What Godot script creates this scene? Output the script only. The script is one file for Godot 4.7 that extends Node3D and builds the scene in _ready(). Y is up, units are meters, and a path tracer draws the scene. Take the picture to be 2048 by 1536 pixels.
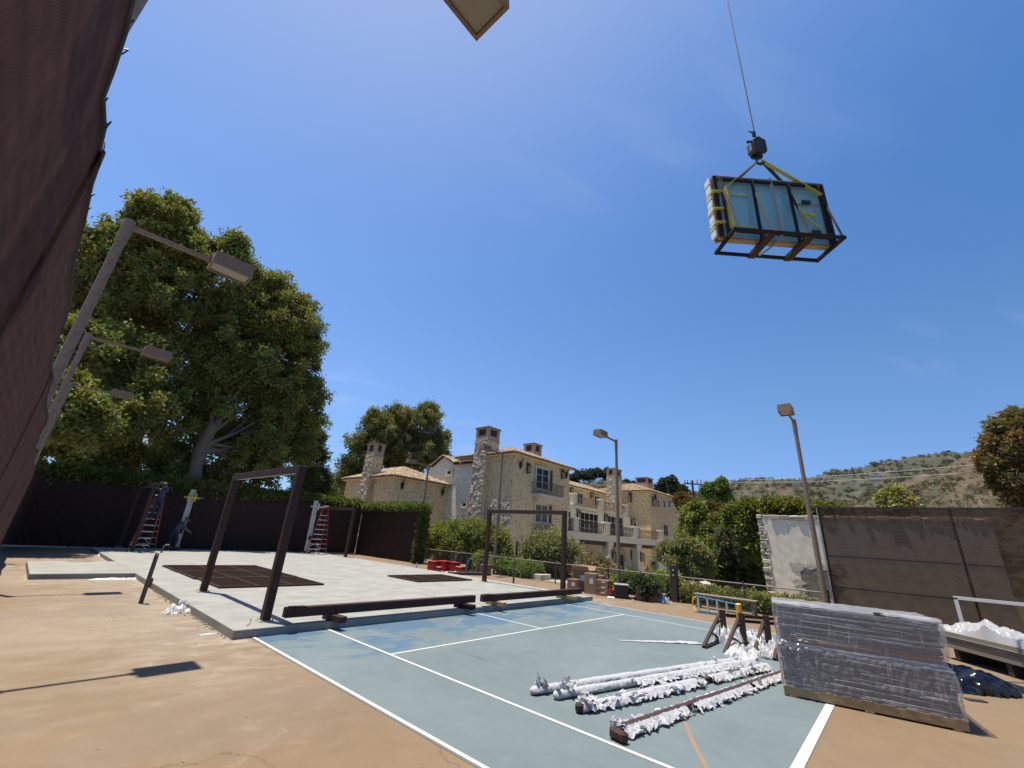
extends Node3D
# Padel court under construction on an old tennis court. x runs along the service line, z towards the baseline.
const F := 829.33
const PIC := Vector2(1024, 768)
const EYE := Vector3(-8.89, 1.917, 6.617)
const SUN := Vector3(0.10, -1.0, 0.19)
const SLAB := 0.14
var view := Basis.from_euler(Vector3(deg_to_rad(20.425), deg_to_rad(-47.706), deg_to_rad(4.091)), EULER_ORDER_YXZ)
var rng := RandomNumberGenerator.new()
var used := {}
var mats := {}
var noise := FastNoiseLite.new()

# ---------- directions of photograph pixels, cut with the surface that a thing touches ----------
func ray(u: float, v: float) -> Vector3:
	return (view * Vector3((u - PIC.x) / F, -(v - PIC.y) / F, -1)).normalized()
func G(u: float, v: float, y := 0.0) -> Vector3:
	var d := ray(u, v)
	return EYE + d * ((y - EYE.y) / d.y)
func HZ(u: float, v: float, z: float) -> Vector3:
	var d := ray(u, v)
	return EYE + d * ((z - EYE.z) / d.z)
func HX(u: float, v: float, x: float) -> Vector3:
	var d := ray(u, v)
	return EYE + d * ((x - EYE.x) / d.x)

# ---------- mesh builder ----------
class MB:
	var v := PackedVector3Array()
	var n := PackedVector3Array()
	var c := PackedColorArray()
	var uv := PackedVector2Array()
	var col := Color(1, 1, 1)
	func pt(p: Vector3, nn: Vector3) -> void:
		v.append(p); n.append(nn); c.append(col)
	func tri(a: Vector3, b: Vector3, d: Vector3) -> void:
		var nn := (d - a).cross(b - a).normalized()
		pt(a, nn); pt(b, nn); pt(d, nn)
	func quad(a: Vector3, b: Vector3, d: Vector3, e: Vector3, out := Vector3.ZERO) -> void:
		var nn := (d - a).cross(b - a)
		if out != Vector3.ZERO and nn.dot(out) < 0:
			tri(a, e, d); tri(a, d, b)
		else:
			tri(a, b, d); tri(a, d, e)
	func box(p: Vector3, s: Vector3, b := Basis()) -> void:
		var x := b.x * s.x * 0.5
		var y := b.y * s.y * 0.5
		var z := b.z * s.z * 0.5
		for k in [[x, y, z], [y, z, x], [z, x, y]]:
			for g in [-1.0, 1.0]:
				var o: Vector3 = p + k[0] * g
				quad(o - k[1] - k[2], o + k[1] - k[2], o + k[1] + k[2], o - k[1] + k[2], k[0] * g)
	func aabb(a: Vector3, b: Vector3) -> void:
		box((a + b) * 0.5, (b - a).abs())
	# box with chamfered edges along its longest axis and ends
	func bev(p: Vector3, s: Vector3, r: float, b := Basis()) -> void:
		var h := s * 0.5
		var corner := []
		for sx in [-1.0, 1.0]:
			for sy in [-1.0, 1.0]:
				for sz in [-1.0, 1.0]:
					var q := Vector3(sx, sy, sz)
					corner.append([p + b * (q * Vector3(h.x, h.y - r, h.z - r)), p + b * (q * Vector3(h.x - r, h.y, h.z - r)), p + b * (q * Vector3(h.x - r, h.y - r, h.z)), b * q])
		var at := func(x, y, z): return corner[(x * 4) + (y * 2) + z]
		for i in 2:
			var f := float(i * 2 - 1)
			quad(at.call(i, 0, 0)[0], at.call(i, 1, 0)[0], at.call(i, 1, 1)[0], at.call(i, 0, 1)[0], b.x * f)
			quad(at.call(0, i, 0)[1], at.call(1, i, 0)[1], at.call(1, i, 1)[1], at.call(0, i, 1)[1], b.y * f)
			quad(at.call(0, 0, i)[2], at.call(1, 0, i)[2], at.call(1, 1, i)[2], at.call(0, 1, i)[2], b.z * f)
			for j in 2:
				var e := float(j * 2 - 1)
				quad(at.call(i, j, 0)[0], at.call(i, j, 1)[0], at.call(i, j, 1)[1], at.call(i, j, 0)[1], b.x * f + b.y * e)
				quad(at.call(i, 0, j)[0], at.call(i, 1, j)[0], at.call(i, 1, j)[2], at.call(i, 0, j)[2], b.x * f + b.z * e)
				quad(at.call(0, i, j)[1], at.call(1, i, j)[1], at.call(1, i, j)[2], at.call(0, i, j)[2], b.y * f + b.z * e)
		for k in corner:
			var nn: Vector3 = (k[2] - k[0]).cross(k[1] - k[0])
			if nn.dot(k[3]) < 0: tri(k[0], k[2], k[1])
			else: tri(k[0], k[1], k[2])
	func beam(a: Vector3, b: Vector3, w: float, h: float, r := 0.0) -> void:
		var d := (b - a).normalized()
		var side := d.cross(Vector3.UP if absf(d.y) < 0.95 else Vector3.RIGHT).normalized()
		var bs := Basis(side, side.cross(d), -d)
		if r > 0: bev((a + b) * 0.5, Vector3(w, h, a.distance_to(b)), r, bs)
		else: box((a + b) * 0.5, Vector3(w, h, a.distance_to(b)), bs)
	func tube(a: Vector3, b: Vector3, r0: float, r1: float, sides := 8, cap := true) -> void:
		var d := (b - a).normalized()
		var x := d.cross(Vector3.UP if absf(d.y) < 0.9 else Vector3.RIGHT).normalized()
		var y := d.cross(x)
		for i in sides:
			var t0 := TAU * i / sides
			var t1 := TAU * (i + 1) / sides
			var n0 := x * cos(t0) + y * sin(t0)
			var n1 := x * cos(t1) + y * sin(t1)
			var p := [a + n0 * r0, a + n1 * r0, b + n1 * r1, b + n0 * r1]
			for k in [0, 2, 1, 0, 3, 2]:
				pt(p[k], n0 if k == 0 or k == 3 else n1)
			if cap:
				tri(b, p[2], p[3]); tri(a, p[0], p[1])
	func path(pts: Array, r: float, sides := 6) -> void:
		for i in pts.size() - 1:
			tube(pts[i], pts[i + 1], r, r, sides)
	# a smooth sheet: rows of points of equal length
	func sheet(rows: Array, flip := false) -> void:
		var nr := rows.size()
		var nc: int = rows[0].size()
		var nn := []
		for i in nr:
			var l := PackedVector3Array()
			for j in nc:
				var du: Vector3 = rows[i][mini(j + 1, nc - 1)] - rows[i][maxi(j - 1, 0)]
				var dv: Vector3 = rows[mini(i + 1, nr - 1)][j] - rows[maxi(i - 1, 0)][j]
				l.append((dv.cross(du) if flip else du.cross(dv)).normalized())
			nn.append(l)
		for i in nr - 1:
			for j in nc - 1:
				for k in ([[0, 0], [1, 0], [1, 1], [0, 0], [1, 1], [0, 1]] if not flip else [[0, 0], [1, 1], [1, 0], [0, 0], [0, 1], [1, 1]]):
					pt(rows[i + k[0]][j + k[1]], nn[i + k[0]][j + k[1]])
	func mesh(off := Vector3.ZERO) -> ArrayMesh:
		var a := []
		a.resize(Mesh.ARRAY_MAX)
		var vv := v
		if off != Vector3.ZERO:
			vv = PackedVector3Array()
			vv.resize(v.size())
			for i in v.size(): vv[i] = v[i] - off
		a[Mesh.ARRAY_VERTEX] = vv
		a[Mesh.ARRAY_NORMAL] = n
		a[Mesh.ARRAY_COLOR] = c
		if uv.size() == v.size(): a[Mesh.ARRAY_TEX_UV] = uv
		var m := ArrayMesh.new()
		m.add_surface_from_arrays(Mesh.PRIMITIVE_TRIANGLES, a)
		return m

# ---------- scene tree ----------
func numbered(called: String) -> String:
	used[called] = used.get(called, -1) + 1
	return called if used[called] == 0 else "%s_%03d" % [called, used[called]]
func tag(o: Node, label: String, category: String, group := "", kind := "") -> Node:
	o.set_meta("label", label)
	o.set_meta("category", category)
	if group: o.set_meta("group", group)
	if kind: o.set_meta("kind", kind)
	return o
func thing(called: String, label: String, category: String, at := Vector3.ZERO, group := "", kind := "") -> Node3D:
	var o := Node3D.new()
	o.name = numbered(called)
	add_child(o)
	o.position = at
	return tag(o, label, category, group, kind)
func part(parent: Node3D, called: String, b: MB, m: Material, stuff := false) -> MeshInstance3D:
	var o := MeshInstance3D.new()
	o.name = called if parent != self else numbered(called)
	o.mesh = b.mesh(parent.global_position)
	o.material_override = m
	parent.add_child(o, true)
	if stuff: o.set_meta("kind", "stuff")
	return o
func solo(called: String, b: MB, m: Material, label: String, category: String, group := "", kind := "") -> MeshInstance3D:
	return tag(part(self, called, b, m), label, category, group, kind)
func copy(o: Node3D, called: String, at: Vector3, label := "") -> Node3D:
	var r: Node3D = o.duplicate()
	r.name = numbered(called)
	add_child(r)
	r.position = at
	if label: r.set_meta("label", label)
	return r

# ---------- materials ----------
func lin(r: float, g: float, b: float) -> Color:
	return Color(r, g, b).linear_to_srgb()
func noisemap(seed_: int, freq: float, lo: float, hi: float, size := 512, kind := FastNoiseLite.TYPE_SIMPLEX_SMOOTH, oct := 5, ret := -1) -> Image:
	var f := FastNoiseLite.new()
	f.seed = seed_
	f.frequency = freq
	f.noise_type = kind
	f.fractal_octaves = oct
	if oct <= 1: f.fractal_type = FastNoiseLite.FRACTAL_NONE
	if ret >= 0:
		f.cellular_return_type = ret
		f.cellular_jitter = 0.9
	var im := f.get_seamless_image(size, size)
	im.convert(Image.FORMAT_L8)
	var d := im.get_data()
	for i in d.size(): d[i] = int(255 * (lo + (hi - lo) * d[i] / 255.0))
	return Image.create_from_data(size, size, false, Image.FORMAT_L8, d)
func tex(im: Image) -> ImageTexture:
	return ImageTexture.create_from_image(im)
func std(key: String, c: Color, rough := 0.8, metal := 0.0) -> StandardMaterial3D:
	if mats.has(key): return mats[key]
	var m := StandardMaterial3D.new()
	m.resource_name = key
	m.albedo_color = c.linear_to_srgb()
	m.roughness = rough
	m.metallic = metal
	m.cull_mode = BaseMaterial3D.CULL_DISABLED
	mats[key] = m
	return m
func tri_tex(m: StandardMaterial3D, t: Texture2D, scale: float) -> StandardMaterial3D:
	m.albedo_texture = t
	m.uv1_triplanar = true
	m.uv1_world_triplanar = true
	m.uv1_scale = Vector3.ONE / scale
	return m
func bump(m: StandardMaterial3D, t: Texture2D, cm: float) -> StandardMaterial3D:
	m.heightmap_enabled = true
	m.heightmap_texture = t
	m.heightmap_scale = cm
	return m
func vcol(m: StandardMaterial3D) -> StandardMaterial3D:
	m.vertex_color_use_as_albedo = true
	return m
func rnd(a: float, b: float) -> float:
	return rng.randf_range(a, b)
func rdir() -> Vector3:
	var z := rnd(-1, 1)
	var t := rnd(0, TAU)
	var r := sqrt(1 - z * z)
	return Vector3(r * cos(t), z, r * sin(t))

var t_grain: ImageTexture
var t_blotch: ImageTexture
var t_fine: ImageTexture
var t_soft: ImageTexture

func make_materials() -> void:
	t_grain = tex(noisemap(3, 0.03, 0.72, 1.0))
	t_blotch = tex(noisemap(4, 0.008, 0.7, 1.0))
	t_soft = tex(noisemap(6, 0.01, 0.86, 1.0))
	t_fine = tex(noisemap(5, 0.12, 0.78, 1.0, 512, FastNoiseLite.TYPE_SIMPLEX_SMOOTH, 3))
	tri_tex(std("steel brown", Color(0.075, 0.042, 0.032), 0.6), t_grain, 1.1)
	tri_tex(std("steel dark", Color(0.026, 0.018, 0.016), 0.6), t_grain, 0.8)
	tri_tex(std("pole taupe", Color(0.27, 0.19, 0.13), 0.6), t_grain, 1.3)
	tri_tex(std("lamp brown", Color(0.25, 0.16, 0.105), 0.6), t_grain, 0.7)
	mats["steel brown"].metallic_specular = 0.28
	mats["steel dark"].metallic_specular = 0.28
	std("lens", Color(0.22, 0.205, 0.17), 0.2)
	tri_tex(std("net post", Color(0.12, 0.10, 0.075), 0.6), t_grain, 0.5)
	tri_tex(std("concrete", Color(0.308, 0.304, 0.288), 0.9), tex(slab_image()), 13.0)
	tri_tex(std("concrete grey", Color(0.33, 0.31, 0.27), 0.92), t_grain, 1.2)
	tri_tex(std("stucco", Color(0.74, 0.66, 0.52), 0.95), t_soft, 3.0)
	tri_tex(std("stucco cream", Color(0.80, 0.70, 0.49), 0.95), t_soft, 3.0)
	tri_tex(std("trim", Color(0.70, 0.63, 0.49), 0.85), t_fine, 1.5)
	tri_tex(std("frame white", Color(0.62, 0.60, 0.52), 0.5), t_fine, 1.0)
	std("pane", Color(0.010, 0.012, 0.012), 0.1).metallic_specular = 0.3
	std("shade pane", Color(0.10, 0.13, 0.105), 0.1).metallic_specular = 0.3
	std("iron", Color(0.018, 0.014, 0.012), 0.55)
	tri_tex(std("iron rust", Color(0.16, 0.10, 0.06), 0.7), t_fine, 0.6)
	tri_tex(std("fence steel", Color(0.09, 0.075, 0.06), 0.55), t_fine, 0.7)
	tri_tex(std("wire", Color(0.03, 0.024, 0.02), 0.6), t_fine, 0.5)
	tri_tex(std("timber", Color(0.52, 0.37, 0.19), 0.8), tex(grain_image(7)), 0.9)
	tri_tex(std("timber dark", Color(0.05, 0.035, 0.028), 0.75), tex(grain_image(9)), 0.9)
	tri_tex(std("timber grey", Color(0.26, 0.225, 0.175), 0.85), tex(grain_image(11)), 1.2)
	tri_tex(std("card", Color(0.28, 0.175, 0.098), 0.85), t_grain, 0.8)
	tri_tex(std("card pale", Color(0.35, 0.235, 0.14), 0.85), t_grain, 0.8)
	tri_tex(std("film white", Color(0.60, 0.61, 0.63), 0.45), t_fine, 0.3)
	mats["film white"].backlight_enabled = true
	mats["film white"].backlight = Color(0.6, 0.6, 0.62)
	tri_tex(std("linen", Color(0.56, 0.49, 0.37), 0.9), t_fine, 0.5)
	std("red", Color(0.38, 0.02, 0.018), 0.4)
	tri_tex(std("ladder red", Color(0.33, 0.035, 0.022), 0.45), t_fine, 0.6)
	std("aluminium", Color(0.62, 0.62, 0.62), 0.38, 0.7)
	tri_tex(std("lift white", Color(0.55, 0.55, 0.50), 0.45), t_fine, 0.4)
	std("yellow", Color(0.62, 0.36, 0.02), 0.5)
	std("yellow strap", Color(0.42, 0.40, 0.07), 0.75)
	std("blue", Color(0.06, 0.22, 0.38), 0.4)
	std("black", Color(0.012, 0.012, 0.014), 0.5)
	std("white", Color(0.62, 0.61, 0.58), 0.6)
	tri_tex(std("slate panel", Color(0.052, 0.051, 0.054), 0.5), tex(grain_image(13)), 0.7)
	tri_tex(std("red board", Color(0.36, 0.16, 0.10), 0.7), tex(grain_image(15)), 0.9)
	var f := std("stretch film", Color(0.64, 0.65, 0.66), 0.1)
	f.transparency = BaseMaterial3D.TRANSPARENCY_ALPHA
	f.albedo_color.a = 0.22
	var s := std("film fold", Color(0.76, 0.77, 0.79), 0.3)
	s.transparency = BaseMaterial3D.TRANSPARENCY_ALPHA
	s.albedo_color.a = 0.22
	var g := std("crate glass", Color(0.26, 0.53, 0.62), 0.08)
	g.transparency = BaseMaterial3D.TRANSPARENCY_ALPHA
	g.albedo_color.a = 0.6
	var w := tri_tex(std("windscreen", Color(0.125, 0.078, 0.066), 0.95), tex(weave_image()), 0.5)
	w.backlight_enabled = true
	w.backlight = lin(0.95, 0.8, 0.76)
	w.metallic_specular = 0.2
	var r := tri_tex(std("windscreen open", Color(0.115, 0.066, 0.042), 0.95), tex(weave_image()), 0.9)
	r.transparency = BaseMaterial3D.TRANSPARENCY_ALPHA
	r.albedo_color.a = 0.87
	r.metallic_specular = 0.15
	stone_material()
	vcol(tri_tex(std("tile", Color(1, 1, 1), 0.85), t_fine, 0.7))
	vcol(tri_tex(std("stonework", Color(1, 1, 1), 0.95), t_grain, 0.6))
	tri_tex(std("bark", Color(0.21, 0.175, 0.13), 0.95), t_blotch, 0.8)
	tri_tex(std("bark dark", Color(0.07, 0.055, 0.04), 0.95), t_grain, 0.8)
	for k in ["leaf", "leaf small", "leaf olive"]:
		var l := vcol(std(k, Color(1, 1, 1), 0.55))
		l.backlight_enabled = true
		l.backlight = lin(0.66, 0.7, 0.24)
		l.metallic_specular = 0.35
	vcol(std("person cloth", Color(1, 1, 1), 0.85))

func grain_image(seed_: int) -> Image:
	var f := FastNoiseLite.new()
	f.seed = seed_
	f.frequency = 0.03
	var im := Image.create(256, 256, false, Image.FORMAT_RGB8)
	for y in 256:
		for x in 256:
			var k := 0.84 + 0.16 * f.get_noise_2d(x * 0.5 * 1.0, y * 9.0) + 0.07 * f.get_noise_2d(x * 3.0 + 900.0, y * 16.0)
			im.set_pixel(x, y, Color(k, k * 0.985, k * 0.96))
	return im
func weave_image() -> Image:
	var im := Image.create(512, 512, false, Image.FORMAT_RGB8)
	var f := FastNoiseLite.new()
	f.frequency = 0.006
	for y in 512:
		for x in 512:
			var k := 0.84 + 0.06 * sin(x * TAU / 8.0) * sin(y * TAU / 8.0) + 0.12 * f.get_noise_2d(x, y) + 0.03 * sin((y + 3.0 * sin(x * TAU / 32.0)) * TAU / 64.0)
			im.set_pixel(x, y, Color(k, k, k))
	return im
func slab_image() -> Image:
	var a := FastNoiseLite.new()
	a.frequency = 0.01
	a.fractal_octaves = 5
	var b := FastNoiseLite.new()
	b.seed = 8
	b.frequency = 0.05
	var im := Image.create(1024, 1024, false, Image.FORMAT_RGB8)
	for y in 1024:
		for x in 1024:
			var s := a.get_noise_2d(x * 0.8, y * 2.4) * 0.5 + a.get_noise_2d(x * 1.3 + 3000.0, y * 1.3) * 0.6
			var k := 0.89 + 0.12 * s + 0.04 * b.get_noise_2d(x * 3.0, y * 3.0)
			im.set_pixel(x, y, Color(k, k * 1.0, k * (0.985 + 0.03 * s)))
	return im
func stone_material() -> void:
	var cell := FastNoiseLite.new()
	cell.noise_type = FastNoiseLite.TYPE_CELLULAR
	cell.seed = 21
	cell.frequency = 0.045
	cell.cellular_jitter = 0.85
	cell.fractal_type = FastNoiseLite.FRACTAL_NONE
	cell.cellular_return_type = FastNoiseLite.RETURN_CELL_VALUE
	var edge: FastNoiseLite = cell.duplicate()
	edge.cellular_return_type = FastNoiseLite.RETURN_DISTANCE2_SUB
	var n := 768
	var im := Image.create(n, n, false, Image.FORMAT_RGB8)
	var hm := Image.create(n, n, false, Image.FORMAT_L8)
	var f := FastNoiseLite.new()
	f.frequency = 0.05
	for y in n:
		for x in n:
			# blend of two halves keeps the tile seam out of sight
			var c := cell.get_noise_2d(x, y * 1.35) * 0.5 + 0.5
			var e := edge.get_noise_2d(x, y * 1.35) + 1.0
			var j := clampf(e * 5.0, 0, 1)
			var g := f.get_noise_2d(x * 2.0, y * 2.0)
			var k := 0.80 + 0.17 * c + 0.07 * g
			var rust := 1.0 if fmod(c * 37.0, 1.0) > 0.07 else 0.78
			var col := Color(k * (0.4 + 0.6 * rust) * 1.0, k * rust * 0.965, k * rust * rust * 0.88)
			col = Color(0.84, 0.81, 0.74).lerp(col, j)
			im.set_pixel(x, y, col)
			var h := (0.35 + 0.4 * c + 0.2 * g) * j
			hm.set_pixel(x, y, Color(h, h, h))
	var m := std("stone", Color(0.80, 0.675, 0.475), 0.95)
	tri_tex(m, tex(im), 8.0)
	bump(m, tex(hm), 4.0)

# ---------- foliage ----------
var leaf_meshes := {}
func leaf_mesh(kind: String) -> ArrayMesh:
	if leaf_meshes.has(kind): return leaf_meshes[kind]
	var b := MB.new()
	var r := RandomNumberGenerator.new()
	r.seed = hash(kind)
	var count := 14
	var size := 0.19
	var spread := 0.38
	var narrow := 0.75
	if kind == "small": count = 12; size = 0.16; spread = 0.26; narrow = 0.6
	if kind == "olive": count = 14; size = 0.17; spread = 0.24; narrow = 0.28
	if kind == "twig": count = 9; size = 0.34; spread = 0.12; narrow = 0.10
	if kind == "far": count = 7; size = 0.55; spread = 0.6; narrow = 0.8
	for i in count:
		var d := Vector3(r.randf_range(-1, 1), r.randf_range(-1, 1), r.randf_range(-1, 1)).normalized()
		var o := d * spread * r.randf_range(0.2, 1.0)
		var along := (d + Vector3(r.randf_range(-1, 1), r.randf_range(-1.2, 0.5), r.randf_range(-1, 1)) * 0.9).normalized() * size * r.randf_range(0.7, 1.25)
		var side := along.cross(Vector3(r.randf_range(-1, 1), r.randf_range(0.2, 1), r.randf_range(-1, 1))).normalized() * size * narrow * 0.5
		var up := side.cross(along).normalized() * size * 0.16
		var tip := o + along
		var mid := o + along * 0.45
		b.tri(o, mid + side + up, tip)
		b.tri(o, tip, mid - side + up)
	leaf_meshes[kind] = b.mesh()
	return leaf_meshes[kind]
# blobs: [centre, radii Vector3, share]; leaves sit mostly in the outer shell
func foliage(parent: Node3D, called: String, blobs: Array, count: int, kind: String, base: Color, size := 1.0, inner := 0.45, vary := 0.35, flatbottom := -1e9) -> MultiMeshInstance3D:
	var total := 0.0
	for k in blobs: total += pow(k[1].x * k[1].y * k[1].z, 0.667)
	var buf := PackedFloat32Array()
	var origin := parent.global_position
	var made := 0
	for k in blobs:
		var rad: Vector3 = k[1]
		var here := int(count * pow(rad.x * rad.y * rad.z, 0.667) / total)
		for i in here:
			var d := rdir()
			var lump := 1.0 + 0.22 * noise.get_noise_3dv((k[0] + d * rad) * 9.0 / maxf(0.5, rad.x) ) + 0.16 * noise.get_noise_3dv((k[0] + d * rad) * 30.0 / maxf(0.5, rad.x))
			var q := pow(rng.randf(), 0.55)
			var p: Vector3 = k[0] + d * rad * lump * (inner + (1.05 - inner) * q + (rnd(0.0, 0.45) if rng.randf() < 0.16 else 0.0))
			if p.y < flatbottom: continue
			var bs := Basis.from_euler(Vector3(rnd(0, TAU), rnd(0, TAU), rnd(0, TAU))) * (size * rnd(0.7, 1.3))
			p -= origin
			var tone := 1.0 + vary * (noise.get_noise_3dv((p + origin) * 14.0) * 1.1 + rnd(-0.8, 0.8))
			var warm := noise.get_noise_3dv((p + origin) * 8.0 + Vector3(99, 0, 0)) * 0.3 + rnd(-0.12, 0.12)
			buf.append_array(PackedFloat32Array([bs.x.x, bs.y.x, bs.z.x, p.x, bs.x.y, bs.y.y, bs.z.y, p.y, bs.x.z, bs.y.z, bs.z.z, p.z, base.r * tone * (1 + warm), base.g * tone, base.b * tone, 1.0]))
			made += 1
	var mm := MultiMesh.new()
	mm.transform_format = MultiMesh.TRANSFORM_3D
	mm.use_colors = true
	mm.mesh = leaf_mesh(kind)
	mm.instance_count = made
	mm.buffer = buf
	var o := MultiMeshInstance3D.new()
	o.name = called
	o.multimesh = mm
	o.material_override = mats["leaf"]
	o.set_meta("kind", "stuff")
	parent.add_child(o, true)
	return o
# leaves over a box-shaped hedge
func hedge_blobs(a: Vector3, b: Vector3, r: float) -> Array:
	var out := []
	var s := (b - a).abs()
	var n := Vector3i(maxi(1, int(s.x / (r * 1.1))), maxi(1, int(s.y / (r * 1.1))), maxi(1, int(s.z / (r * 1.1))))
	for i in n.x:
		for j in n.y:
			for k in n.z:
				var p := a + (b - a) * Vector3((i + 0.5) / n.x, (j + 0.5) / n.y, (k + 0.5) / n.z)
				out.append([p, Vector3(maxf(0.12, s.x / n.x * 0.62), maxf(0.12, s.y / n.y * 0.62), maxf(0.12, s.z / n.z * 0.62))])
	return out
func limb(b: MB, a: Vector3, e: Vector3, r0: float, r1: float, bend := 0.12) -> void:
	var last := a
	var n := 5
	for i in n:
		var t := (i + 1.0) / n
		var p := a.lerp(e, t) + (rdir() * a.distance_to(e) * bend * 0.3 if i < n - 1 else Vector3.ZERO)
		b.tube(last, p, lerpf(r0, r1, float(i) / n), lerpf(r0, r1, t), 8, false)
		last = p
func px_blobs(list: Array, z: float, deep := 1.0) -> Array:
	var out := []
	for q in list:
		var zz: float = z + (q[3] if q.size() > 3 else 0.0)
		var p := HZ(q[0], q[1], zz)
		var rx := (HZ(q[0] + q[2], q[1], zz) - p).length()
		var ry := (HZ(q[0], q[1] - q[2], zz) - p).length()
		var r := minf(rx, ry)
		out.append([p, Vector3(r, r * 1.05, r * deep)])
	return out
# leafy sprays: each shoot runs from inside the crown outwards and up, leaves thin out to its tip
func sprays(parent: Node3D, called: String, blobs: Array, count: int, kind: String, base: Color, size: float, per: int) -> void:
	var total := 0.0
	for k in blobs: total += pow(k[1].x, 2.0)
	var buf := PackedFloat32Array()
	var origin := parent.global_position
	var made := 0
	for k in blobs:
		var rad: Vector3 = k[1]
		var each := maxi(6, int(count * pow(rad.x, 2.0) / total / per))
		for i in per:
			var d := rdir()
			if d.y < -0.2 and rng.randf() < 0.55: d.y = -d.y
			var p0: Vector3 = k[0] + d * rad * rnd(0.1, 0.5)
			var p1: Vector3 = k[0] + (d + Vector3(0, rnd(-0.1, 0.65), 0)).normalized() * rad * rnd(0.68, 1.22)
			var wide := rad.x * rnd(0.07, 0.15)
			var shade := rnd(0.72, 1.3)
			var warm0 := rnd(-0.16, 0.2)
			for q in each:
				var t := pow(rng.randf(), 0.6)
				var p := p0.lerp(p1, t) + Vector3(rng.randfn(), rng.randfn() * 0.8, rng.randfn()) * wide * (1.15 - t * 0.75) - origin
				var bs := Basis.from_euler(Vector3(rnd(0, TAU), rnd(0, TAU), rnd(0, TAU))) * (size * rnd(0.65, 1.25))
				var tone := shade * rnd(0.7, 1.3)
				var warm := 1.0 + warm0 + rnd(-0.1, 0.1)
				buf.append_array(PackedFloat32Array([bs.x.x, bs.y.x, bs.z.x, p.x, bs.x.y, bs.y.y, bs.z.y, p.y, bs.x.z, bs.y.z, bs.z.z, p.z, base.r * tone * warm, base.g * tone, base.b * tone, 1.0]))
				made += 1
	var mm := MultiMesh.new()
	mm.transform_format = MultiMesh.TRANSFORM_3D
	mm.use_colors = true
	mm.mesh = leaf_mesh(kind)
	mm.instance_count = made
	mm.buffer = buf
	var o := MultiMeshInstance3D.new()
	o.name = called
	o.multimesh = mm
	o.material_override = mats["leaf"]
	o.set_meta("kind", "stuff")
	parent.add_child(o, true)
func tree(called: String, label: String, base: Vector3, blobs: Array, count: int, kind: String, col: Color, trunk_r: float, size := 1.0, group := "", barkmat := "bark dark", inner := 0.45) -> Node3D:
	var t := thing(called, label, "tree", base, group)
	var b := MB.new()
	var top := base
	for k in blobs: if k[0].y > top.y: top = k[0]
	var fork := base.lerp(Vector3(base.x * 0.6 + top.x * 0.4, top.y, base.z), 0.42)
	limb(b, base - Vector3(0, 0.1, 0), fork, trunk_r, trunk_r * 0.7, 0.1)
	for k in blobs:
		limb(b, fork.lerp(base, rnd(0, 0.25)), k[0], trunk_r * 0.26, trunk_r * 0.04, 0.10)
		for i in 3: limb(b, k[0] - Vector3(0, k[1].y * 0.3, 0), k[0] + (rdir() + Vector3(0, 0.4, 0)).normalized() * k[1] * 0.85, trunk_r * 0.12, trunk_r * 0.03, 0.25)
	part(t, "trunk", b, mats[barkmat])
	sprays(t, "crown", blobs, count, kind, col, size, 52 if count > 6000 else 24)
	return t
func shrub(called: String, label: String, at: Vector3, w: float, h: float, count: int, kind: String, col: Color, size := 1.0, group := "", category := "shrub") -> Node3D:
	var t := thing(called, label, category, at, group)
	var b := MB.new()
	for i in 6:
		var a := TAU * i / 6.0
		limb(b, at + Vector3(cos(a), 0, sin(a)) * w * 0.06 - Vector3(0, 0.04, 0), at + Vector3(cos(a) * w * 0.33, h * 0.72, sin(a) * w * 0.33), 0.035, 0.012)
	part(t, "stems", b, mats["bark dark"])
	var bl := []
	for i in 9:
		var a := TAU * i / 9.0
		bl.append([at + Vector3(cos(a) * w * 0.25, h * rnd(0.3, 0.62), sin(a) * w * 0.25), Vector3(w * 0.26, h * 0.33, w * 0.26)])
	bl.append([at + Vector3(0, h * 0.68, 0), Vector3(w * 0.3, h * 0.32, w * 0.3)])
	foliage(t, "foliage", bl, count, kind, col, size, 0.5, 0.35, at.y + 0.02)
	return t
func topiary(called: String, label: String, a: Vector3, b: Vector3, count: int, col: Color, kind := "small", size := 1.0, r := 0.5, group := "", category := "hedge") -> Node3D:
	var t := thing(called, label, category, Vector3((a.x + b.x) / 2, minf(a.y, b.y), (a.z + b.z) / 2), group)
	var m := MB.new()
	var s := (b - a).abs()
	var long := Vector3(1, 0, 0) if s.x > s.z else Vector3(0, 0, 1)
	var n := maxi(2, int(maxf(s.x, s.z) / 1.2))
	for i in n:
		var p := a.lerp(b, 0.5) * (Vector3.ONE - long) + a.lerp(b, (i + 0.5) / n) * long
		p.y = minf(a.y, b.y)
		limb(m, p - Vector3(0, 0.05, 0), p + Vector3(0, s.y * 0.8, 0), 0.05, 0.02)
	part(t, "stems", m, mats["bark dark"])
	foliage(t, "foliage", hedge_blobs(a, b, r), count, kind, col, size, 0.4, 0.35, minf(a.y, b.y))
	return t

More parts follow.
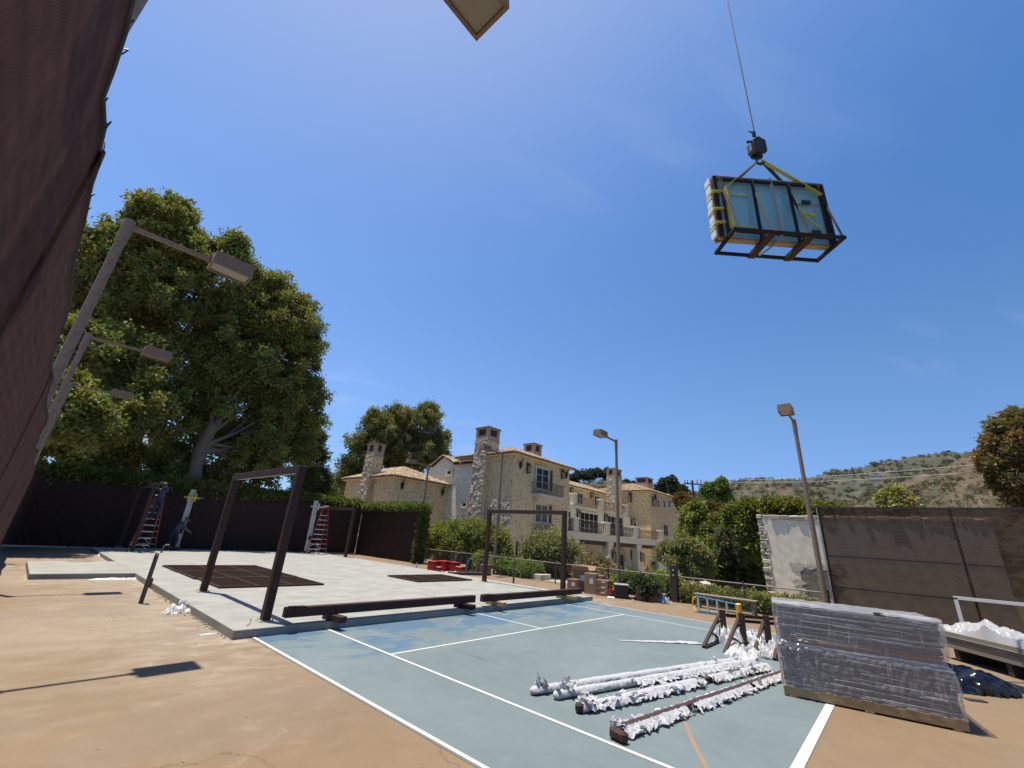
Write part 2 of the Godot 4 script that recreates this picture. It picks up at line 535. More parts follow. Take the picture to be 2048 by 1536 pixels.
func _ready() -> void:
	rng.seed = 20240611
	noise.seed = 5
	noise.frequency = 0.02
	# camera
	var cam := Camera3D.new()
	cam.name = "camera"
	cam.fov = 85.6024
	cam.far = 6000
	cam.near = 0.03
	cam.transform = Transform3D(view, EYE)
	add_child(cam)
	# sky, exposure
	var env := Environment.new()
	env.background_mode = Environment.BG_SKY
	var sky := Sky.new()
	var pano := PanoramaSkyMaterial.new()
	pano.panorama = tex(sky_image())
	sky.sky_material = pano
	env.sky = sky
	env.tonemap_mode = Environment.TONE_MAPPER_LINEAR
	env.tonemap_exposure = 1.6
	env.background_energy_multiplier = 0.625
	env.sdfgi_enabled = true
	env.ssao_enabled = true
	env.ssil_enabled = true
	var we := WorldEnvironment.new()
	we.name = "environment"
	we.environment = env
	add_child(we)
	# sun, high in the sky behind the far hedge
	var sun := DirectionalLight3D.new()
	sun.name = "sun"
	sun.light_energy = 1.6
	sun.light_color = Color(1.0, 0.965, 0.90)
	sun.light_angular_distance = 0.53
	sun.shadow_enabled = true
	sun.basis = Basis.looking_at(SUN.normalized(), Vector3(0, 0, 1))
	add_child(sun)
	make_materials()
	build_ground()
	build_bounce_paving()
	build_hills()
	build_slab()
	build_fences()
	build_house()
	build_trees()
	build_lamps()
	build_portals()
	build_court_things()
	build_far_things()
	build_right_things()
	build_stack()
	build_bars()
	build_load()

func sky_image() -> Image:
	var w := 1024
	var h := 512
	var im := Image.create(w, h, false, Image.FORMAT_RGBF)
	var to_sun := -SUN.normalized()
	var f := FastNoiseLite.new()
	f.frequency = 1.0
	f.fractal_octaves = 5
	f.seed = 12
	for y in h:
		var el := PI * 0.5 - PI * (y + 0.5) / h
		for x in w:
			var az := TAU * (x + 0.5) / w
			var d := Vector3(sin(az) * cos(el), sin(el), -cos(az) * cos(el))
			var up := maxf(0.0, d.y)
			var low := (1.0 - up) * (1.0 - up)
			var g := maxf(0.0, d.dot(to_sun))
			var g6 := pow(g, 6.0)
			var c := Color(clampf(-0.161 + 0.519 * low + 0.345 * g + 0.279 * g6, 0.06, 1), clampf(-0.141 + 0.767 * low + 0.529 * g + 0.17 * g6, 0.17, 1), clampf(-0.161 + 1.309 * low + 1.108 * g - 0.127 * g6, 0.45, 0.97))
			# thin cirrus, in streaks
			if d.y > 0.02:
				var p := Vector2(d.x, d.z) / (d.y + 0.12)
				var s := f.get_noise_2d(p.x * 0.8 + p.y * 0.5, p.y * 3.4 - p.x * 1.9) * 0.5 + 0.5
				var m := clampf((f.get_noise_2d(p.x * 0.35 + 40.0, p.y * 0.35) - 0.12) * 3.0, 0, 1)
				var k := clampf((s - 0.5) * 2.0, 0, 1) * m * 0.30
				c = c.lerp(Color(0.72, 0.80, 0.92), k)
			im.set_pixel(x, y, c)
	return im

# ---------- ground ----------
func ease01(t: float) -> float:
	t = clampf(t, 0, 1)
	return t * t * (3 - 2 * t)
func land(x: float, z: float) -> float:
	var d := -1.45 * ease01((x - 13.5) / 6.0)
	return d - 0.03
func uv_sheet(b: MB, x0: float, x1: float, z0: float, z1: float, y: float) -> void:
	b.quad(Vector3(x0, y, z0), Vector3(x1, y, z0), Vector3(x1, y, z1), Vector3(x0, y, z1), Vector3.UP)
	for p in b.v: b.uv.append(Vector2((p.x - x0) / (x1 - x0), (p.z - z0) / (z1 - z0)))
func plan_mat(key: String, im: Image, rough: float) -> StandardMaterial3D:
	var m := std(key, Color(1, 1, 1), rough)
	m.albedo_texture = tex(im)
	m.detail_enabled = true
	m.detail_blend_mode = BaseMaterial3D.BLEND_MODE_MUL
	m.detail_albedo = t_fine
	m.detail_uv_layer = BaseMaterial3D.DETAIL_UV_2
	m.uv2_triplanar = true
	m.uv2_world_triplanar = true
	m.uv2_scale = Vector3.ONE * 1.6
	return m
func slab_dist(x: float, z: float) -> float:
	var d1 := Vector2(maxf(maxf(-5.8 - x, x - 6.0), 0), maxf(maxf(-23.6 - z, z + 2.17), 0)).length()
	var d2 := Vector2(maxf(maxf(-8.05 - x, x + 5.8), 0), maxf(maxf(-15.5 - z, z + 11.2), 0)).length()
	return minf(d1, d2)
func build_ground() -> void:
	# tan paved surround, one sheet
	var f := FastNoiseLite.new()
	f.seed = 31
	f.frequency = 0.35
	f.fractal_octaves = 5
	var w := 1000
	var h := 1500
	var im := Image.create(w, h, false, Image.FORMAT_RGB8)
	for j in h:
		var z := -26.0 + 40.0 * (j + 0.5) / h
		for i in w:
			var x := -9.7 + 20.4 * (i + 0.5) / w
			var n := f.get_noise_2d(x, z)
			var n2 := f.get_noise_2d(x * 6.0 + 70.0, z * 6.0)
			var c := Color(0.211, 0.143, 0.080) * (1.0 + 0.12 * n + 0.09 * n2)
			# dried cement wash round the new slab, in smears and specks
			var s := slab_dist(x, z)
			if s < 4.5 and s > 0.0:
				var streak := 0.6 * f.get_noise_2d(x * 2.2 + z * 0.7 + 20.0, z * 5.5 - x * 1.2) + 0.5 * f.get_noise_2d(x * 7.0 - z * 3.0, z * 11.0)
				var near := exp(-s * 0.75)
				var k := clampf((streak + 0.25 * near - 0.10) * 3.6, 0, 1) * (0.08 + 0.5 * near) + (0.4 if n2 > 0.52 - 0.2 * near else 0.0) * (0.25 + near)
				if s < 0.07 + 0.10 * n: k = 0.7
				c = c.lerp(Color(0.399, 0.342, 0.277), clampf(k, 0, 0.85))
			# pale dust tracked over the side of the slab
			var dust := clampf(0.55 + 0.9 * f.get_noise_2d(x * 0.5 + 120.0, z * 0.5) + 0.5 * f.get_noise_2d(x * 3.0 + 60.0, z * 6.0), 0, 1) * ease01((2.0 - z) / 4.0) * ease01((-3.0 - x) / 3.0)
			c = c.lerp(Color(0.318, 0.265, 0.200), dust * 0.6)
			if f.get_noise_2d(x * 26.0, z * 26.0 + 400.0) > 0.5: c *= 0.86
			# greyed, foot-worn patches
			c = c.lerp(Color(0.204, 0.155, 0.114), clampf((f.get_noise_2d(x * 0.6 + 300.0, z * 1.1) - 0.1) * 1.6, 0, 0.4))
			im.set_pixel(i, j, c.linear_to_srgb())
	for k in 9:
		var q := Vector2(rnd(80, 420) if k < 6 else rnd(760, 960), rnd(500, 1280))
		var dir := rnd(0, TAU)
		for i in int(rnd(60, 200)):
			dir += rnd(-0.45, 0.45)
			q += Vector2(cos(dir), sin(dir))
			if q.x < 1 or q.y < 1 or q.x > w - 2 or q.y > h - 2: break
			im.set_pixel(int(q.x), int(q.y), im.get_pixel(int(q.x), int(q.y)).lerp(Color(0.25, 0.2, 0.16), rnd(0.1, 0.4)))
	# tyre and drag marks
	for k in 7:
		var q := Vector2(rnd(30, 300), rnd(700, 1150))
		var dir := rnd(-0.4, 0.4)
		var wide := rng.randi_range(2, 6)
		var dark := rng.randf() < 0.6
		for i in int(rnd(60, 170)):
			dir += rnd(-0.03, 0.03)
			q += Vector2(cos(dir), sin(dir))
			for e in wide:
				var x := int(q.x)
				var y := int(q.y) + e
				if x < 1 or y < 1 or x > w - 2 or y > h - 2 or rng.randf() < 0.45: continue
				im.set_pixel(x, y, im.get_pixel(x, y).lerp(Color(0.42, 0.35, 0.28) if dark else Color(0.80, 0.74, 0.66), 0.10))
	var b := MB.new()
	uv_sheet(b, -9.7, 10.7, -26.0, 14.0, 0.0)
	solo("court_surround", b, plan_mat("tan paint", im, 0.85), "tan painted court pavement with pale cement smears round the slab", "pavement", "", "structure")
	# blue playing area
	w = 1100
	h = 830
	im = Image.create(w, h, false, Image.FORMAT_RGB8)
	for j in h:
		var z := -2.8 + 8.3 * (j + 0.5) / h
		for i in w:
			var x := -5.51 + 11.02 * (i + 0.5) / w
			var n := f.get_noise_2d(x + 50.0, z)
			var n2 := f.get_noise_2d(x * 7.0, z * 7.0 + 90.0)
			var c := Color(0.142, 0.183, 0.191) * (1.0 + 0.16 * n + 0.08 * n2)
			var smear := f.get_noise_2d(x * 1.5 + 9.0, z * 2.6) + 0.55 * f.get_noise_2d(x * 6.0 + 9.0, z * 10.0)
			var near := ease01((0.9 - z) / 2.4)
			var k := clampf((smear - 0.24 + 0.5 * near) * 2.3, 0, 1) * near
			c = c.lerp(Color(0.049, 0.122, 0.208), k * 0.85)
			# one curved wash mark
			var r := Vector2((x + 4.35) / 1.5, (z + 0.75) / 0.75).length()
			if r > 0.45 and r < 1.0 and x > -5.0: c = c.lerp(Color(0.057, 0.130, 0.220), clampf(0.45 + smear, 0, 0.8) * (1.0 - absf(r - 0.72) / 0.28))
			var scuff := f.get_noise_2d(x * 3.0 + 500.0, z * 22.0 + x * 9.0)
			if scuff > 0.6: c = c.lerp(Color(0.204, 0.244, 0.253), 0.2)
			if f.get_noise_2d(x * 18.0, z * 30.0 + 700.0) > 0.62: c = c.lerp(Color(0.293, 0.326, 0.334), 0.4)
			im.set_pixel(i, j, c.linear_to_srgb())
	# faint chalk rectangle
	for l in [[G(975, 1322), G(1290, 1253)], [G(975, 1322), G(905, 1299)], [G(905, 1299), G(1240, 1238)], [G(1290, 1253), G(1190, 1234)], [G(820, 1272), G(880, 1296)]]:
		var n := 500
		for i in n:
			var p: Vector3 = l[0].lerp(l[1], float(i) / n)
			if rng.randf() < 0.2: continue
			var q := Vector2i(int((p.x + 5.51) / 11.02 * w), int((p.z + 2.8) / 8.3 * h))
			if q.x > 0 and q.x < w - 1 and q.y > 0 and q.y < h - 1:
				for o in [Vector2i(0, 0), Vector2i(1, 0)]:
					im.set_pixelv(q + o, im.get_pixelv(q + o).lerp(Color(0.22, 0.30, 0.33), 0.5))
	b = MB.new()
	uv_sheet(b, -5.51, 5.51, -2.8, 5.5, 0.004)
	solo("court_surface", b, plan_mat("blue paint", im, 0.8), "blue painted tennis court surface with darker smears beside the slab", "court", "", "structure")
	# painted lines
	var paint := tri_tex(std("line paint", Color(0.62, 0.61, 0.58), 0.8), t_fine, 0.6)
	var lines := thing("court_lines", "white painted tennis lines on the blue court", "court lines", Vector3(0, 0.008, 0), "", "structure")
	var strips := [["sideline", -5.485, -5.435, -2.3, 5.52], ["sideline", -4.14, -4.09, -2.3, 5.45], ["sideline", 4.09, 4.14, -2.3, 5.45], ["sideline", 5.46, 5.51, -2.8, 5.52], ["service_line", -4.09, 4.09, -0.025, 0.025], ["centre_line", -0.025, 0.025, -2.3, -0.025], ["baseline", -5.43, 5.46, 5.43, 5.53]]
	for s in strips:
		b = MB.new()
		b.quad(Vector3(s[1], 0.008, s[3]), Vector3(s[2], 0.008, s[3]), Vector3(s[2], 0.008, s[4]), Vector3(s[1], 0.008, s[4]), Vector3.UP)
		part(lines, s[0], b, paint)
	b = MB.new()
	var arc := [G(1352, 1405), G(1372, 1452), G(1388, 1490), G(1412, 1536), G(1440, 1585)]
	for i in arc.size() - 1:
		var side: Vector3 = (arc[i + 1] - arc[i]).cross(Vector3.UP).normalized() * 0.025
		var up := Vector3(0, 0.008, 0)
		b.quad(arc[i] - side + up, arc[i] + side + up, arc[i + 1] + side + up, arc[i + 1] - side + up, Vector3.UP)
	part(lines, "arc_line", b, std("arc paint", Color(0.21, 0.145, 0.095), 0.85))
	# land outside the court
	var rows := []
	var xs := [-400.0, -120.0, -40.0, -9.75]
	for i in 26: xs.append(9.9 + i * 0.5)
	xs.append_array([24.0, 32.0, 48.0, 70.0, 110.0, 200.0, 500.0])
	for z in [-500.0, -200.0, -100.0, -60.0, -40.0, -26.1, -20.0, -14.0, -8.0, -3.0, 2.0, 8.0, 14.0, 30.0, 80.0, 300.0]:
		var l := PackedVector3Array()
		for x in xs:
			l.append(Vector3(x, land(x, z) - (0.05 if x < 10.5 and x > -9.8 and z > -26.2 and z < 14.1 else 0.0), z))
		rows.append(l)
	b = MB.new()
	b.sheet(rows, true)
	solo("ground", b, tri_tex(std("soil", Color(0.28, 0.215, 0.14), 0.95), t_blotch, 4.0), "dry brown garden soil round the court and house", "ground", "", "structure")
	b = MB.new()
	rows = []
	for z in [-7.0, -3.0, 0.0, 3.0, 6.0, 9.0]:
		var l := PackedVector3Array()
		for i in 25:
			var x := 13.9 + i * 0.5
			l.append(Vector3(x, land(x, z) + 0.02, z))
		rows.append(l)
	b.sheet(rows, true)
	solo("lawn", b, tri_tex(std("grass", Color(0.085, 0.115, 0.025), 0.95), t_fine, 0.6), "mown green lawn beyond the low chain-link fence", "lawn", "", "structure")
	b = MB.new()
	rows = []
	for i in 6:
		var x := 10.4 + i * 0.55
		var l := PackedVector3Array()
		for j in 10:
			var z := -15.0 + j * 1.35
			l.append(Vector3(x, land(x, z) + 0.035, z))
		rows.append(l)
	b.sheet(rows)
	solo("garden_path", b, tri_tex(std("path", Color(0.47, 0.42, 0.325), 0.9), t_grain, 1.4), "pale cream paved path between the court and the house", "path", "", "structure")

func build_bounce_paving() -> void:  # pale paving added so that sunlight bounces onto the shaded villa front
	var b := MB.new()
	b.bev(Vector3(37.5, -1.44, -15.2), Vector3(37.0, 0.14, 7.6), 0.02)
	solo("bounce_paving", b, tri_tex(std("paving", Color(0.50, 0.445, 0.35), 0.9), t_grain, 1.6), "pale stone paving added before the villa porch to bounce light onto its front", "bounce_paving", "", "structure")

func build_hills() -> void:
	# each ridge: skyline pixels, distance, tone
	var sets := [
		["far_hill", "grey green far mountain with a long rising ridge", 900.0, [[-900, 1060], [600, 1060], [1100, 1040], [1380, 1010], [1500, 985], [1600, 967], [1680, 945], [1760, 925], [1830, 912], [1890, 903], [1960, 906], [2100, 915], [2600, 1000], [3400, 1100]], Color(0.070, 0.073, 0.050)],
		["middle_hill", "low scrub covered hill behind the power pole", 420.0, [[-900, 1075], [700, 1070], [1000, 1040], [1100, 990], [1150, 965], [1240, 966], [1330, 985], [1420, 982], [1480, 967], [1530, 962], [1580, 965], [1640, 980], [1720, 1000], [1800, 1030], [2200, 1120], [3400, 1200]], Color(0.076, 0.066, 0.036)],
		["near_hill", "dry brown scrub hillside behind the tall windscreen", 190.0, [[-900, 1090], [1200, 1085], [1560, 1060], [1640, 1030], [1700, 1003], [1760, 980], [1830, 952], [1900, 925], [1960, 902], [2040, 885], [2150, 860], [2500, 850], [3000, 1000], [3600, 1150]], Color(0.108, 0.077, 0.040)],
	]
	for s in sets:
		var line: Array = s[3]
		var dist: float = s[2]
		var az := []
		for q in line:
			var d := ray(q[0], q[1])
			az.append([atan2(d.x, -d.z), d.y / Vector2(d.x, d.z).length()])
		var rows := []
		var tones := []
		var nu := 220
		var a0: float = az[0][0]
		var a1: float = az[az.size() - 1][0]
		for i in 34:
			var t := i / 33.0
			var l := PackedVector3Array()
			for j in nu + 1:
				var a := lerpf(a0, a1, float(j) / nu)
				var k := 0
				while k < az.size() - 2 and az[k + 1][0] < a: k += 1
				var w := clampf((a - az[k][0]) / (az[k + 1][0] - az[k][0]), 0, 1)
				var top: float = EYE.y + dist * lerpf(az[k][1], az[k + 1][1], w)
				var r := dist * (0.42 + 0.58 * t) if t <= 0.92 else dist * (1.0 + (t - 0.92) * 3.0)
				var up := pow(minf(t / 0.92, 1.0), 1.15) if t <= 0.92 else 1.0 - (t - 0.92) * 9.0
				if t > 0.85 and t <= 0.92: r = dist * lerpf(0.42 + 0.58 * 0.85, 1.0, (t - 0.85) / 0.07)
				var p := Vector3(EYE.x + sin(a) * r, 0, EYE.z - cos(a) * r)
				var rough := noise.get_noise_2d(p.x * 40.0 / dist * 4.0, p.z * 40.0 / dist * 4.0) * dist * 0.022 + noise.get_noise_2d(p.x * 900.0 / dist, p.z * 900.0 / dist) * dist * 0.010
				p.y = lerpf(-6.0, top, up) + rough * (0.25 if absf(t - 0.92) < 0.05 else 0.9)
				l.append(p)
			rows.append(l)
		var b := MB.new()
		b.sheet(rows)
		# scrub and bare earth patches
		for i in b.v.size():
			var p := b.v[i]
			var n := noise.get_noise_2d(p.x * 700.0 / dist, p.z * 700.0 / dist)
			var n2 := noise.get_noise_2d(p.x * 2600.0 / dist + 50, p.z * 2600.0 / dist)
			var c: Color = s[4]
			b.c[i] = c.lerp(Color(0.045, 0.052, 0.025), clampf(0.42 + n * 1.2 + n2 * 1.2, 0, 0.9)) if n2 < 0.3 else c.lerp(Color(0.17, 0.13, 0.085), 0.5)
		solo(s[0], b, vcol(tri_tex(std("hill " + s[0], Color(1, 1, 1), 1.0), t_grain, dist * 0.03)), s[1], "hill", "", "structure")
		# bushes standing on the slope
		var sc := thing("hill_scrub", "dark green bushes scattered over the " + s[0].replace("_", " ").replace("near hill", "dry brown hillside").replace("middle hill", "low hill behind the power pole").replace("far hill", "far mountain ridge"), "scrub", Vector3.ZERO, "", "stuff")
		var blobs := []
		for i in (7000 if dist < 300.0 else 4500):
			var rr := rng.randi_range(6, 31)
			var jj := rng.randi_range(80, 205)
			var p: Vector3 = rows[rr][jj]
			var sz := dist * (rnd(0.0012, 0.0030) if rng.randf() < 0.85 else rnd(0.003, 0.0055))
			blobs.append([p + Vector3(rnd(-2, 2), sz * 0.3, rnd(-2, 2)), Vector3(sz * 1.2, sz * 0.8, sz * 1.2)])
		foliage(sc, "foliage", blobs, blobs.size() * 9, "far", Color(0.098, 0.090, 0.042) if dist < 300.0 else Color(0.068, 0.070, 0.042), dist * 0.0021, 0.3, 0.3)

# ---------- concrete slab ----------
func build_slab() -> void:
	var t := thing("concrete_slab", "new pale grey concrete slab poured over the old court", "slab", Vector3(0, 0, -12), "", "structure")
	var m: Material = mats["concrete"]
	var cuts := [-2.17, -5.05, -9.4, -14.2, -19.0, -23.6]
	var xs := [-5.8, 0.1, 6.0]
	for i in cuts.size() - 1:
		for j in 2:
			var b := MB.new()
			var a := Vector3(xs[j] + (0.0 if j == 0 else 0.003), -0.02, cuts[i + 1] + (0.003 if i < cuts.size() - 2 else 0.0))
			var e := Vector3(xs[j + 1] - (0.003 if j == 0 else 0.0), SLAB, cuts[i] - (0.003 if i > 0 else 0.0))
			b.bev((a + e) * 0.5, e - a, 0.006)
			part(t, "pour", b, m)
	var b2 := MB.new()
	b2.bev(Vector3(-6.93, SLAB * 0.5 - 0.01, -13.45), Vector3(2.25, SLAB + 0.02, 4.1), 0.006)
	part(t, "pad", b2, m)
	# crumbs of concrete along the formwork edge
	b2 = MB.new()
	for i in 260:
		var p := Vector3(-5.8 - absf(rng.randfn(0, 0.05)), 0.006, rnd(-9.0, -2.17)) if i < 170 else Vector3(rnd(-8.0, -5.9), 0.006, -11.38 + absf(rng.randfn(0, 0.05)))
		var s := rnd(0.008, 0.03)
		b2.box(p, Vector3(s * rnd(0.6, 1.8), s * 0.6, s), Basis.from_euler(Vector3(0, rnd(0, 6), 0)))
	solo("concrete_crumbs", b2, mats["concrete grey"], "pale crumbs of concrete along the edge of the slab", "rubble", "", "stuff")

# ---------- fences ----------
func chainlink(b: MB, x: float, z0: float, z1: float, y0: float, y1: float, step: float, r: float) -> void:
	var h := y1 - y0
	var z := z0 - h
	while z < z1:
		for s in [0, 1]:
			var za := z
			var zb := z + h
			var ya := y0 if s == 0 else y1
			var yb := y1 if s == 0 else y0
			if za < z0:
				ya = lerpf(ya, yb, (z0 - za) / h)
				za = z0
			if zb > z1:
				yb = lerpf(ya, yb, (z1 - za) / (zb - za))
				zb = z1
			if zb - za > 0.01: b.tube(Vector3(x, ya, za), Vector3(x, yb, zb), r, r, 3, false)
		z += step
func build_fences() -> void:
	# the near windscreen, a hand's breadth from the eye; its top edge wanders
	var top := [[16.0, -9.10], [9.0, -9.09], [6.0, -9.08], [5.33, -9.07], [5.09, -9.085], [4.9, -9.06], [4.48, -9.065], [3.77, -9.06], [2.15, -9.045], [0.46, -9.03], [-1.6, -8.985], [-2.6, -8.955], [-3.1, -9.0], [-6.0, -8.965], [-9.2, -8.895], [-9.9, -8.93], [-11.65, -8.90], [-16.4, -8.79], [-17.2, -8.82], [-25.0, -8.73]]
	var t := thing("windscreen_fence", "tall fence of brown windscreen fabric with wire loops along its top, beside the tan pavement", "fence", Vector3(-9.2, 0, -4))
	var seams := [16.0, 9.0, 4.8, 1.2, -2.9, -9.6, -16.8, -25.0]
	for k in seams.size() - 1:
		var rows := []
		var nz := 28
		for i in nz + 1:
			var z := lerpf(seams[k], seams[k + 1], float(i) / nz)
			if i == nz and k < seams.size() - 2: z -= 0.12
			var j := 0
			while j < top.size() - 2 and top[j + 1][0] > z: j += 1
			var xt: float = lerpf(top[j][1], top[j + 1][1], clampf((z - top[j][0]) / (top[j + 1][0] - top[j][0]), 0, 1))
			var l := PackedVector3Array()
			for q in 15:
				var s := q / 14.0
				var sag := 0.012 * sin(z * 2.3) + 0.02 * noise.get_noise_2d(z * 30.0, s * 60.0)
				l.append(Vector3(xt + sag - 0.03 * (1.0 - s) * sin(PI * s) - 0.004 * ease01((seams[k] - z) * 2.0), lerpf(0.03, 3.05 + 0.025 * sin(z * 3.1) * (1.0 if s == 1.0 else 0.0), s), z))
			rows.append(l)
		var b := MB.new()
		b.sheet(rows, true)
		part(t, "fabric", b, mats["windscreen"])
		# hem
		b = MB.new()
		for i in nz:
			b.tube(rows[i][14], rows[i + 1][14], 0.008, 0.008, 5)
		part(t, "hem", b, mats["wire"])
	var b := MB.new()
	for i in 260:
		var z := 6.0 - i * 0.115
		if rng.randf() < 0.3: continue
		var j := 0
		while j < top.size() - 2 and top[j + 1][0] > z: j += 1
		var xt: float = lerpf(top[j][1], top[j + 1][1], clampf((z - top[j][0]) / (top[j + 1][0] - top[j][0]), 0, 1))
		var p := Vector3(xt, 3.05, z)
		var q := p + Vector3(rnd(-0.006, 0.008), rnd(0.010, 0.028), rnd(-0.008, 0.008))
		b.tube(p - Vector3(0, 0, 0.012), q, 0.0018, 0.0018, 4)
		b.tube(q, p + Vector3(0, 0, 0.012), 0.0018, 0.0018, 4)
	part(t, "wire_loops", b, mats["wire"], true)
	for z in [12.2, 5.0, -2.2, -9.4, -16.6]:
		b = MB.new()
		b.tube(Vector3(-9.2 + 0.012 * (5.0 - z), 0, z + 0.3), Vector3(-9.2 + 0.012 * (5.0 - z), 3.1, z + 0.3), 0.035, 0.035, 10)
		part(t, "post", b, mats["fence steel"])
	# upper flap behind the top edge, sunlight painted into its lighter fabric colour
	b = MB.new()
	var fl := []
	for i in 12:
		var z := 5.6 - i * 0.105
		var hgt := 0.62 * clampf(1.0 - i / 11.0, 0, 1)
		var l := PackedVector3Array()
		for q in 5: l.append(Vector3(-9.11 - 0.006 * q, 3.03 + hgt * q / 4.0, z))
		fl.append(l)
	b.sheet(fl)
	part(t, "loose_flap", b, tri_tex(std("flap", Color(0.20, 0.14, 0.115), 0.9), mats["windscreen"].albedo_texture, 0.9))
	# far fence, dark brown in the shade of the trees
	t = thing("dark_windscreen_fence", "long dark maroon windscreen fence in deep tree shade behind the slab", "fence", Vector3(0, 0, -25.2))
	for i in 7:
		b = MB.new()
		var x0 := -9.1 + i * 2.64
		b.box(Vector3(x0 + 1.32, 1.8, -25.2 + (0.012 if i % 2 else 0.0)), Vector3(2.66, 3.5, 0.01))
		part(t, "fabric", b, mats["windscreen"])
		b = MB.new()
		b.tube(Vector3(x0, 0, -25.28), Vector3(x0, 3.62, -25.28), 0.04, 0.04, 8)
		part(t, "post", b, mats["fence steel"])
	b = MB.new()
	b.tube(Vector3(-9.1, 3.58, -25.2), Vector3(9.4, 3.58, -25.2), 0.03, 0.03, 8)
	part(t, "rail", b, mats["fence steel"])
	t = thing("side_windscreen_fence", "dark maroon windscreen fence ending at the ivy column beside the house", "fence", Vector3(9.4, 0, -21))
	for i in 3:
		b = MB.new()
		b.box(Vector3(9.4 + (0.012 if i % 2 else 0.0), 1.72, -23.8 + i * 2.64), Vector3(0.01, 3.4, 2.66))
		part(t, "fabric", b, mats["windscreen"])
		b = MB.new()
		b.tube(Vector3(9.47, 0, -25.1 + i * 2.64), Vector3(9.47, 3.62, -25.1 + i * 2.64), 0.04, 0.04, 8)
		part(t, "post", b, mats["fence steel"])
	# low chain-link fence
	t = thing("low_chainlink_fence", "low brown chain-link fence with a top rail between the court and garden", "fence", Vector3(9.6, 0, -6))
	for z in [-16.6, -13.4, -10.0, -6.4, -3.5, -0.45, 2.05, 4.6]:
		b = MB.new()
		b.tube(Vector3(9.6, 0, z), Vector3(9.6, 1.0, z), 0.03, 0.03, 10)
		b.tube(Vector3(9.6, 1.0, z), Vector3(9.6, 1.035, z), 0.036, 0.015, 10)
		part(t, "post", b, mats["fence steel"])
	b = MB.new()
	b.tube(Vector3(9.6, 0.93, -17.0), Vector3(9.6, 0.93, 4.6), 0.022, 0.022, 8)
	part(t, "rail", b, tri_tex(std("rail pale", Color(0.24, 0.19, 0.14), 0.6), t_fine, 0.4))
	b = MB.new()
	chainlink(b, 9.58, -17.0, 4.6, 0.04, 0.93, 0.085, 0.0022)
	part(t, "wire_mesh", b, mats["fence steel"], true)
	# tall windscreen beside the stucco wall
	t = thing("tall_windscreen_fence", "tall see-through brown windscreen on chain-link in front of the stucco wall", "fence", Vector3(9.6, 0, 9))
	var zz := [4.75, 7.0, 10.1, 13.2, 16.0]
	for i in zz.size() - 1:
		for k in 3:
			b = MB.new()
			var ys := [0.03, 1.15, 2.1, 3.66]
			b.quad(Vector3(9.60, ys[k], zz[i]), Vector3(9.60, ys[k + 1] + 0.0, zz[i]), Vector3(9.60, ys[k + 1], zz[i + 1]), Vector3(9.60, ys[k], zz[i + 1]), Vector3(-1, 0, 0))
			part(t, "fabric", b, mats["windscreen open"])
	for y in [1.15, 2.1]:
		b = MB.new()
		b.box(Vector3(9.59, y, 10.4), Vector3(0.012, 0.035, 11.3))
		part(t, "seam", b, mats["wire"])
	b = MB.new()
	b.box(Vector3(9.59, 3.66, 10.4), Vector3(0.02, 0.06, 11.3))
	part(t, "hem", b, mats["wire"])
	for z in [4.75, 8.0, 11.1, 14.2]:
		b = MB.new()
		b.tube(Vector3(9.66, 0, z), Vector3(9.66, 3.7, z), 0.035, 0.035, 8)
		part(t, "post", b, mats["wire"])
	b = MB.new()
	chainlink(b, 9.56, 4.75, 16.0, 0.04, 3.64, 0.10, 0.0022)
	part(t, "wire_mesh", b, mats["wire"], true)
	for y in [0.5, 1.0, 1.5, 2.0, 2.5, 3.0, 3.5]:
		b = MB.new()
		b.tube(Vector3(9.52, y, 4.72), Vector3(9.66, y, 4.76), 0.012, 0.012, 5)
		part(t, "tie", b, mats["fence steel"])
	b = MB.new()
	b.tube(Vector3(9.56, 0, 4.70), Vector3(9.56, 3.66, 4.70), 0.018, 0.018, 6)
	part(t, "edge_bar", b, std("galvanised", Color(0.5, 0.48, 0.44), 0.4, 0.5))
	# stucco practice wall with rough stone edging
	t = thing("stucco_wall", "grey stucco practice wall with rough stone edging and a dark patched square", "wall", Vector3(13.4, 0, 6))
	b = MB.new()
	b.aabb(Vector3(13.4, -0.3, 2.25), Vector3(13.8, 3.55, 9.2))
	part(t, "wall", b, tri_tex(std("practice stucco", Color(0.78, 0.70, 0.56), 0.95), t_soft, 2.2))
	b = MB.new()
	stones(b, Vector3(13.4, 3.5, 2.0), Vector3(0, 0, 1), 7.3, 0.2, 0.16, 0.10, Vector3(-1, 0, 0), 0.5)
	part(t, "coping", b, mats["stonework"], true)
	b = MB.new()
	stones(b, Vector3(13.42, -0.1, 2.0), Vector3(0, 0, 1), 0.34, 3.62, 0.17, 0.08, Vector3(-1, 0, 0), 0.45)
	part(t, "edging", b, mats["stonework"], true)
	b = MB.new()
	b.aabb(Vector3(13.390, 0.45, 3.35), Vector3(13.42, 1.62, 4.62))
	part(t, "cement_patch", b, tri_tex(std("patch", Color(0.20, 0.20, 0.17), 0.95), t_blotch, 1.1))
	b = MB.new()
	for i in 18:
		var a := TAU * i / 18.0
		var p := Vector3(13.384 - i * 0.0005, 1.05, 3.98) + Vector3(0, clampf(sin(a) * 1.2, -0.62, 0.62) + rnd(-0.05, 0.12), clampf(cos(a) * 1.3, -0.68, 0.68) + rnd(-0.05, 0.05))
		var last := Vector3.ZERO
		for k in 11:
			var q := TAU * k / 10.0
			var e := p + Vector3(0, sin(q) * rnd(0.08, 0.16), cos(q) * rnd(0.14, 0.28))
			if k > 0: b.tri(p, last, e)
			last = e
	part(t, "patch_smear", b, tri_tex(std("patch smear", Color(0.62, 0.56, 0.455), 0.95), t_blotch, 1.1), true)

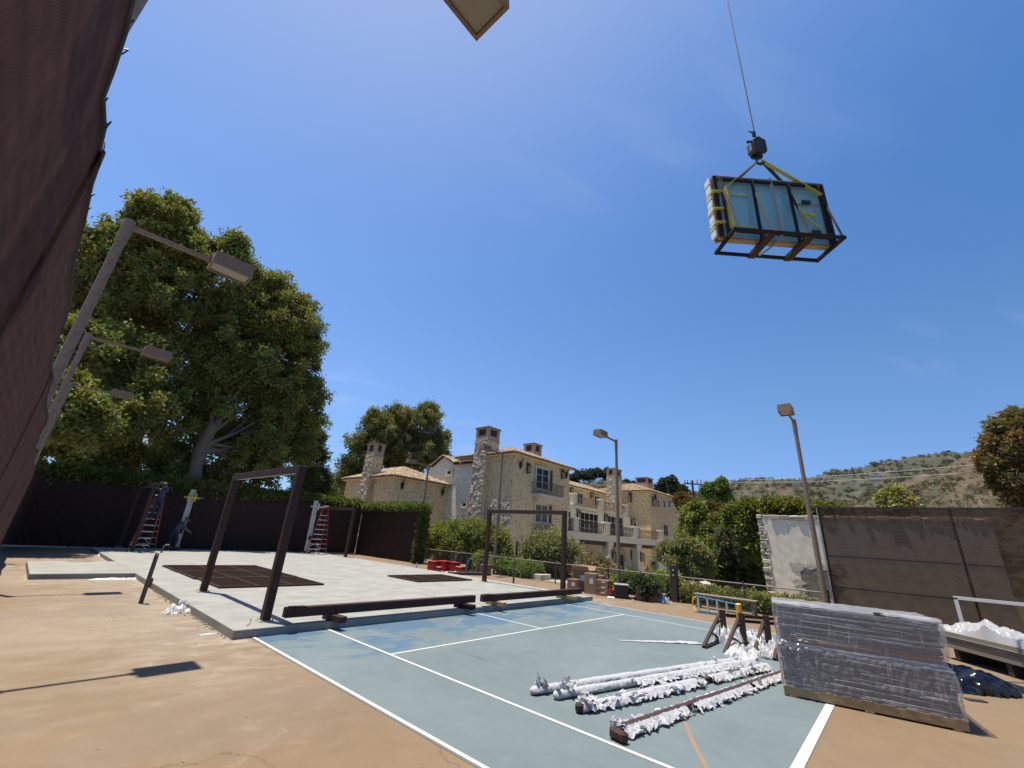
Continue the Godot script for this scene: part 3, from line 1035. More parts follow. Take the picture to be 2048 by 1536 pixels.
# rows of rough stones over a rectangle: corner, direction along, length, height, stone size, relief, outward normal
func stones(b: MB, o: Vector3, along: Vector3, length: float, height: float, size: float, relief: float, nrm: Vector3, thick := 0.12, tone := Color(0.62, 0.55, 0.42)) -> void:
	var y := 0.0
	while y < height - 0.01:
		var h := minf(size * rnd(0.6, 1.15), height - y)
		if height - y - h < size * 0.35: h = height - y
		var x := 0.0
		while x < length - 0.01:
			var w := minf(size * rnd(0.7, 1.9), length - x)
			if length - x - w < size * 0.4: w = length - x
			var out := relief * rnd(0.1, 1.0)
			var k := rnd(0.72, 1.18)
			b.col = Color(tone.r * k, tone.g * k * rnd(0.95, 1.02), tone.b * k * rnd(0.88, 1.04))
			var c := o + along * (x + w * 0.5) + Vector3.UP * (y + h * 0.5) + nrm * (out - thick) * 0.5
			var bs := Basis(along, Vector3.UP, nrm) * Basis.from_euler(Vector3(rnd(-0.16, 0.16), rnd(-0.16, 0.16), rnd(-0.08, 0.08)))
			b.bev(c, Vector3(w * 0.97, h * 0.95, out + thick), minf(0.022, h * 0.2), bs)
			x += w
		y += h
	b.col = Color(1, 1, 1)

# ---------- house ----------
func tiles(b: MB, a: Vector3, e: Vector3, up: Vector3, run: float, hip_a: float, hip_e: float) -> void:
	var along := (e - a).normalized()
	var width := a.distance_to(e)
	var nrm := along.cross(up).normalized()
	if nrm.y < 0: nrm = -nrm
	var n := maxi(1, int(width / 0.27))
	var sp := width / n
	for i in n:
		var s := (i + 0.5) * sp
		var most := run
		if hip_a > 0: most = minf(most, s / hip_a)
		if hip_e > 0: most = minf(most, (width - s) / hip_e)
		var y := 0.0
		while y < most:
			var l := minf(0.46, most - y)
			var k := rnd(0.7, 1.2)
			var pick := rng.randf()
			var c := Color(0.41, 0.29, 0.18) if pick < 0.5 else (Color(0.47, 0.365, 0.24) if pick < 0.8 else Color(0.35, 0.20, 0.12))
			b.col = c * k
			var o := a + along * s + up * (y - 0.05) + nrm * rnd(0.045, 0.07)
			var q := a + along * s + up * (y + l) + nrm * 0.02
			var prev0 := Vector3.ZERO
			var prev1 := Vector3.ZERO
			for g in 5:
				var t := PI * g / 4.0
				var r := sp * 0.47
				var off := along * (-cos(t) * r) + nrm * (sin(t) * r * 0.8)
				if g > 0:
					b.quad(prev0, o + off, q + off, prev1, nrm)
					if y == 0.0: b.tri(o, o + off, prev0)
				prev0 = o + off
				prev1 = q + off
			y += 0.42
	b.col = Color(1, 1, 1)
func hip_roof(h: Node3D, x0: float, x1: float, z0: float, z1: float, y: float, pitch: float, over := 0.45) -> void:
	x0 -= over; x1 += over; z0 -= over; z1 += over
	var half := minf(x1 - x0, z1 - z0) * 0.5
	var rise := half * pitch
	var r := MB.new()
	var c0: Vector3
	var c1: Vector3
	if x1 - x0 >= z1 - z0:
		c0 = Vector3(x0 + half, y + rise, (z0 + z1) / 2); c1 = Vector3(x1 - half, y + rise, (z0 + z1) / 2)
	else:
		c0 = Vector3((x0 + x1) / 2, y + rise, z0 + half); c1 = Vector3((x0 + x1) / 2, y + rise, z1 - half)
	var A := Vector3(x0, y, z0)
	var B := Vector3(x1, y, z0)
	var C := Vector3(x1, y, z1)
	var D := Vector3(x0, y, z1)
	if x1 - x0 >= z1 - z0:
		r.quad(A, B, c1, c0, Vector3(0, 1, -1)); r.quad(D, C, c1, c0, Vector3(0, 1, 1)); r.quad(A, D, c0, c0, Vector3(-1, 1, 0)); r.quad(B, C, c1, c1, Vector3(1, 1, 0))
	else:
		r.quad(A, D, c1, c0, Vector3(-1, 1, 0)); r.quad(B, C, c1, c0, Vector3(1, 1, 0)); r.quad(A, B, c0, c0, Vector3(0, 1, -1)); r.quad(D, C, c1, c1, Vector3(0, 1, 1))
	r.quad(A, B, C, D, Vector3.DOWN)
	var root := part(h, "roof", r, tri_tex(std("roof deck", Color(0.12, 0.07, 0.045), 0.9), t_fine, 0.7))
	var b := MB.new()
	var sl := sqrt(half * half + rise * rise)
	var k := half / sl
	tiles(b, D, C, Vector3(0, rise, -half) / sl, sl, k, k)
	tiles(b, A, D, Vector3(half, rise, 0) / sl, sl, k, k)
	tiles(b, B, C, Vector3(-half, rise, 0) / sl, sl, k, k)
	tiles(b, A, B, Vector3(0, rise, half) / sl, sl, k, k)
	part(root, "roof_tiles", b, mats["tile"], true)
	b = MB.new()
	b.aabb(Vector3(x0 + 0.05, y - 0.14, z0 + 0.05), Vector3(x1 - 0.05, y - 0.012, z1 - 0.05))
	part(root, "soffit", b, mats["stucco cream"])
	for e in [[D, C], [A, D], [B, C]]:
		b = MB.new()
		b.beam(e[0] + Vector3(0, -0.03, 0), e[1] + Vector3(0, -0.03, 0), 0.09, 0.10)
		part(root, "gutter", b, mats["iron rust"])
# a window or glazed door on a wall facing nrm; o is its lower corner, along its width
func window(h: Node3D, o: Vector3, along: Vector3, nrm: Vector3, w: float, ht: float, cols: int, rows: int, glass := "pane", surround := 0.14, shutters := false) -> void:
	var c := o + along * w * 0.5 + Vector3.UP * ht * 0.5
	var bs := Basis(along, Vector3.UP, nrm)
	var b := MB.new()
	var s := surround
	for g in [-1.0, 1.0]:
		b.box(c + along * g * (w * 0.5 + s * 0.5) + nrm * 0.06, Vector3(s, ht + 2 * s, 0.16), bs)
		b.box(c + Vector3.UP * g * (ht * 0.5 + s * 0.5) + nrm * (0.06 if g > 0 else 0.09), Vector3(w, s, 0.16 if g > 0 else 0.22), bs)
	var f := part(h, "window", b, mats["trim"])
	b = MB.new()
	for g in [-1.0, 1.0]:
		b.box(c + along * g * (w * 0.5 - 0.04) + nrm * 0.05, Vector3(0.08, ht, 0.07), bs)
		b.box(c + Vector3.UP * g * (ht * 0.5 - 0.04) + nrm * 0.05, Vector3(w - 0.16, 0.08, 0.07), bs)
	for i in range(1, cols):
		b.box(c + along * (w * i / cols - w * 0.5) + nrm * 0.047, Vector3(0.09 if i * 2 == cols else 0.05, ht - 0.16, 0.06), bs)
	for i in range(1, rows):
		b.box(c + Vector3.UP * (ht * i / rows - ht * 0.5) + nrm * 0.045, Vector3(w - 0.16, 0.045, 0.05), bs)
	part(f, "frame", b, mats["frame white"])
	b = MB.new()
	b.box(c + nrm * 0.018, Vector3(w - 0.02, ht - 0.02, 0.012), bs)
	part(f, "pane", b, mats[glass])
	if shutters:
		for g in [1.0]:
			b = MB.new()
			b.box(c + along * g * (w * 0.5 + s + 0.05) + nrm * 0.22, Vector3(0.05, ht, 0.38), bs)
			part(f, "shutter", b, mats["iron rust"])
func win_z(h: Node3D, u0: float, v0: float, u1: float, v1: float, z: float, cols: int, rows: int, glass := "pane", s := 0.14, sh := false) -> void:
	var a := HZ(u0, (v0 + v1) / 2, z)
	var e := HZ(u1, (v0 + v1) / 2, z)
	var um := (u0 + u1) / 2
	var y0 := HZ(um, v1, z).y
	window(h, Vector3(a.x, y0, z), Vector3(1, 0, 0), Vector3(0, 0, 1), e.x - a.x, HZ(um, v0, z).y - y0, cols, rows, glass, s, sh)
func win_x(h: Node3D, u0: float, v0: float, u1: float, v1: float, x: float, cols: int, rows: int, glass := "pane", s := 0.12) -> void:
	var a := HX(u0, (v0 + v1) / 2, x)
	var e := HX(u1, (v0 + v1) / 2, x)
	var um := (u0 + u1) / 2
	var y0 := HX(um, v1, x).y
	window(h, Vector3(x, y0, a.z), Vector3(0, 0, 1), Vector3(-1, 0, 0), e.z - a.z, HX(um, v0, x).y - y0, cols, rows, glass, s)
func lantern(h: Node3D, p: Vector3, nrm: Vector3, s := 1.0) -> void:
	var b := MB.new()
	var side := nrm.cross(Vector3.UP)
	var c := p + nrm * 0.3 * s
	for i in 4:
		var a := PI * 0.25 + PI * 0.5 * i
		var o := (side * cos(a) + nrm * sin(a)) * 0.19 * s
		b.tube(c + o * 0.8 - Vector3(0, 0.36, 0) * s, c + o + Vector3(0, 0.3, 0) * s, 0.022 * s, 0.022 * s, 5)
		b.tube(c + o + Vector3(0, 0.3, 0) * s, c + Vector3(0, 0.56, 0) * s, 0.03 * s, 0.02 * s, 5)
	b.box(c - Vector3(0, 0.37, 0) * s, Vector3(0.3, 0.04, 0.3) * s)
	b.box(c + Vector3(0, 0.3, 0) * s, Vector3(0.36, 0.04, 0.36) * s)
	b.tube(c + Vector3(0, 0.5, 0) * s, p + Vector3(0, 0.62, 0) * s, 0.025 * s, 0.025 * s, 5)
	b.box(p + nrm * 0.03 + Vector3(0, 0.1, 0) * s, (side.abs() * 0.16 + nrm.abs() * 0.05 / s + Vector3.UP * 1.1) * s)
	var l := part(h, "wall_lantern", b, mats["iron"])
	b = MB.new()
	b.tube(c - Vector3(0, 0.2, 0) * s, c + Vector3(0, 0.15, 0) * s, 0.10 * s, 0.12 * s, 8)
	part(l, "glass", b, std("lantern glass", Color(0.35, 0.31, 0.22), 0.2))
func corbel(h: Node3D, p: Vector3, nrm: Vector3) -> void:
	var b := MB.new()
	b.tube(p + nrm * 0.4, p + nrm * 0.1 - Vector3(0, 0.5, 0), 0.05, 0.07, 6)
	b.tube(p + nrm * 0.12 - Vector3(0, 0.4, 0), p + nrm * 0.08 - Vector3(0, 1.05, 0), 0.14, 0.06, 6)
	b.tube(p + nrm * 0.08 - Vector3(0, 0.95, 0), p + nrm * 0.08 - Vector3(0, 0.5, 0), 0.13, 0.19, 6)
	part(h, "downspout", b, mats["iron"])
func chimney(h: Node3D, c: Vector3, w: float, d: float, y0: float, y1: float, rough := true) -> void:
	var b := MB.new()
	b.aabb(Vector3(c.x - w / 2, y0, c.z - d / 2), Vector3(c.x + w / 2, y1 - 1.3, c.z + d / 2))
	var m := part(h, "chimney", b, mats["stone"])
	b = MB.new()
	b.box(Vector3(c.x, y1 - 1.24, c.z), Vector3(w + 0.12, 0.12, d + 0.12))
	for sx in [-1.0, 1.0]:
		for sz in [-1.0, 1.0]:
			b.box(Vector3(c.x + sx * (w / 2 - 0.17), y1 - 0.63, c.z + sz * (d / 2 - 0.17)), Vector3(0.34, 1.1, 0.34))
	b.box(Vector3(c.x, y1 - 0.02, c.z), Vector3(w + 0.1, 0.14, d + 0.1))
	b.box(Vector3(c.x, y1 - 0.98, c.z), Vector3(w - 0.02, 0.4, d - 0.02))
	part(m, "chimney_cap", b, tri_tex(std("cap stone", Color(0.50, 0.385, 0.27), 0.9), t_grain, 1.2))
	b = MB.new()
	b.box(Vector3(c.x, y1 - 0.5, c.z), Vector3(w - 0.3, 0.9, d - 0.3))
	part(m, "spark_screen", b, std("rust dark", Color(0.07, 0.022, 0.014), 0.8))
	for i in 3:
		var f := (i - 1) * w * 0.16
		for g in [-1.0, 1.0]:
			b = MB.new()
			b.beam(Vector3(c.x + f - 0.12, y1 - 0.75, c.z + g * (d / 2 - 0.12)), Vector3(c.x + f + 0.12, y1 - 0.2, c.z + g * (d / 2 - 0.12)), 0.03, 0.03)
			part(m, "lattice_bar", b, mats["iron rust"])
			b = MB.new()
			b.beam(Vector3(c.x + g * (w / 2 - 0.12), y1 - 0.75, c.z + f - 0.12), Vector3(c.x + g * (w / 2 - 0.12), y1 - 0.2, c.z + f + 0.12), 0.03, 0.03)
			part(m, "lattice_bar", b, mats["iron rust"])
	b = MB.new()
	b.box(Vector3(c.x, y1 + 0.08, c.z), Vector3(w + 0.2, 0.07, d + 0.2))
	part(m, "lid", b, mats["iron rust"])
	if rough:
		b = MB.new()
		stones(b, Vector3(c.x - w / 2, y0, c.z - d / 2), Vector3(0, 0, 1), d, y1 - 1.3 - y0, 0.26, 0.11, Vector3(-1, 0, 0))
		part(m, "stonework", b, mats["stonework"], true)
func railing(h: Node3D, a: Vector3, e: Vector3, ht: float, criss := false, m := "iron rust") -> void:
	var b := MB.new()
	b.beam(a + Vector3.UP * ht, e + Vector3.UP * ht, 0.06, 0.04)
	b.beam(a + Vector3.UP * 0.1, e + Vector3.UP * 0.1, 0.04, 0.03)
	var n := int(a.distance_to(e) / (0.42 if criss else 0.13))
	for i in n + 1:
		var p := a.lerp(e, float(i) / maxi(1, n))
		if criss:
			if i < n:
				var q := a.lerp(e, float(i + 1) / n)
				b.beam(p + Vector3.UP * 0.1, q + Vector3.UP * ht, 0.035, 0.035)
				b.beam(q + Vector3.UP * 0.1, p + Vector3.UP * ht, 0.035, 0.035)
				b.beam((p + q) * 0.5 + Vector3.UP * 0.1, (p + q) * 0.5 + Vector3.UP * ht, 0.025, 0.025)
				b.beam(p + Vector3.UP * (ht * 0.55), q + Vector3.UP * (ht * 0.55), 0.03, 0.03)
		else:
			b.beam(p + Vector3.UP * 0.1, p + Vector3.UP * ht, 0.02, 0.02)
	part(h, "railing", b, mats[m])
func wallbox(h: Node3D, a: Vector3, e: Vector3, m: String) -> void:
	var b := MB.new()
	b.aabb(a, e)
	part(h, "wall", b, mats[m])
func build_house() -> void:
	var X := 20.32
	var gy := -1.7
	var h := thing("stone_mansion", "large stone villa with tiled roofs, tall chimneys, balconies and a columned porch", "house", Vector3(34, gy, -26))
	var ZA := -19.0
	# three storey tower
	wallbox(h, Vector3(X, gy, -26.4), Vector3(29.6, 9.36, ZA), "stone")
	hip_roof(h, X, 29.6, -26.4, ZA, 9.5, 0.36)
	win_z(h, 1071, 937, 1096, 979, ZA, 2, 3, "pane", 0.16, true)
	win_z(h, 1069, 1009, 1094, 1045, ZA, 2, 2, "shade pane", 0.16, true)
	for q in [[1054, 938], [1123, 950]]: lantern(h, HZ(q[0], q[1], ZA), Vector3(0, 0, 1), 1.0)
	corbel(h, HZ(1041, 916, ZA), Vector3(0, 0, 1))
	corbel(h, HZ(1132, 937, ZA), Vector3(0, 0, 1))
	lantern(h, HZ(1033, 1100, ZA), Vector3(0, 0, 1), 1.1)
	# balconies of the tower
	var a := HZ(1064, 987, ZA)
	var e := HZ(1112, 987, ZA)
	var b := MB.new()
	b.aabb(Vector3(a.x, a.y - 0.25, ZA - 0.02), Vector3(e.x, a.y, ZA + 1.0))
	b.aabb(Vector3(a.x + 0.3, a.y - 0.75, ZA - 0.02), Vector3(e.x - 0.3, a.y - 0.25, ZA + 0.55))
	part(h, "balcony", b, mats["trim"])
	railing(h, Vector3(a.x, a.y, ZA + 0.95), Vector3(e.x, a.y, ZA + 0.95), 1.15)
	railing(h, Vector3(a.x, a.y, ZA + 0.02), Vector3(a.x, a.y, ZA + 0.95), 1.15)
	railing(h, Vector3(e.x, a.y, ZA + 0.02), Vector3(e.x, a.y, ZA + 0.95), 1.15)
	a = HZ(1064, 1062, ZA)
	e = HZ(1103, 1062, ZA)
	b = MB.new()
	b.aabb(Vector3(a.x, a.y - 0.05, ZA + 0.01), Vector3(e.x, a.y + 0.03, ZA + 0.45))
	part(h, "window_box", b, mats["iron rust"])
	railing(h, Vector3(a.x, a.y, ZA + 0.45), Vector3(e.x, a.y, ZA + 0.45), 0.75)
	# left flank: chimney breast, lower stone block, stucco block and gable
	chimney(h, Vector3(X + 0.35, 0, -23.1), 1.7, 1.75, 1.6, 12.25)
	b = MB.new()
	for i in 6:
		var t := i / 5.0
		stones(b, Vector3(X - 0.52 - 0.28 * (1 - t), gy + (1.6 - gy) * 0.0 + lerpf(0.6, 2.6, t) - 0.35, -23.1 - lerpf(1.75, 0.95, t)), Vector3(0, 0, 1), lerpf(3.5, 1.9, t), 0.42, 0.27, 0.12, Vector3(-1, 0, 0), 0.7)
	stones(b, Vector3(X - 0.8, gy, -24.85), Vector3(0, 0, 1), 3.5, 2.0, 0.3, 0.12, Vector3(-1, 0, 0), 0.6)
	part(h, "chimney_base", b, mats["stonework"], true)
	b = MB.new()
	stones(b, Vector3(X - 0.05, gy, -21.45), Vector3(0, 0, 1), 0.75, 6.95, 0.27, 0.12, Vector3(-1, 0, 0), 0.15)
	stones(b, Vector3(X - 0.05, gy, -19.95), Vector3(0, 0, 1), 0.98, 6.95, 0.27, 0.12, Vector3(-1, 0, 0), 0.15)
	stones(b, Vector3(X - 0.05, gy, -20.7), Vector3(0, 0, 1), 0.75, 4.2, 0.27, 0.12, Vector3(-1, 0, 0), 0.15)
	stones(b, Vector3(X - 0.05, 5.0, -20.7), Vector3(0, 0, 1), 0.75, 0.25, 0.27, 0.12, Vector3(-1, 0, 0), 0.15)
	part(h, "stonework", b, mats["stonework"], true)
	window(h, Vector3(X - 0.02, 2.6, -20.62), Vector3(0, 0, 1), Vector3(-1, 0, 0), 0.6, 2.3, 1, 2, "shade pane", 0.05)
	window(h, Vector3(X, 2.5, -22.0), Vector3(0, 0, 1), Vector3(-1, 0, 0), 0.25, 2.2, 1, 1, "pane", 0.05)
	window(h, Vector3(X - 0.25, gy + 0.2, -20.75), Vector3(0, 0, 1), Vector3(-1, 0, 0), 0.85, 2.5, 1, 2, "pane", 0.1)
	wallbox(h, Vector3(X - 0.02, gy, -31.6), Vector3(25.0, 8.85, -26.4), "stucco")
	wallbox(h, Vector3(X - 0.02, gy, -26.4), Vector3(X - 0.002, 8.85, -24.0), "stucco")
	win_x(h, 895.5, 941, 904, 950, X - 0.02, 1, 1, "pane", 0.2)
	win_x(h, 925, 1005, 934, 1014, X - 0.02, 1, 1, "pane", 0.14)
	# gable roof over the stucco block
	var rb := MB.new()
	var zt := -29.2
	var e0 := Vector3(X - 0.28, 8.55, -31.9)
	var e1 := Vector3(X - 0.28, 9.95, zt)
	var e2 := Vector3(X - 0.28, 9.0, -27.1)
	var far := Vector3(8, 0, 0)
	rb.quad(e0, e1, e1 + far, e0 + far, Vector3(0, 1, -1))
	rb.quad(e1, e2, e2 + far, e1 + far, Vector3(0, 1, 1))
	var gr := part(h, "gable_roof", rb, mats["roof deck"])
	rb = MB.new()
	tiles(rb, e0, e0 + far, (e1 - e0).normalized(), e0.distance_to(e1), 0, 0)
	tiles(rb, e2, e2 + far, (e1 - e2).normalized(), e2.distance_to(e1), 0, 0)
	part(gr, "roof_tiles", rb, mats["tile"], true)
	rb = MB.new()
	rb.tri(Vector3(X - 0.019, 8.4, -31.6), Vector3(X - 0.019, 9.85, zt), Vector3(X - 0.019, 8.4, -26.4))
	part(h, "gable", rb, mats["stucco"])
	rb = MB.new()
	var s0 := Vector3(X - 0.48, 8.95, -27.2)
	var s1 := Vector3(X - 0.48, 8.95, -23.9)
	rb.quad(s0, s1, s1 + Vector3(3, 1.15, 0), s0 + Vector3(3, 1.15, 0), Vector3(0, 1, 0))
	rb.quad(s0 - Vector3(0, 0.1, 0), s1 - Vector3(0, 0.1, 0), s1 + Vector3(0.46, -0.1, 0), s0 + Vector3(0.46, -0.1, 0), Vector3.DOWN)
	var lr := part(h, "lean_roof", rb, mats["roof deck"])
	rb = MB.new()
	tiles(rb, s0, s1, Vector3(3, 1.15, 0).normalized(), 3.2, 0, 0)
	part(lr, "roof_tiles", rb, mats["tile"], true)
	# low left wing
	wallbox(h, Vector3(13.7, gy, -37.0), Vector3(X - 0.03, 6.62, -28.0), "stone")
	hip_roof(h, 13.7, X - 0.45, -37.0, -28.0, 6.72, 0.42)
	chimney(h, Vector3(13.75, 0, -32.3), 1.1, 1.5, 0.0, 10.1)
	corbel(h, HZ(806, 957, -28.0), Vector3(0, 0, 1))
	corbel(h, HZ(886, 971, -28.0), Vector3(0, 0, 1))
	win_z(h, 822, 1000, 832, 1030, -28.0, 1, 2)
	win_z(h, 838, 1001, 848, 1030, -28.0, 1, 2)
	# tower back chimney
	chimney(h, Vector3(29.0, 0, -23.8), 1.5, 1.5, 8.0, 12.4, false)
	# main block: porch, balcony and terrace storeys
	var Z2 := -22.6
	var Z3 := -26.0
	wallbox(h, Vector3(29.6, gy, -30.0), Vector3(52.0, 6.15, Z2), "stucco cream")
	wallbox(h, Vector3(29.6, 6.15, -33.0), Vector3(52.0, 9.1, Z3), "stone")
	hip_roof(h, 27.0, 54.0, -34.0, Z3 + 0.2, 9.25, 0.34)
	b = MB.new()
	b.aabb(Vector3(29.6, 6.15, Z3), Vector3(50.3, 6.32, Z2 + 0.25))
	b.aabb(Vector3(29.6, 5.98, Z2), Vector3(50.3, 6.15, Z2 + 0.14))
	part(h, "terrace_edge", b, mats["trim"])
	# porch slab and columns at z -18.9
	var ZP := -18.9
	b = MB.new()
	b.aabb(Vector3(29.05, 2.35, Z2), Vector3(53.4, 3.0, ZP))
	b.aabb(Vector3(29.05, 3.0, Z2), Vector3(53.5, 3.1, ZP + 0.12))
	part(h, "porch_slab", b, mats["trim"])
	b = MB.new()
	b.aabb(Vector3(29.7, 1.9, ZP - 0.55), Vector3(53.2, 2.35, ZP - 0.25))
	part(h, "porch_beam", b, mats["timber dark"])
	for u in [1152.0, 1222.0, 1280.0, 1331.0]:
		var x := HZ(u, 1120, ZP).x
		b = MB.new()
		b.bev(Vector3(x, 0.32, ZP - 0.45), Vector3(0.95, 3.9, 0.85), 0.04)
		b.bev(Vector3(x, 2.16, ZP - 0.45), Vector3(1.2, 0.36, 1.1), 0.08)
		b.bev(Vector3(x, gy + 0.2, ZP - 0.45), Vector3(1.2, 0.4, 1.1), 0.04)
		part(h, "column", b, mats["trim"])
		lantern(h, Vector3(x + 0.25, 0.75, ZP), Vector3(0, 0, 1), 1.15)
	# balustrade
	var posts := [1153.0, 1217.0, 1274.0, 1324.0]
	for i in posts.size():
		var x := HZ(posts[i], 1060, ZP).x
		b = MB.new()
		b.bev(Vector3(x, 3.75, ZP - 0.3), Vector3(0.85, 1.3, 0.6), 0.03)
		b.bev(Vector3(x, 4.45, ZP - 0.3), Vector3(1.05, 0.14, 0.75), 0.03)
		part(h, "pier", b, mats["trim"])
		if i > 0:
			railing(h, Vector3(HZ(posts[i - 1], 1060, ZP).x + 0.45, 3.1, ZP - 0.3), Vector3(x - 0.45, 3.1, ZP - 0.3), 1.15, true, "iron rust" if i == 3 else "iron")
	railing(h, Vector3(29.6, 3.1, ZP - 0.3), Vector3(HZ(1153, 1060, ZP).x - 0.45, 3.1, ZP - 0.3), 1.15, false, "iron")
	# upper terrace piers and rails
	var up := [1148.0, 1203.0, 1252.0]
	for i in up.size():
		var x := HZ(up[i], 1010, Z2).x
		b = MB.new()
		b.bev(Vector3(x, 6.95, Z2 - 0.1), Vector3(0.75, 1.3, 0.5), 0.03)
		b.bev(Vector3(x, 7.65, Z2 - 0.1), Vector3(0.95, 0.14, 0.65), 0.03)
		part(h, "pier", b, mats["trim"])
		if i > 0: railing(h, Vector3(HZ(up[i - 1], 1010, Z2).x + 0.4, 6.32, Z2 - 0.1), Vector3(x - 0.4, 6.32, Z2 - 0.1), 1.15)
	railing(h, Vector3(HZ(1252, 1010, Z2).x + 0.4, 6.32, Z2 - 0.1), Vector3(50.2, 6.32, Z2 - 0.1), 1.15)
	# glazing of the main block
	win_z(h, 1159, 1026, 1195, 1072, Z2, 4, 3)
	win_z(h, 1213, 1033, 1245, 1074, Z2, 4, 3)
	win_z(h, 1133, 1022, 1140, 1066, Z2, 1, 3)
	win_z(h, 1267, 1044, 1272, 1074, Z2, 1, 3)
	for q in [[1154, 1032], [1209, 1039], [1262, 1045]]: lantern(h, HZ(q[0], q[1], Z2), Vector3(0, 0, 1), 1.3)
	win_z(h, 1154, 986, 1165, 1008, Z3, 2, 2)
	win_z(h, 1188, 992, 1198, 1012, Z3, 2, 2)
	for q in [[1141, 981], [1181, 990], [1221, 996]]: lantern(h, HZ(q[0], q[1], Z3), Vector3(0, 0, 1), 1.1)
	win_z(h, 1168, 1104, 1187, 1140, Z2, 2, 3)
	win_z(h, 1229, 1108, 1246, 1146, Z2, 2, 3)
	win_z(h, 1266, 1108, 1271, 1136, Z2, 1, 3)
	# arch over the porch door
	b = MB.new()
	var dc := HZ(1237, 1118, Z2)
	for i in 13:
		var t := PI * i / 12.0
		b.box(Vector3(dc.x + cos(t) * 2.0, dc.y + sin(t) * 1.6, Z2 + 0.07), Vector3(0.3, 0.5, 0.14), Basis.from_euler(Vector3(0, 0, t)))
	part(h, "arch", b, mats["trim"])
	lantern(h, HZ(1262, 1111, Z2), Vector3(0, 0, 1), 1.2)
	# third chimney stands on the terrace
	var cc := HZ(1237, 1015, Z2 + 0.1)
	chimney(h, Vector3(cc.x, 0, Z2 - 0.5), 2.1, 1.3, 6.2, HZ(1237, 941, Z2).y)
	# right wing
	var ZR := -20.6
	var xr0 := HZ(1299, 1000, ZR).x
	var xr1 := HZ(1360, 1000, ZR).x
	wallbox(h, Vector3(xr0, gy, -31.0), Vector3(xr1, 10.05, ZR), "stone")
	hip_roof(h, xr0, xr1, -31.0, ZR, 10.2, 0.34)
	for u in [1314.0, 1325.5, 1336.0]: win_z(h, u, 1000, u + 4, 1015, ZR, 1, 2, "pane", 0.2)
	win_z(h, 1326, 1049, 1335, 1072, ZR, 2, 2)
	for q in [[1305, 1004], [1357, 1013]]: lantern(h, HZ(q[0], q[1], ZR), Vector3(0, 0, 1), 1.5)
	corbel(h, HZ(1309, 985, ZR), Vector3(0, 0, 1))
	corbel(h, HZ(1350, 993, ZR), Vector3(0, 0, 1))
	win_z(h, 1302, 1122, 1310, 1147, ZR, 1, 2)
	win_z(h, 1336, 1135, 1343, 1155, ZR, 1, 2)
	chimney(h, Vector3(HZ(1289, 970, -26).x, 0, -26.0), 2.4, 2.2, 10.5, HZ(1289, 958, -26).y, false)
	lantern(h, Vector3(xr0, HX(1262, 996, xr0).y, HX(1262, 996, xr0).z), Vector3(-1, 0, 0), 1.4)

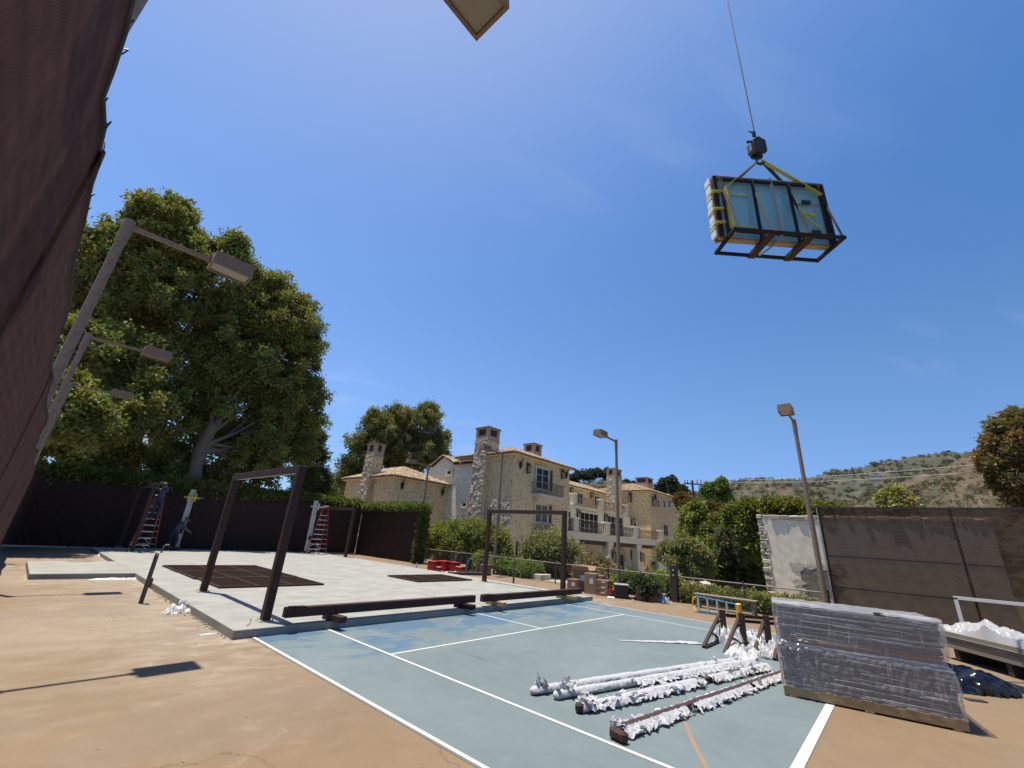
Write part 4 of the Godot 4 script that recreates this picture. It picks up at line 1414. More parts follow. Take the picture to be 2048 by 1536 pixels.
# ---------- trees and planting ----------
func build_trees() -> void:
	var green := Color(0.185, 0.200, 0.058)
	var bright := Color(0.13, 0.155, 0.036)
	var left := px_blobs([[315, 470, 70], [255, 520, 80], [200, 510, 60], [365, 545, 85], [290, 620, 100], [210, 640, 90], [455, 515, 38], [470, 490, 24], [170, 560, 60], [350, 430, 40], [290, 425, 38], [150, 700, 80, 4], [240, 740, 100, 2], [130, 790, 60, 6], [160, 850, 80, 6], [255, 850, 90, 3]], -27.0)
	tree("sycamore_tree", "tallest broad sycamore behind the dark fence, partly hidden by the near windscreen", Vector3(HZ(240, 985, -28).x, -0.05, -28), left, 18500, "leaf", green, 0.5, 0.95, "sycamores behind the dark fence", "bark", 0.25)
	var right := px_blobs([[590, 630, 42], [545, 610, 60], [500, 590, 60], [560, 690, 75], [470, 680, 100], [600, 710, 42], [560, 790, 85], [615, 790, 36], [605, 850, 45], [480, 800, 110], [390, 730, 90], [370, 830, 95], [440, 890, 70, -3], [540, 880, 75], [330, 920, 60, -2], [430, 615, 45], [520, 940, 60], [600, 905, 34], [520, 905, 50, 2]], -28.5)
	tree("sycamore_tree", "broad sycamore with a leaning pale forked trunk behind the dark fence", Vector3(HZ(385, 975, -26.8).x, -0.05, -26.8), right, 20000, "leaf", green, 0.5, 0.95, "sycamores behind the dark fence", "bark", 0.25)
	var t := px_blobs([[130, 900, 70], [230, 930, 60], [330, 950, 45], [430, 960, 40], [100, 860, 50]], -28.0)
	tree("understory_tree", "low dark tree filling the gap under the sycamores", Vector3(HZ(230, 985, -28).x, -0.05, -28), t, 5200, "leaf", green, 0.25, 0.9)
	t = px_blobs([[628, 880, 20], [622, 920, 30], [612, 960, 34], [640, 965, 24], [635, 1000, 30], [600, 1000, 30]], -42.0)
	tree("eucalyptus_tree", "thin grey green eucalyptus beside the broad sycamore", Vector3(HZ(622, 1030, -42).x, -0.05, -42), t, 3000, "olive", Color(0.085, 0.105, 0.05), 0.2, 2.2, "", "bark", 0.3)
	t = px_blobs([[800, 855, 42], [850, 845, 32], [858, 825, 18], [885, 880, 18], [865, 900, 40], [760, 870, 42], [735, 900, 42], [710, 935, 32], [770, 925, 52], [825, 915, 50], [745, 840, 18], [695, 955, 20], [800, 960, 50], [730, 970, 40]], -50.0)
	tree("plane_tree", "dense rounded plane tree rising behind the low wing of the villa", Vector3(HZ(790, 1000, -50).x, -0.05, -50), t, 11000, "leaf", Color(0.165, 0.175, 0.068), 0.5, 1.3, "", "bark dark", 0.3)
	for q in [[680, 985, 26, -60.0], [655, 1000, 24, -55.0], [700, 1000, 24, -48.0]]:
		t = px_blobs([[q[0], q[1], q[2]], [q[0] - 14, q[1] + 12, q[2] * 0.7], [q[0] + 12, q[1] + 14, q[2] * 0.7]], q[3])
		tree("distant_tree", "small hazy tree seen over the sunlit end of the hedge", Vector3(HZ(q[0], 1035, q[3]).x, -0.1, q[3]), t, 900, "leaf", Color(0.09, 0.10, 0.045), 0.2, 1.5, "distant trees over the hedge")
	# hedge and ivy on the fences
	topiary("fence_hedge", "long clipped hedge growing along the top of the dark fence", Vector3(-9.2, 3.3, -26.3), Vector3(9.6, 3.72, -25.35), 6500, bright, "small", 1.3, 0.7)
	var iv := thing("ivy", "bright green ivy hanging over the side fence and down its end post", "ivy", Vector3(9.5, 0, -17.5))
	var st := MB.new()
	for i in 5: limb(st, Vector3(9.55, -0.02, -17.2 - i * 0.12), Vector3(9.55, 3.5, -17.3 - i * 0.3), 0.025, 0.012)
	part(iv, "stems", st, mats["bark dark"])
	foliage(iv, "foliage", hedge_blobs(Vector3(9.2, 3.38, -25.2), Vector3(9.9, 3.66, -17.2), 0.45) + hedge_blobs(Vector3(9.3, 0.0, -17.55), Vector3(9.75, 3.5, -17.1), 0.42), 3600, "small", Color(0.14, 0.16, 0.045), 0.85, 0.4, 0.35, 0.02)
	# planting between fence and villa
	var vine := thing("climbing_vine", "wide arch of climbing vine trained over a rail below the villa", "vine", Vector3(14.5, -0.2, -15.5))
	st = MB.new()
	for i in 7: limb(st, Vector3(13.0 + i * 0.35, -0.5, -18.0 + i * 0.8), Vector3(13.0 + i * 0.35, 2.2, -18.0 + i * 0.8), 0.05, 0.02)
	part(vine, "stems", st, mats["bark dark"])
	var vb := []
	for q in [[872, 1075, 24], [895, 1072, 26], [920, 1075, 30], [950, 1072, 28], [975, 1075, 26], [998, 1082, 20], [1008, 1100, 15], [1012, 1120, 13], [905, 1098, 26], [940, 1095, 26], [868, 1105, 18], [860, 1125, 14], [925, 1115, 22], [955, 1110, 18], [890, 1120, 22]]:
		var p := HX(q[0], q[1], 14.6)
		var r := (HX(q[0], q[1] - q[2], 14.6) - p).length()
		vb.append([p, Vector3(r, r, r)])
	foliage(vine, "foliage", vb, 6000, "small", Color(0.19, 0.205, 0.058), 1.1, 0.35, 0.4, -0.6)
	var low := [[960, 1145, 0.95, 0.9, Color(0.15, 0.19, 0.045), "rounded yellow green shrub beside the cardboard carton"], [1012, 1155, 0.9, 0.55, Color(0.14, 0.18, 0.04), "small rounded green shrub at the foot of a floodlight pole"], [1035, 1152, 1.0, 0.6, Color(0.15, 0.185, 0.05), "pale rounded shrub between the floodlight pole and net post"], [1060, 1156, 1.1, 0.7, Color(0.13, 0.165, 0.04), "green mound beside the cut stone block"]]
	for q in low:
		var p := G(q[0], q[1])
		p.x = 10.3 + 0.3 * absf(sin(q[0]))
		p = HX(q[0], q[1], p.x)
		p.y = land(p.x, p.z)
		shrub("round_shrub", q[5], p, q[2] * 1.25, q[3] * 1.2, 1100, "small", q[4] * 1.25, 0.7, "clipped shrubs along the path")
	topiary("low_hedge", "low dark green clipped hedge below the villa tower", Vector3(12.6, -0.03, -14.5), Vector3(13.3, 0.62, -9.6), 1800, Color(0.07, 0.10, 0.022))
	var pp := HX(1103, 1168, 13.0)
	shrub("olive_shrub", "large loose grey green shrub in front of the villa tower", Vector3(13.0, -0.05, pp.z), 3.3, 2.35, 5200, "olive", Color(0.24, 0.235, 0.115), 1.2)
	pp = HX(1193, 1168, 12.0)
	shrub("twiggy_shrub", "dry brownish twiggy shrub behind the cardboard cartons", Vector3(12.0, -0.03, pp.z), 2.1, 1.35, 2600, "twig", Color(0.30, 0.22, 0.15), 0.75)
	var hd := [[1258, 1185, 1.3, 0.8], [1285, 1188, 1.2, 0.75], [1318, 1190, 1.4, 0.95], [1340, 1195, 1.2, 0.8]]
	for i in hd.size():
		var p := HX(hd[i][0], hd[i][1], 10.5)
		shrub("garden_shrub", "leafy green shrub behind the low fence near the waste carton", Vector3(10.5, -0.03, p.z), hd[i][2], hd[i][3], 1200, "small", Color(0.17, 0.215, 0.055), 0.85, "shrubs behind the low fence")
	for i in 7:
		shrub("fence_shrub", "yellow green shrub growing through the low fence behind the lying ladder", Vector3(10.15 + 0.2 * (i % 2), -0.03, 0.1 + i * 0.62), 0.95, 0.62, 750, "small", Color(0.22, 0.235, 0.07), 0.7, "shrubs behind the lying ladder")
	# olive tree and the dark hedge
	var ob := []
	for q in [[1345, 1118, 24], [1375, 1108, 28], [1400, 1118, 22], [1365, 1135, 28], [1395, 1138, 22], [1335, 1105, 14], [1412, 1132, 12]]:
		var p := HX(q[0], q[1], 24.0)
		var r := (HX(q[0], q[1] - q[2], 24.0) - p).length()
		ob.append([p, Vector3(r, r, r)])
	tree("olive_tree", "small round headed silver olive tree on the lawn by the porch", Vector3(24.0, -1.5, HX(1372, 1165, 24).z), ob, 6000, "olive", Color(0.27, 0.26, 0.13), 0.12, 1.4, "", "bark")
	var db := []
	for q in [[1425, 1135, 26], [1455, 1138, 28], [1490, 1135, 28], [1520, 1138, 26], [1440, 1118, 20], [1500, 1115, 22], [1430, 1160, 18], [1470, 1160, 20], [1510, 1162, 20]]:
		var p := HX(q[0], q[1], 27.0)
		var r := (HX(q[0], q[1] - q[2], 27.0) - p).length()
		db.append([p, Vector3(r, r, r)])
	tree("dark_evergreen", "dense dark evergreen screen standing behind the lawn", Vector3(27.0, -1.5, HX(1470, 1165, 27).z), db, 5500, "small", Color(0.085, 0.105, 0.036), 0.18, 1.6)
	var specs := [
		["leafy_tree", "large fresh green leafy tree beside the right wing of the villa", 34.0, [[1400, 1075, 34], [1440, 1060, 30], [1380, 1040, 22], [1420, 1095, 30], [1455, 1090, 24], [1372, 1080, 20], [1395, 1018, 14]], Color(0.20, 0.215, 0.055), 5200, "leaf", 1.0],
		["grey_olive_tree", "wispy grey olive tree between the green tree and stucco wall", 26.0, [[1462, 1085, 24], [1470, 1065, 20], [1485, 1100, 22], [1455, 1105, 18]], Color(0.18, 0.19, 0.11), 2600, "olive", 1.5],
		["hedge_tree", "dark green clipped tall hedge behind the stucco wall", 22.0, [[1500, 1060, 30], [1520, 1090, 30], [1545, 1030, 24], [1590, 1028, 22], [1500, 1030, 22], [1620, 1030, 20], [1470, 1035, 18], [1660, 1032, 16]], Color(0.15, 0.165, 0.042), 6500, "small", 1.6],
		["poplar_tree", "bright green tree rising behind the power pole", 60.0, [[1420, 985, 14], [1440, 985, 16], [1430, 1005, 18], [1450, 1005, 14], [1410, 1005, 12], [1445, 970, 8]], Color(0.11, 0.16, 0.04), 3600, "leaf", 1.5],
		["rusty_tree", "brownish green tree beneath the power lines", 52.0, [[1370, 1015, 16], [1395, 1020, 18], [1420, 1028, 18], [1445, 1030, 16], [1362, 1000, 10]], Color(0.125, 0.09, 0.032), 2800, "leaf", 1.5],
		["conifer_tree", "blue grey conifer behind the roof of the right wing", 90.0, [[1330, 972, 9], [1342, 966, 8], [1350, 980, 9], [1365, 985, 8], [1320, 978, 6]], Color(0.055, 0.075, 0.05), 1800, "far", 1.1],
		["flowering_tree", "small pale yellow green tree above the tall windscreen", 30.0, [[1790, 998, 16], [1775, 1006, 12], [1808, 1006, 14], [1795, 1015, 18]], Color(0.32, 0.31, 0.13), 1500, "small", 1.5],
		["round_tree", "big round brownish tree at the foot of the dry hillside", 36.0, [[2052, 900, 56], [2026, 930, 42], [2066, 960, 60], [2035, 975, 38], [2052, 862, 36], [2100, 900, 60]], Color(0.175, 0.13, 0.062), 14000, "small", 1.7],
	]
	for s in specs:
		var bl := []
		var lo := 1e9
		var mid := Vector3.ZERO
		for q in s[3]:
			var p := HX(q[0], q[1], s[2])
			var r := (HX(q[0], q[1] - q[2], s[2]) - p).length()
			bl.append([p, Vector3(r, r, r)])
			mid += p / s[3].size()
			lo = minf(lo, p.y - r)
		tree(s[0], s[1], Vector3(s[2], -1.55, mid.z), bl, s[5], s[6], s[4], 0.22, s[7])
	# trees on the crest behind the villa
	for q in [[1160, 950, 12], [1180, 950, 14], [1195, 945, 10], [1215, 950, 14], [1145, 958, 10], [1232, 958, 9], [1252, 966, 7], [1268, 968, 6]]:
		var p := HZ(q[0], q[1], -230.0)
		var r := (HZ(q[0], q[1] - q[2], -230.0) - p).length()
		tree("crest_tree", "far blue green tree on the crest above the villa roof", Vector3(p.x, p.y - r * 2.2, p.z), [[p, Vector3(r, r * 0.8, r)], [p + Vector3(r * 0.7, -r * 0.3, 0), Vector3(r * 0.8, r * 0.6, r * 0.8)], [p - Vector3(r * 0.7, r * 0.4, 0), Vector3(r * 0.8, r * 0.6, r * 0.8)]], 420, "far", Color(0.045, 0.06, 0.042), 0.5, 3.0, "trees on the far crest")

# ---------- floodlights ----------
func lamp(label: String, at: Vector3, dir: float, ht: float, group: String) -> Node3D:
	var t := thing("floodlight_pole", label, "floodlight", at, group)
	var b := MB.new()
	b.tube(at, at + Vector3(0, ht * 0.55, 0), 0.085, 0.082, 14)
	b.tube(at + Vector3(0, ht * 0.55, 0), at + Vector3(0, ht, 0), 0.068, 0.066, 14)
	part(t, "pole", b, mats["pole taupe"])
	b = MB.new()
	b.tube(at + Vector3(0, ht - 0.42, 0), at + Vector3(0, ht + 0.04, 0), 0.078, 0.078, 14)
	part(t, "collar", b, mats["pole taupe"])
	b = MB.new()
	b.tube(at + Vector3(0, 0, 0), at + Vector3(0, 0.02, 0), 0.16, 0.16, 14)
	part(t, "base_plate", b, mats["pole taupe"])
	b = MB.new()
	var e := at + Vector3(dir * 1.18, ht - 0.02, 0)
	b.beam(at + Vector3(dir * 0.05, ht - 0.06, 0), e, 0.06, 0.075)
	part(t, "arm", b, mats["pole taupe"])
	b = MB.new()
	# shoebox head: tapered top, open rim below
	var c := e + Vector3(dir * 0.36, 0.02, 0)
	var hx := 0.34
	var hz := 0.21
	var lo := -0.13
	var hi := 0.14
	var A := [Vector3(-hx, lo, -hz), Vector3(hx, lo, -hz), Vector3(hx, lo, hz), Vector3(-hx, lo, hz)]
	var B := []
	for p in A: B.append(Vector3(p.x * 0.95, hi, p.z * 0.93))
	for i in 4:
		var j := (i + 1) % 4
		b.quad(c + A[i], c + A[j], c + B[j], c + B[i], (A[i] + A[j]))
		var ins := Vector3(0.9, 1, 0.84)
		b.quad(c + A[i], c + A[j], c + A[j] * ins, c + A[i] * ins, Vector3.DOWN)
		b.quad(c + A[i] * ins, c + A[j] * ins, c + A[j] * ins + Vector3(0, 0.04, 0), c + A[i] * ins + Vector3(0, 0.04, 0), -(A[i] + A[j]))
	b.quad(c + B[0], c + B[1], c + B[2], c + B[3], Vector3.UP)
	var hd := part(t, "lamp_head", b, mats["lamp brown"])
	b = MB.new()
	b.box(c + Vector3(0, lo + 0.03, 0), Vector3(hx * 1.78, 0.012, hz * 1.66))
	part(hd, "lens", b, mats["lens"])
	b = MB.new()
	b.beam(c + Vector3(-dir * hx, 0.0, 0), c + Vector3(-dir * (hx + 0.06), 0.0, 0), 0.12, 0.12)
	part(hd, "knuckle", b, mats["pole taupe"])
	return t
func build_lamps() -> void:
	var g1 := "floodlights along the near windscreen"
	lamp("floodlight pole whose head throws its shadow on open tan pavement", Vector3(-9.085, 0, -2.2), 1, 6.48, g1)
	lamp("floodlight pole whose head throws its shadow beside the concrete pad", Vector3(-9.0, 0, -9.45), 1, 6.48, g1)
	lamp("floodlight pole standing against the sycamore leaves near the shaded corner", Vector3(-8.92, 0, -16.8), 1, 6.48, g1)
	# the pole beside the photographer: only a corner of its head is in the picture
	lamp("floodlight seen from right below, only a corner of its head showing", Vector3(-9.24, 0, 4.66), 1, 6.48, g1)
	var g2 := "floodlights along the low fence"
	lamp("floodlight pole standing where the tall windscreen meets the stucco wall", Vector3(9.48, 0, 4.50), -1, 6.84, g2)
	lamp("floodlight pole standing behind the black case and low fence", Vector3(9.75, 0, -3.05), -1, 6.86, g2)
	lamp("floodlight pole standing among the round clipped shrubs", Vector3(9.75, 0, -10.7), -1, 6.84, g2)
	lamp("floodlight pole rising behind the ivy covered fence end", Vector3(9.8, 0, -17.95), -1, 6.5, g2)

# ---------- steel portals, beams, mesh panels ----------
func portal(label: String, x: float, z0: float, z1: float, top: float) -> void:
	var t := thing("steel_portal", label, "steel frame", Vector3(x, SLAB, (z0 + z1) / 2), "steel portals on the slab")
	var m: Material = mats["steel brown"]
	for z in [z0, z1]:
		var b := MB.new()
		b.bev(Vector3(x, (SLAB + top - 0.15) / 2, z), Vector3(0.15, top - 0.15 - SLAB, 0.15), 0.008)
		part(t, "post", b, m)
		b = MB.new()
		b.box(Vector3(x, SLAB + 0.008, z), Vector3(0.26, 0.016, 0.24))
		var pl := part(t, "foot_plate", b, std("galvanised", Color(0.5, 0.48, 0.44), 0.4, 0.5))
		for s in [Vector3(0.1, 0, 0.09), Vector3(-0.1, 0, 0.09), Vector3(0.1, 0, -0.09), Vector3(-0.1, 0, -0.09)]:
			b = MB.new()
			b.tube(Vector3(x, SLAB + 0.016, z) + s, Vector3(x, SLAB + 0.05, z) + s, 0.011, 0.011, 6)
			part(pl, "bolt", b, mats["galvanised"])
	var b := MB.new()
	b.bev(Vector3(x, top - 0.075, (z0 + z1) / 2), Vector3(0.15, 0.15, absf(z1 - z0) + 0.15), 0.008)
	var bm := part(t, "beam", b, m)
	b = MB.new()
	b.box(Vector3(x, top - 0.153, (z0 + z1) / 2), Vector3(0.07, 0.005, absf(z1 - z0) - 0.2))
	part(bm, "glazing_strip", b, mats["film white"])
func mesh_panel(label: String, x0: float, x1: float, z0: float, z1: float, y: float) -> void:
	var t := thing("mesh_panel", label, "mesh panel", Vector3((x0 + x1) / 2, y, (z0 + z1) / 2), "mesh panels lying on the slab")
	var m: Material = mats["steel brown"]
	for z in [z0, z1]:
		var b := MB.new()
		b.bev(Vector3((x0 + x1) / 2, y + 0.028, z), Vector3(x1 - x0, 0.056, 0.05), 0.006)
		part(t, "rail", b, m)
	for i in 4:
		var x := lerpf(x0 + 0.025, x1 - 0.025, i / 3.0)
		var b := MB.new()
		b.bev(Vector3(x, y + 0.027, (z0 + z1) / 2), Vector3(0.05, 0.052, z1 - z0 - 0.05), 0.006)
		part(t, "stile", b, m)
	var w := MB.new()
	var n := int((x1 - x0) / 0.04)
	for i in n: w.box(Vector3(lerpf(x0 + 0.06, x1 - 0.06, float(i) / (n - 1)), y + 0.024, (z0 + z1) / 2), Vector3(0.011, 0.011, z1 - z0 - 0.05))
	n = int((z1 - z0) / 0.04)
	for i in n: w.box(Vector3((x0 + x1) / 2, y + 0.033, lerpf(z0 + 0.05, z1 - 0.05, float(i) / (n - 1))), Vector3(x1 - x0 - 0.06, 0.009, 0.011))
	part(t, "wire_mesh", w, mats["steel brown"], true)
func lying_beam(label: String, x0: float, x1: float, z: float, y: float) -> void:
	var t := thing("steel_beam", label, "beam", Vector3((x0 + x1) / 2, y, z))
	var b := MB.new()
	b.bev(Vector3((x0 + x1) / 2, y + 0.085, z), Vector3(x1 - x0, 0.17, 0.15), 0.008)
	part(t, "tube", b, mats["steel brown"])
	for x in [x0 - 0.002, x1 + 0.002]:
		b = MB.new()
		b.box(Vector3(x, y + 0.085, z), Vector3(0.008, 0.13, 0.11))
		part(t, "end_cap", b, mats["black"])
	b = MB.new()
	b.box(Vector3(x0 + 0.22, y + 0.174, z), Vector3(0.3, 0.008, 0.15))
	part(t, "end_bracket", b, mats["steel dark"])
func block(label: String, c: Vector3, s: Vector3, turn: float, m: String, group := "") -> void:
	var b := MB.new()
	b.bev(c, s, 0.006, Basis.from_euler(Vector3(0, turn, 0)))
	solo("support_block", b, mats[m], label, "block", group)
func build_portals() -> void:
	portal("dark brown steel portal nearest the tan pavement, its pale underside showing", -5.12, -2.72, -6.85, 3.08)
	portal("dark brown steel portal standing before the villa", 5.05, -2.85, -6.85, 3.07)
	portal("dark brown steel portal at the shaded corner by the red stepladder", 5.6, -19.6, -24.0, 3.13)
	portal("dark brown steel portal in tree shade with a worker at its top", -4.65, -20.6, -24.4, 3.32)
	mesh_panel("brown steel mesh panel on the slab, furthest of three laid side by side", -4.75, -1.65, -13.5, -11.47, SLAB)
	mesh_panel("brown steel mesh panel on the slab, middle one of three laid side by side", -4.72, -1.68, -11.42, -9.45, SLAB)
	mesh_panel("brown steel mesh panel lying on the slab behind the first portal", -4.64, -1.72, -9.40, -7.35, SLAB)
	mesh_panel("brown steel mesh panel lying alone in the middle of the slab", 1.92, 4.78, -9.3, -7.3, SLAB)
	lying_beam("long brown steel beam on blocks along the slab edge, starting at the portal foot", -4.98, -0.02, -2.28, SLAB + 0.115)
	lying_beam("long brown steel beam on timber blocks ending below the villa portal", 0.22, 5.2, -2.22, SLAB + 0.115)
	var dz := -2.26
	block("dark steel offcut under the long beam near the portal foot", Vector3(-4.0, SLAB + 0.0565, -2.2), Vector3(0.16, 0.113, 0.6), 0.12, "steel brown")
	block("dark steel offcut under the free end of the first long beam", Vector3(-0.42, SLAB + 0.0565, -2.2), Vector3(0.16, 0.113, 0.6), 0.2, "steel dark")
	block("pale timber block under the nearer end of the second long beam", Vector3(0.78, SLAB + 0.0565, -2.2), Vector3(0.14, 0.113, 0.62), 0.15, "timber")
	block("pale timber block under the far end of the second long beam", Vector3(4.25, SLAB + 0.0565, -2.15), Vector3(0.14, 0.113, 0.7), 0.3, "timber")
	# long low steel channel behind the slab edge
	var b := MB.new()
	b.beam(Vector3(6.4, 0.03, -6.0), Vector3(6.55, 0.03, -3.2), 0.08, 0.05)
	solo("steel_channel", b, mats["steel dark"], "thin dark steel channel lying on the tan strip beyond the slab", "channel")

# ---------- small things about the court ----------
func crumple(b: MB, c: Vector3, w: float, d: float, h: float, n := 9, spiky := 0.5) -> void:
	var rows := []
	var off := rnd(0, 900)
	for i in n + 1:
		var l := PackedVector3Array()
		for j in n + 1:
			var s := float(i) / n - 0.5
			var t := float(j) / n - 0.5
			var edge := clampf(1.0 - maxf(absf(s), absf(t)) * 2.0, 0, 1)
			var y := h * (0.5 + noise.get_noise_2d(s * 170.0 + off, t * 170.0) * 1.1 + spiky * noise.get_noise_2d(s * 500.0 + off, t * 500.0)) * pow(edge, 0.45)
			l.append(c + Vector3(s * w * (1 + 0.4 * noise.get_noise_2d(t * 300.0, off)), maxf(0.005, y), t * d * (1 + 0.4 * noise.get_noise_2d(s * 300.0, off + 50))))
		rows.append(l)
	b.sheet(rows, true)
func flap(b: MB, p: Vector3, dir: Vector3, side: Vector3, length: float, width: float) -> void:
	# a torn, curling tongue of film
	var n := 4
	var curl := rnd(-0.8, 0.8)
	var a0 := p - side * width * 0.5
	var a1 := p + side * width * 0.5
	var nn := dir.cross(side)
	for i in n:
		var t := (i + 1.0) / n
		var d := dir * length * t + nn * curl * length * t * t + rdir() * length * 0.09
		var w := width * (1.0 - t * rnd(0.5, 1.0)) * 0.5
		var e0 := p + d - side * w + rdir() * 0.012
		var e1 := p + d + side * w + rdir() * 0.012
		e0.y = maxf(e0.y, 0.012)
		e1.y = maxf(e1.y, 0.012)
		b.quad(a0, a1, e1, e0)
		a0 = e0
		a1 = e1
func net_post(label: String, p: Vector3, winch: bool) -> void:
	var t := thing("net_post", label, "net post", p)
	var b := MB.new()
	b.tube(p, p + Vector3(0, 1.0, 0), 0.045, 0.042, 14)
	b.tube(p + Vector3(0, 1.0, 0), p + Vector3(0, 1.05, 0), 0.046, 0.03, 14)
	part(t, "post", b, mats["net post"])
	b = MB.new()
	b.box(p + Vector3(0.05, 0.42, 0.0), Vector3(0.07, 0.2 if winch else 0.08, 0.06))
	part(t, "bracket", b, mats["net post"])
	b = MB.new()
	b.tube(p + Vector3(0, 1.02, -0.05), p + Vector3(0, 1.02, 0.05), 0.02, 0.02, 8)
	part(t, "pulley", b, std("galvanised", Color(0.5, 0.48, 0.44), 0.4, 0.5))
func build_court_things() -> void:
	net_post("tarnished bronze net post standing on the tan pavement beside the slab", G(281, 1207), true)
	net_post("thin net post standing beyond the slab in front of the villa", Vector3(6.55, 0, -6.5), false)
	var b := MB.new()
	crumple(b, G(352, 1226), 0.42, 0.28, 0.22, 10, 0.7)
	for i in 5: flap(b, G(362, 1222) + Vector3(rnd(-0.1, 0.1), 0.02, rnd(-0.05, 0.05)), Vector3(rnd(-0.3, 0.3), 1, 0).normalized(), Vector3(1, 0, 0.3).normalized(), 0.17, 0.14)
	solo("plastic_scrap", b, mats["film white"], "crumpled white plastic scrap standing up beside the slab edge", "plastic scrap")
	b = MB.new()
	crumple(b, G(238, 1159), 1.35, 0.32, 0.07, 12)
	solo("plastic_scrap", b, mats["film white"], "flat white plastic sheet scrap lying at the foot of the concrete pad", "plastic scrap")
	b = MB.new()
	crumple(b, G(200, 1112), 0.9, 0.5, 0.08, 8)
	solo("plastic_scrap", b, mats["film white"], "white scrap lying in the tree shade behind the concrete pad", "plastic scrap")
	b = MB.new()
	crumple(b, G(415, 1269), 0.25, 0.12, 0.025, 6)
	solo("plastic_scrap", b, mats["film white"], "thin white scrap on the tan pavement near the slab corner", "plastic scrap")
	b = MB.new()
	for i in 240:
		var p := Vector3(rnd(-9.0, -5.9), 0.006, rnd(-10, 5)) if i < 120 else (Vector3(rnd(-5.4, 5.4), 0.012, rnd(-2.1, 5.4)) if i < 200 else Vector3(rnd(6.0, 9.4), 0.006, rnd(-9.0, 6.0)))
		var s := rnd(0.003, 0.010)
		b.box(p, Vector3(s * rnd(0.6, 2.2), s * 0.4, s), Basis.from_euler(Vector3(0, rnd(0, 6), rnd(-0.3, 0.3))))
	solo("grit", b, mats["concrete grey"], "small grit and chips scattered over the pavement and court", "grit", "", "stuff")
	# streamer of film on the blue court
	b = MB.new()
	var rows := []
	for i in 26:
		var t := i / 25.0
		var p := G(lerpf(1238, 1402, t), lerpf(1282, 1288, t))
		var w := lerpf(0.02, 0.09, t)
		var l := PackedVector3Array()
		for j in 4: l.append(p + Vector3(0.3, 0, -1) * w * (j - 1.5) + Vector3(0, 0.014 + 0.05 * t * absf(noise.get_noise_2d(i * 40.0, j * 60.0)), 0))
		rows.append(l)
	b.sheet(rows, true)
	solo("film_streamer", b, mats["film white"], "long white strip of plastic film trailing over the blue court", "plastic strip")
	# bent hose nozzle on the slab
	b = MB.new()
	var q := G(322, 1106, SLAB)
	b.path([q + Vector3(0, 0, 0), q + Vector3(0.02, 0.28, 0), q + Vector3(0.06, 0.36, 0.02), q + Vector3(0.22, 0.38, 0.05)], 0.035, 8)
	solo("pipe_stub", b, std("pipe violet", Color(0.10, 0.06, 0.09), 0.5), "short bent dark pipe stub on the slab behind the bronze net post", "pipe")
	b = MB.new()
	q = G(492, 1252, SLAB)
	b.path([q, q + Vector3(0.05, 0.03, 0.0), q + Vector3(0.08, 0.07, -0.03), q + Vector3(0.06, 0.1, -0.05)], 0.007, 5)
	solo("wire_end", b, mats["wire"], "small dark wire end sticking out of the slab near its corner", "wire")

# ---------- workers, stepladders and lifts in the shade ----------
func stepladder(label: String, p: Vector3, ht: float, turn: float) -> void:
	var t := thing("stepladder", label, "stepladder", p, "red stepladders")
	var bs := Basis.from_euler(Vector3(0, turn, 0))
	var n := int(ht / 0.30)
	for s in [-1.0, 1.0]:
		var b := MB.new()
		b.beam(p + bs * Vector3(s * 0.40, 0, 0.75), p + bs * Vector3(s * 0.17, ht, 0.04), 0.07, 0.035)
		part(t, "rail", b, mats["ladder red"])
		b = MB.new()
		b.beam(p + bs * Vector3(s * 0.40, 0, -0.75), p + bs * Vector3(s * 0.19, ht - 0.1, -0.04), 0.045, 0.03)
		part(t, "rear_leg", b, mats["ladder red"])
	for i in range(1, n):
		var k := float(i) * 0.3 / ht
		var w := lerpf(0.40, 0.17, k)
		var b := MB.new()
		b.box(p + bs * Vector3(0, i * 0.3, lerpf(0.75, 0.04, k)), Vector3(w * 2 - 0.03, 0.04, 0.09), bs)
		part(t, "step", b, mats["aluminium"])
		b = MB.new()
		b.box(p + bs * Vector3(0, i * 0.3, lerpf(-0.75, -0.04, k)), Vector3(w * 2 - 0.03, 0.022, 0.03), bs)
		part(t, "rear_brace", b, mats["aluminium"])
	for s in [-1.0, 1.0]:
		for y in [0.3, 0.6]:
			var b := MB.new()
			b.beam(p + bs * Vector3(s * 0.36, y - 0.22, 0.72), p + bs * Vector3(s * 0.1, y - 0.01, 0.65), 0.02, 0.02)
			part(t, "knee_brace", b, mats["aluminium"])
	var b2 := MB.new()
	b2.bev(p + bs * Vector3(0, ht + 0.03, 0), Vector3(0.42, 0.07, 0.26), 0.012, bs)
	part(t, "top_cap", b2, mats["ladder red"])
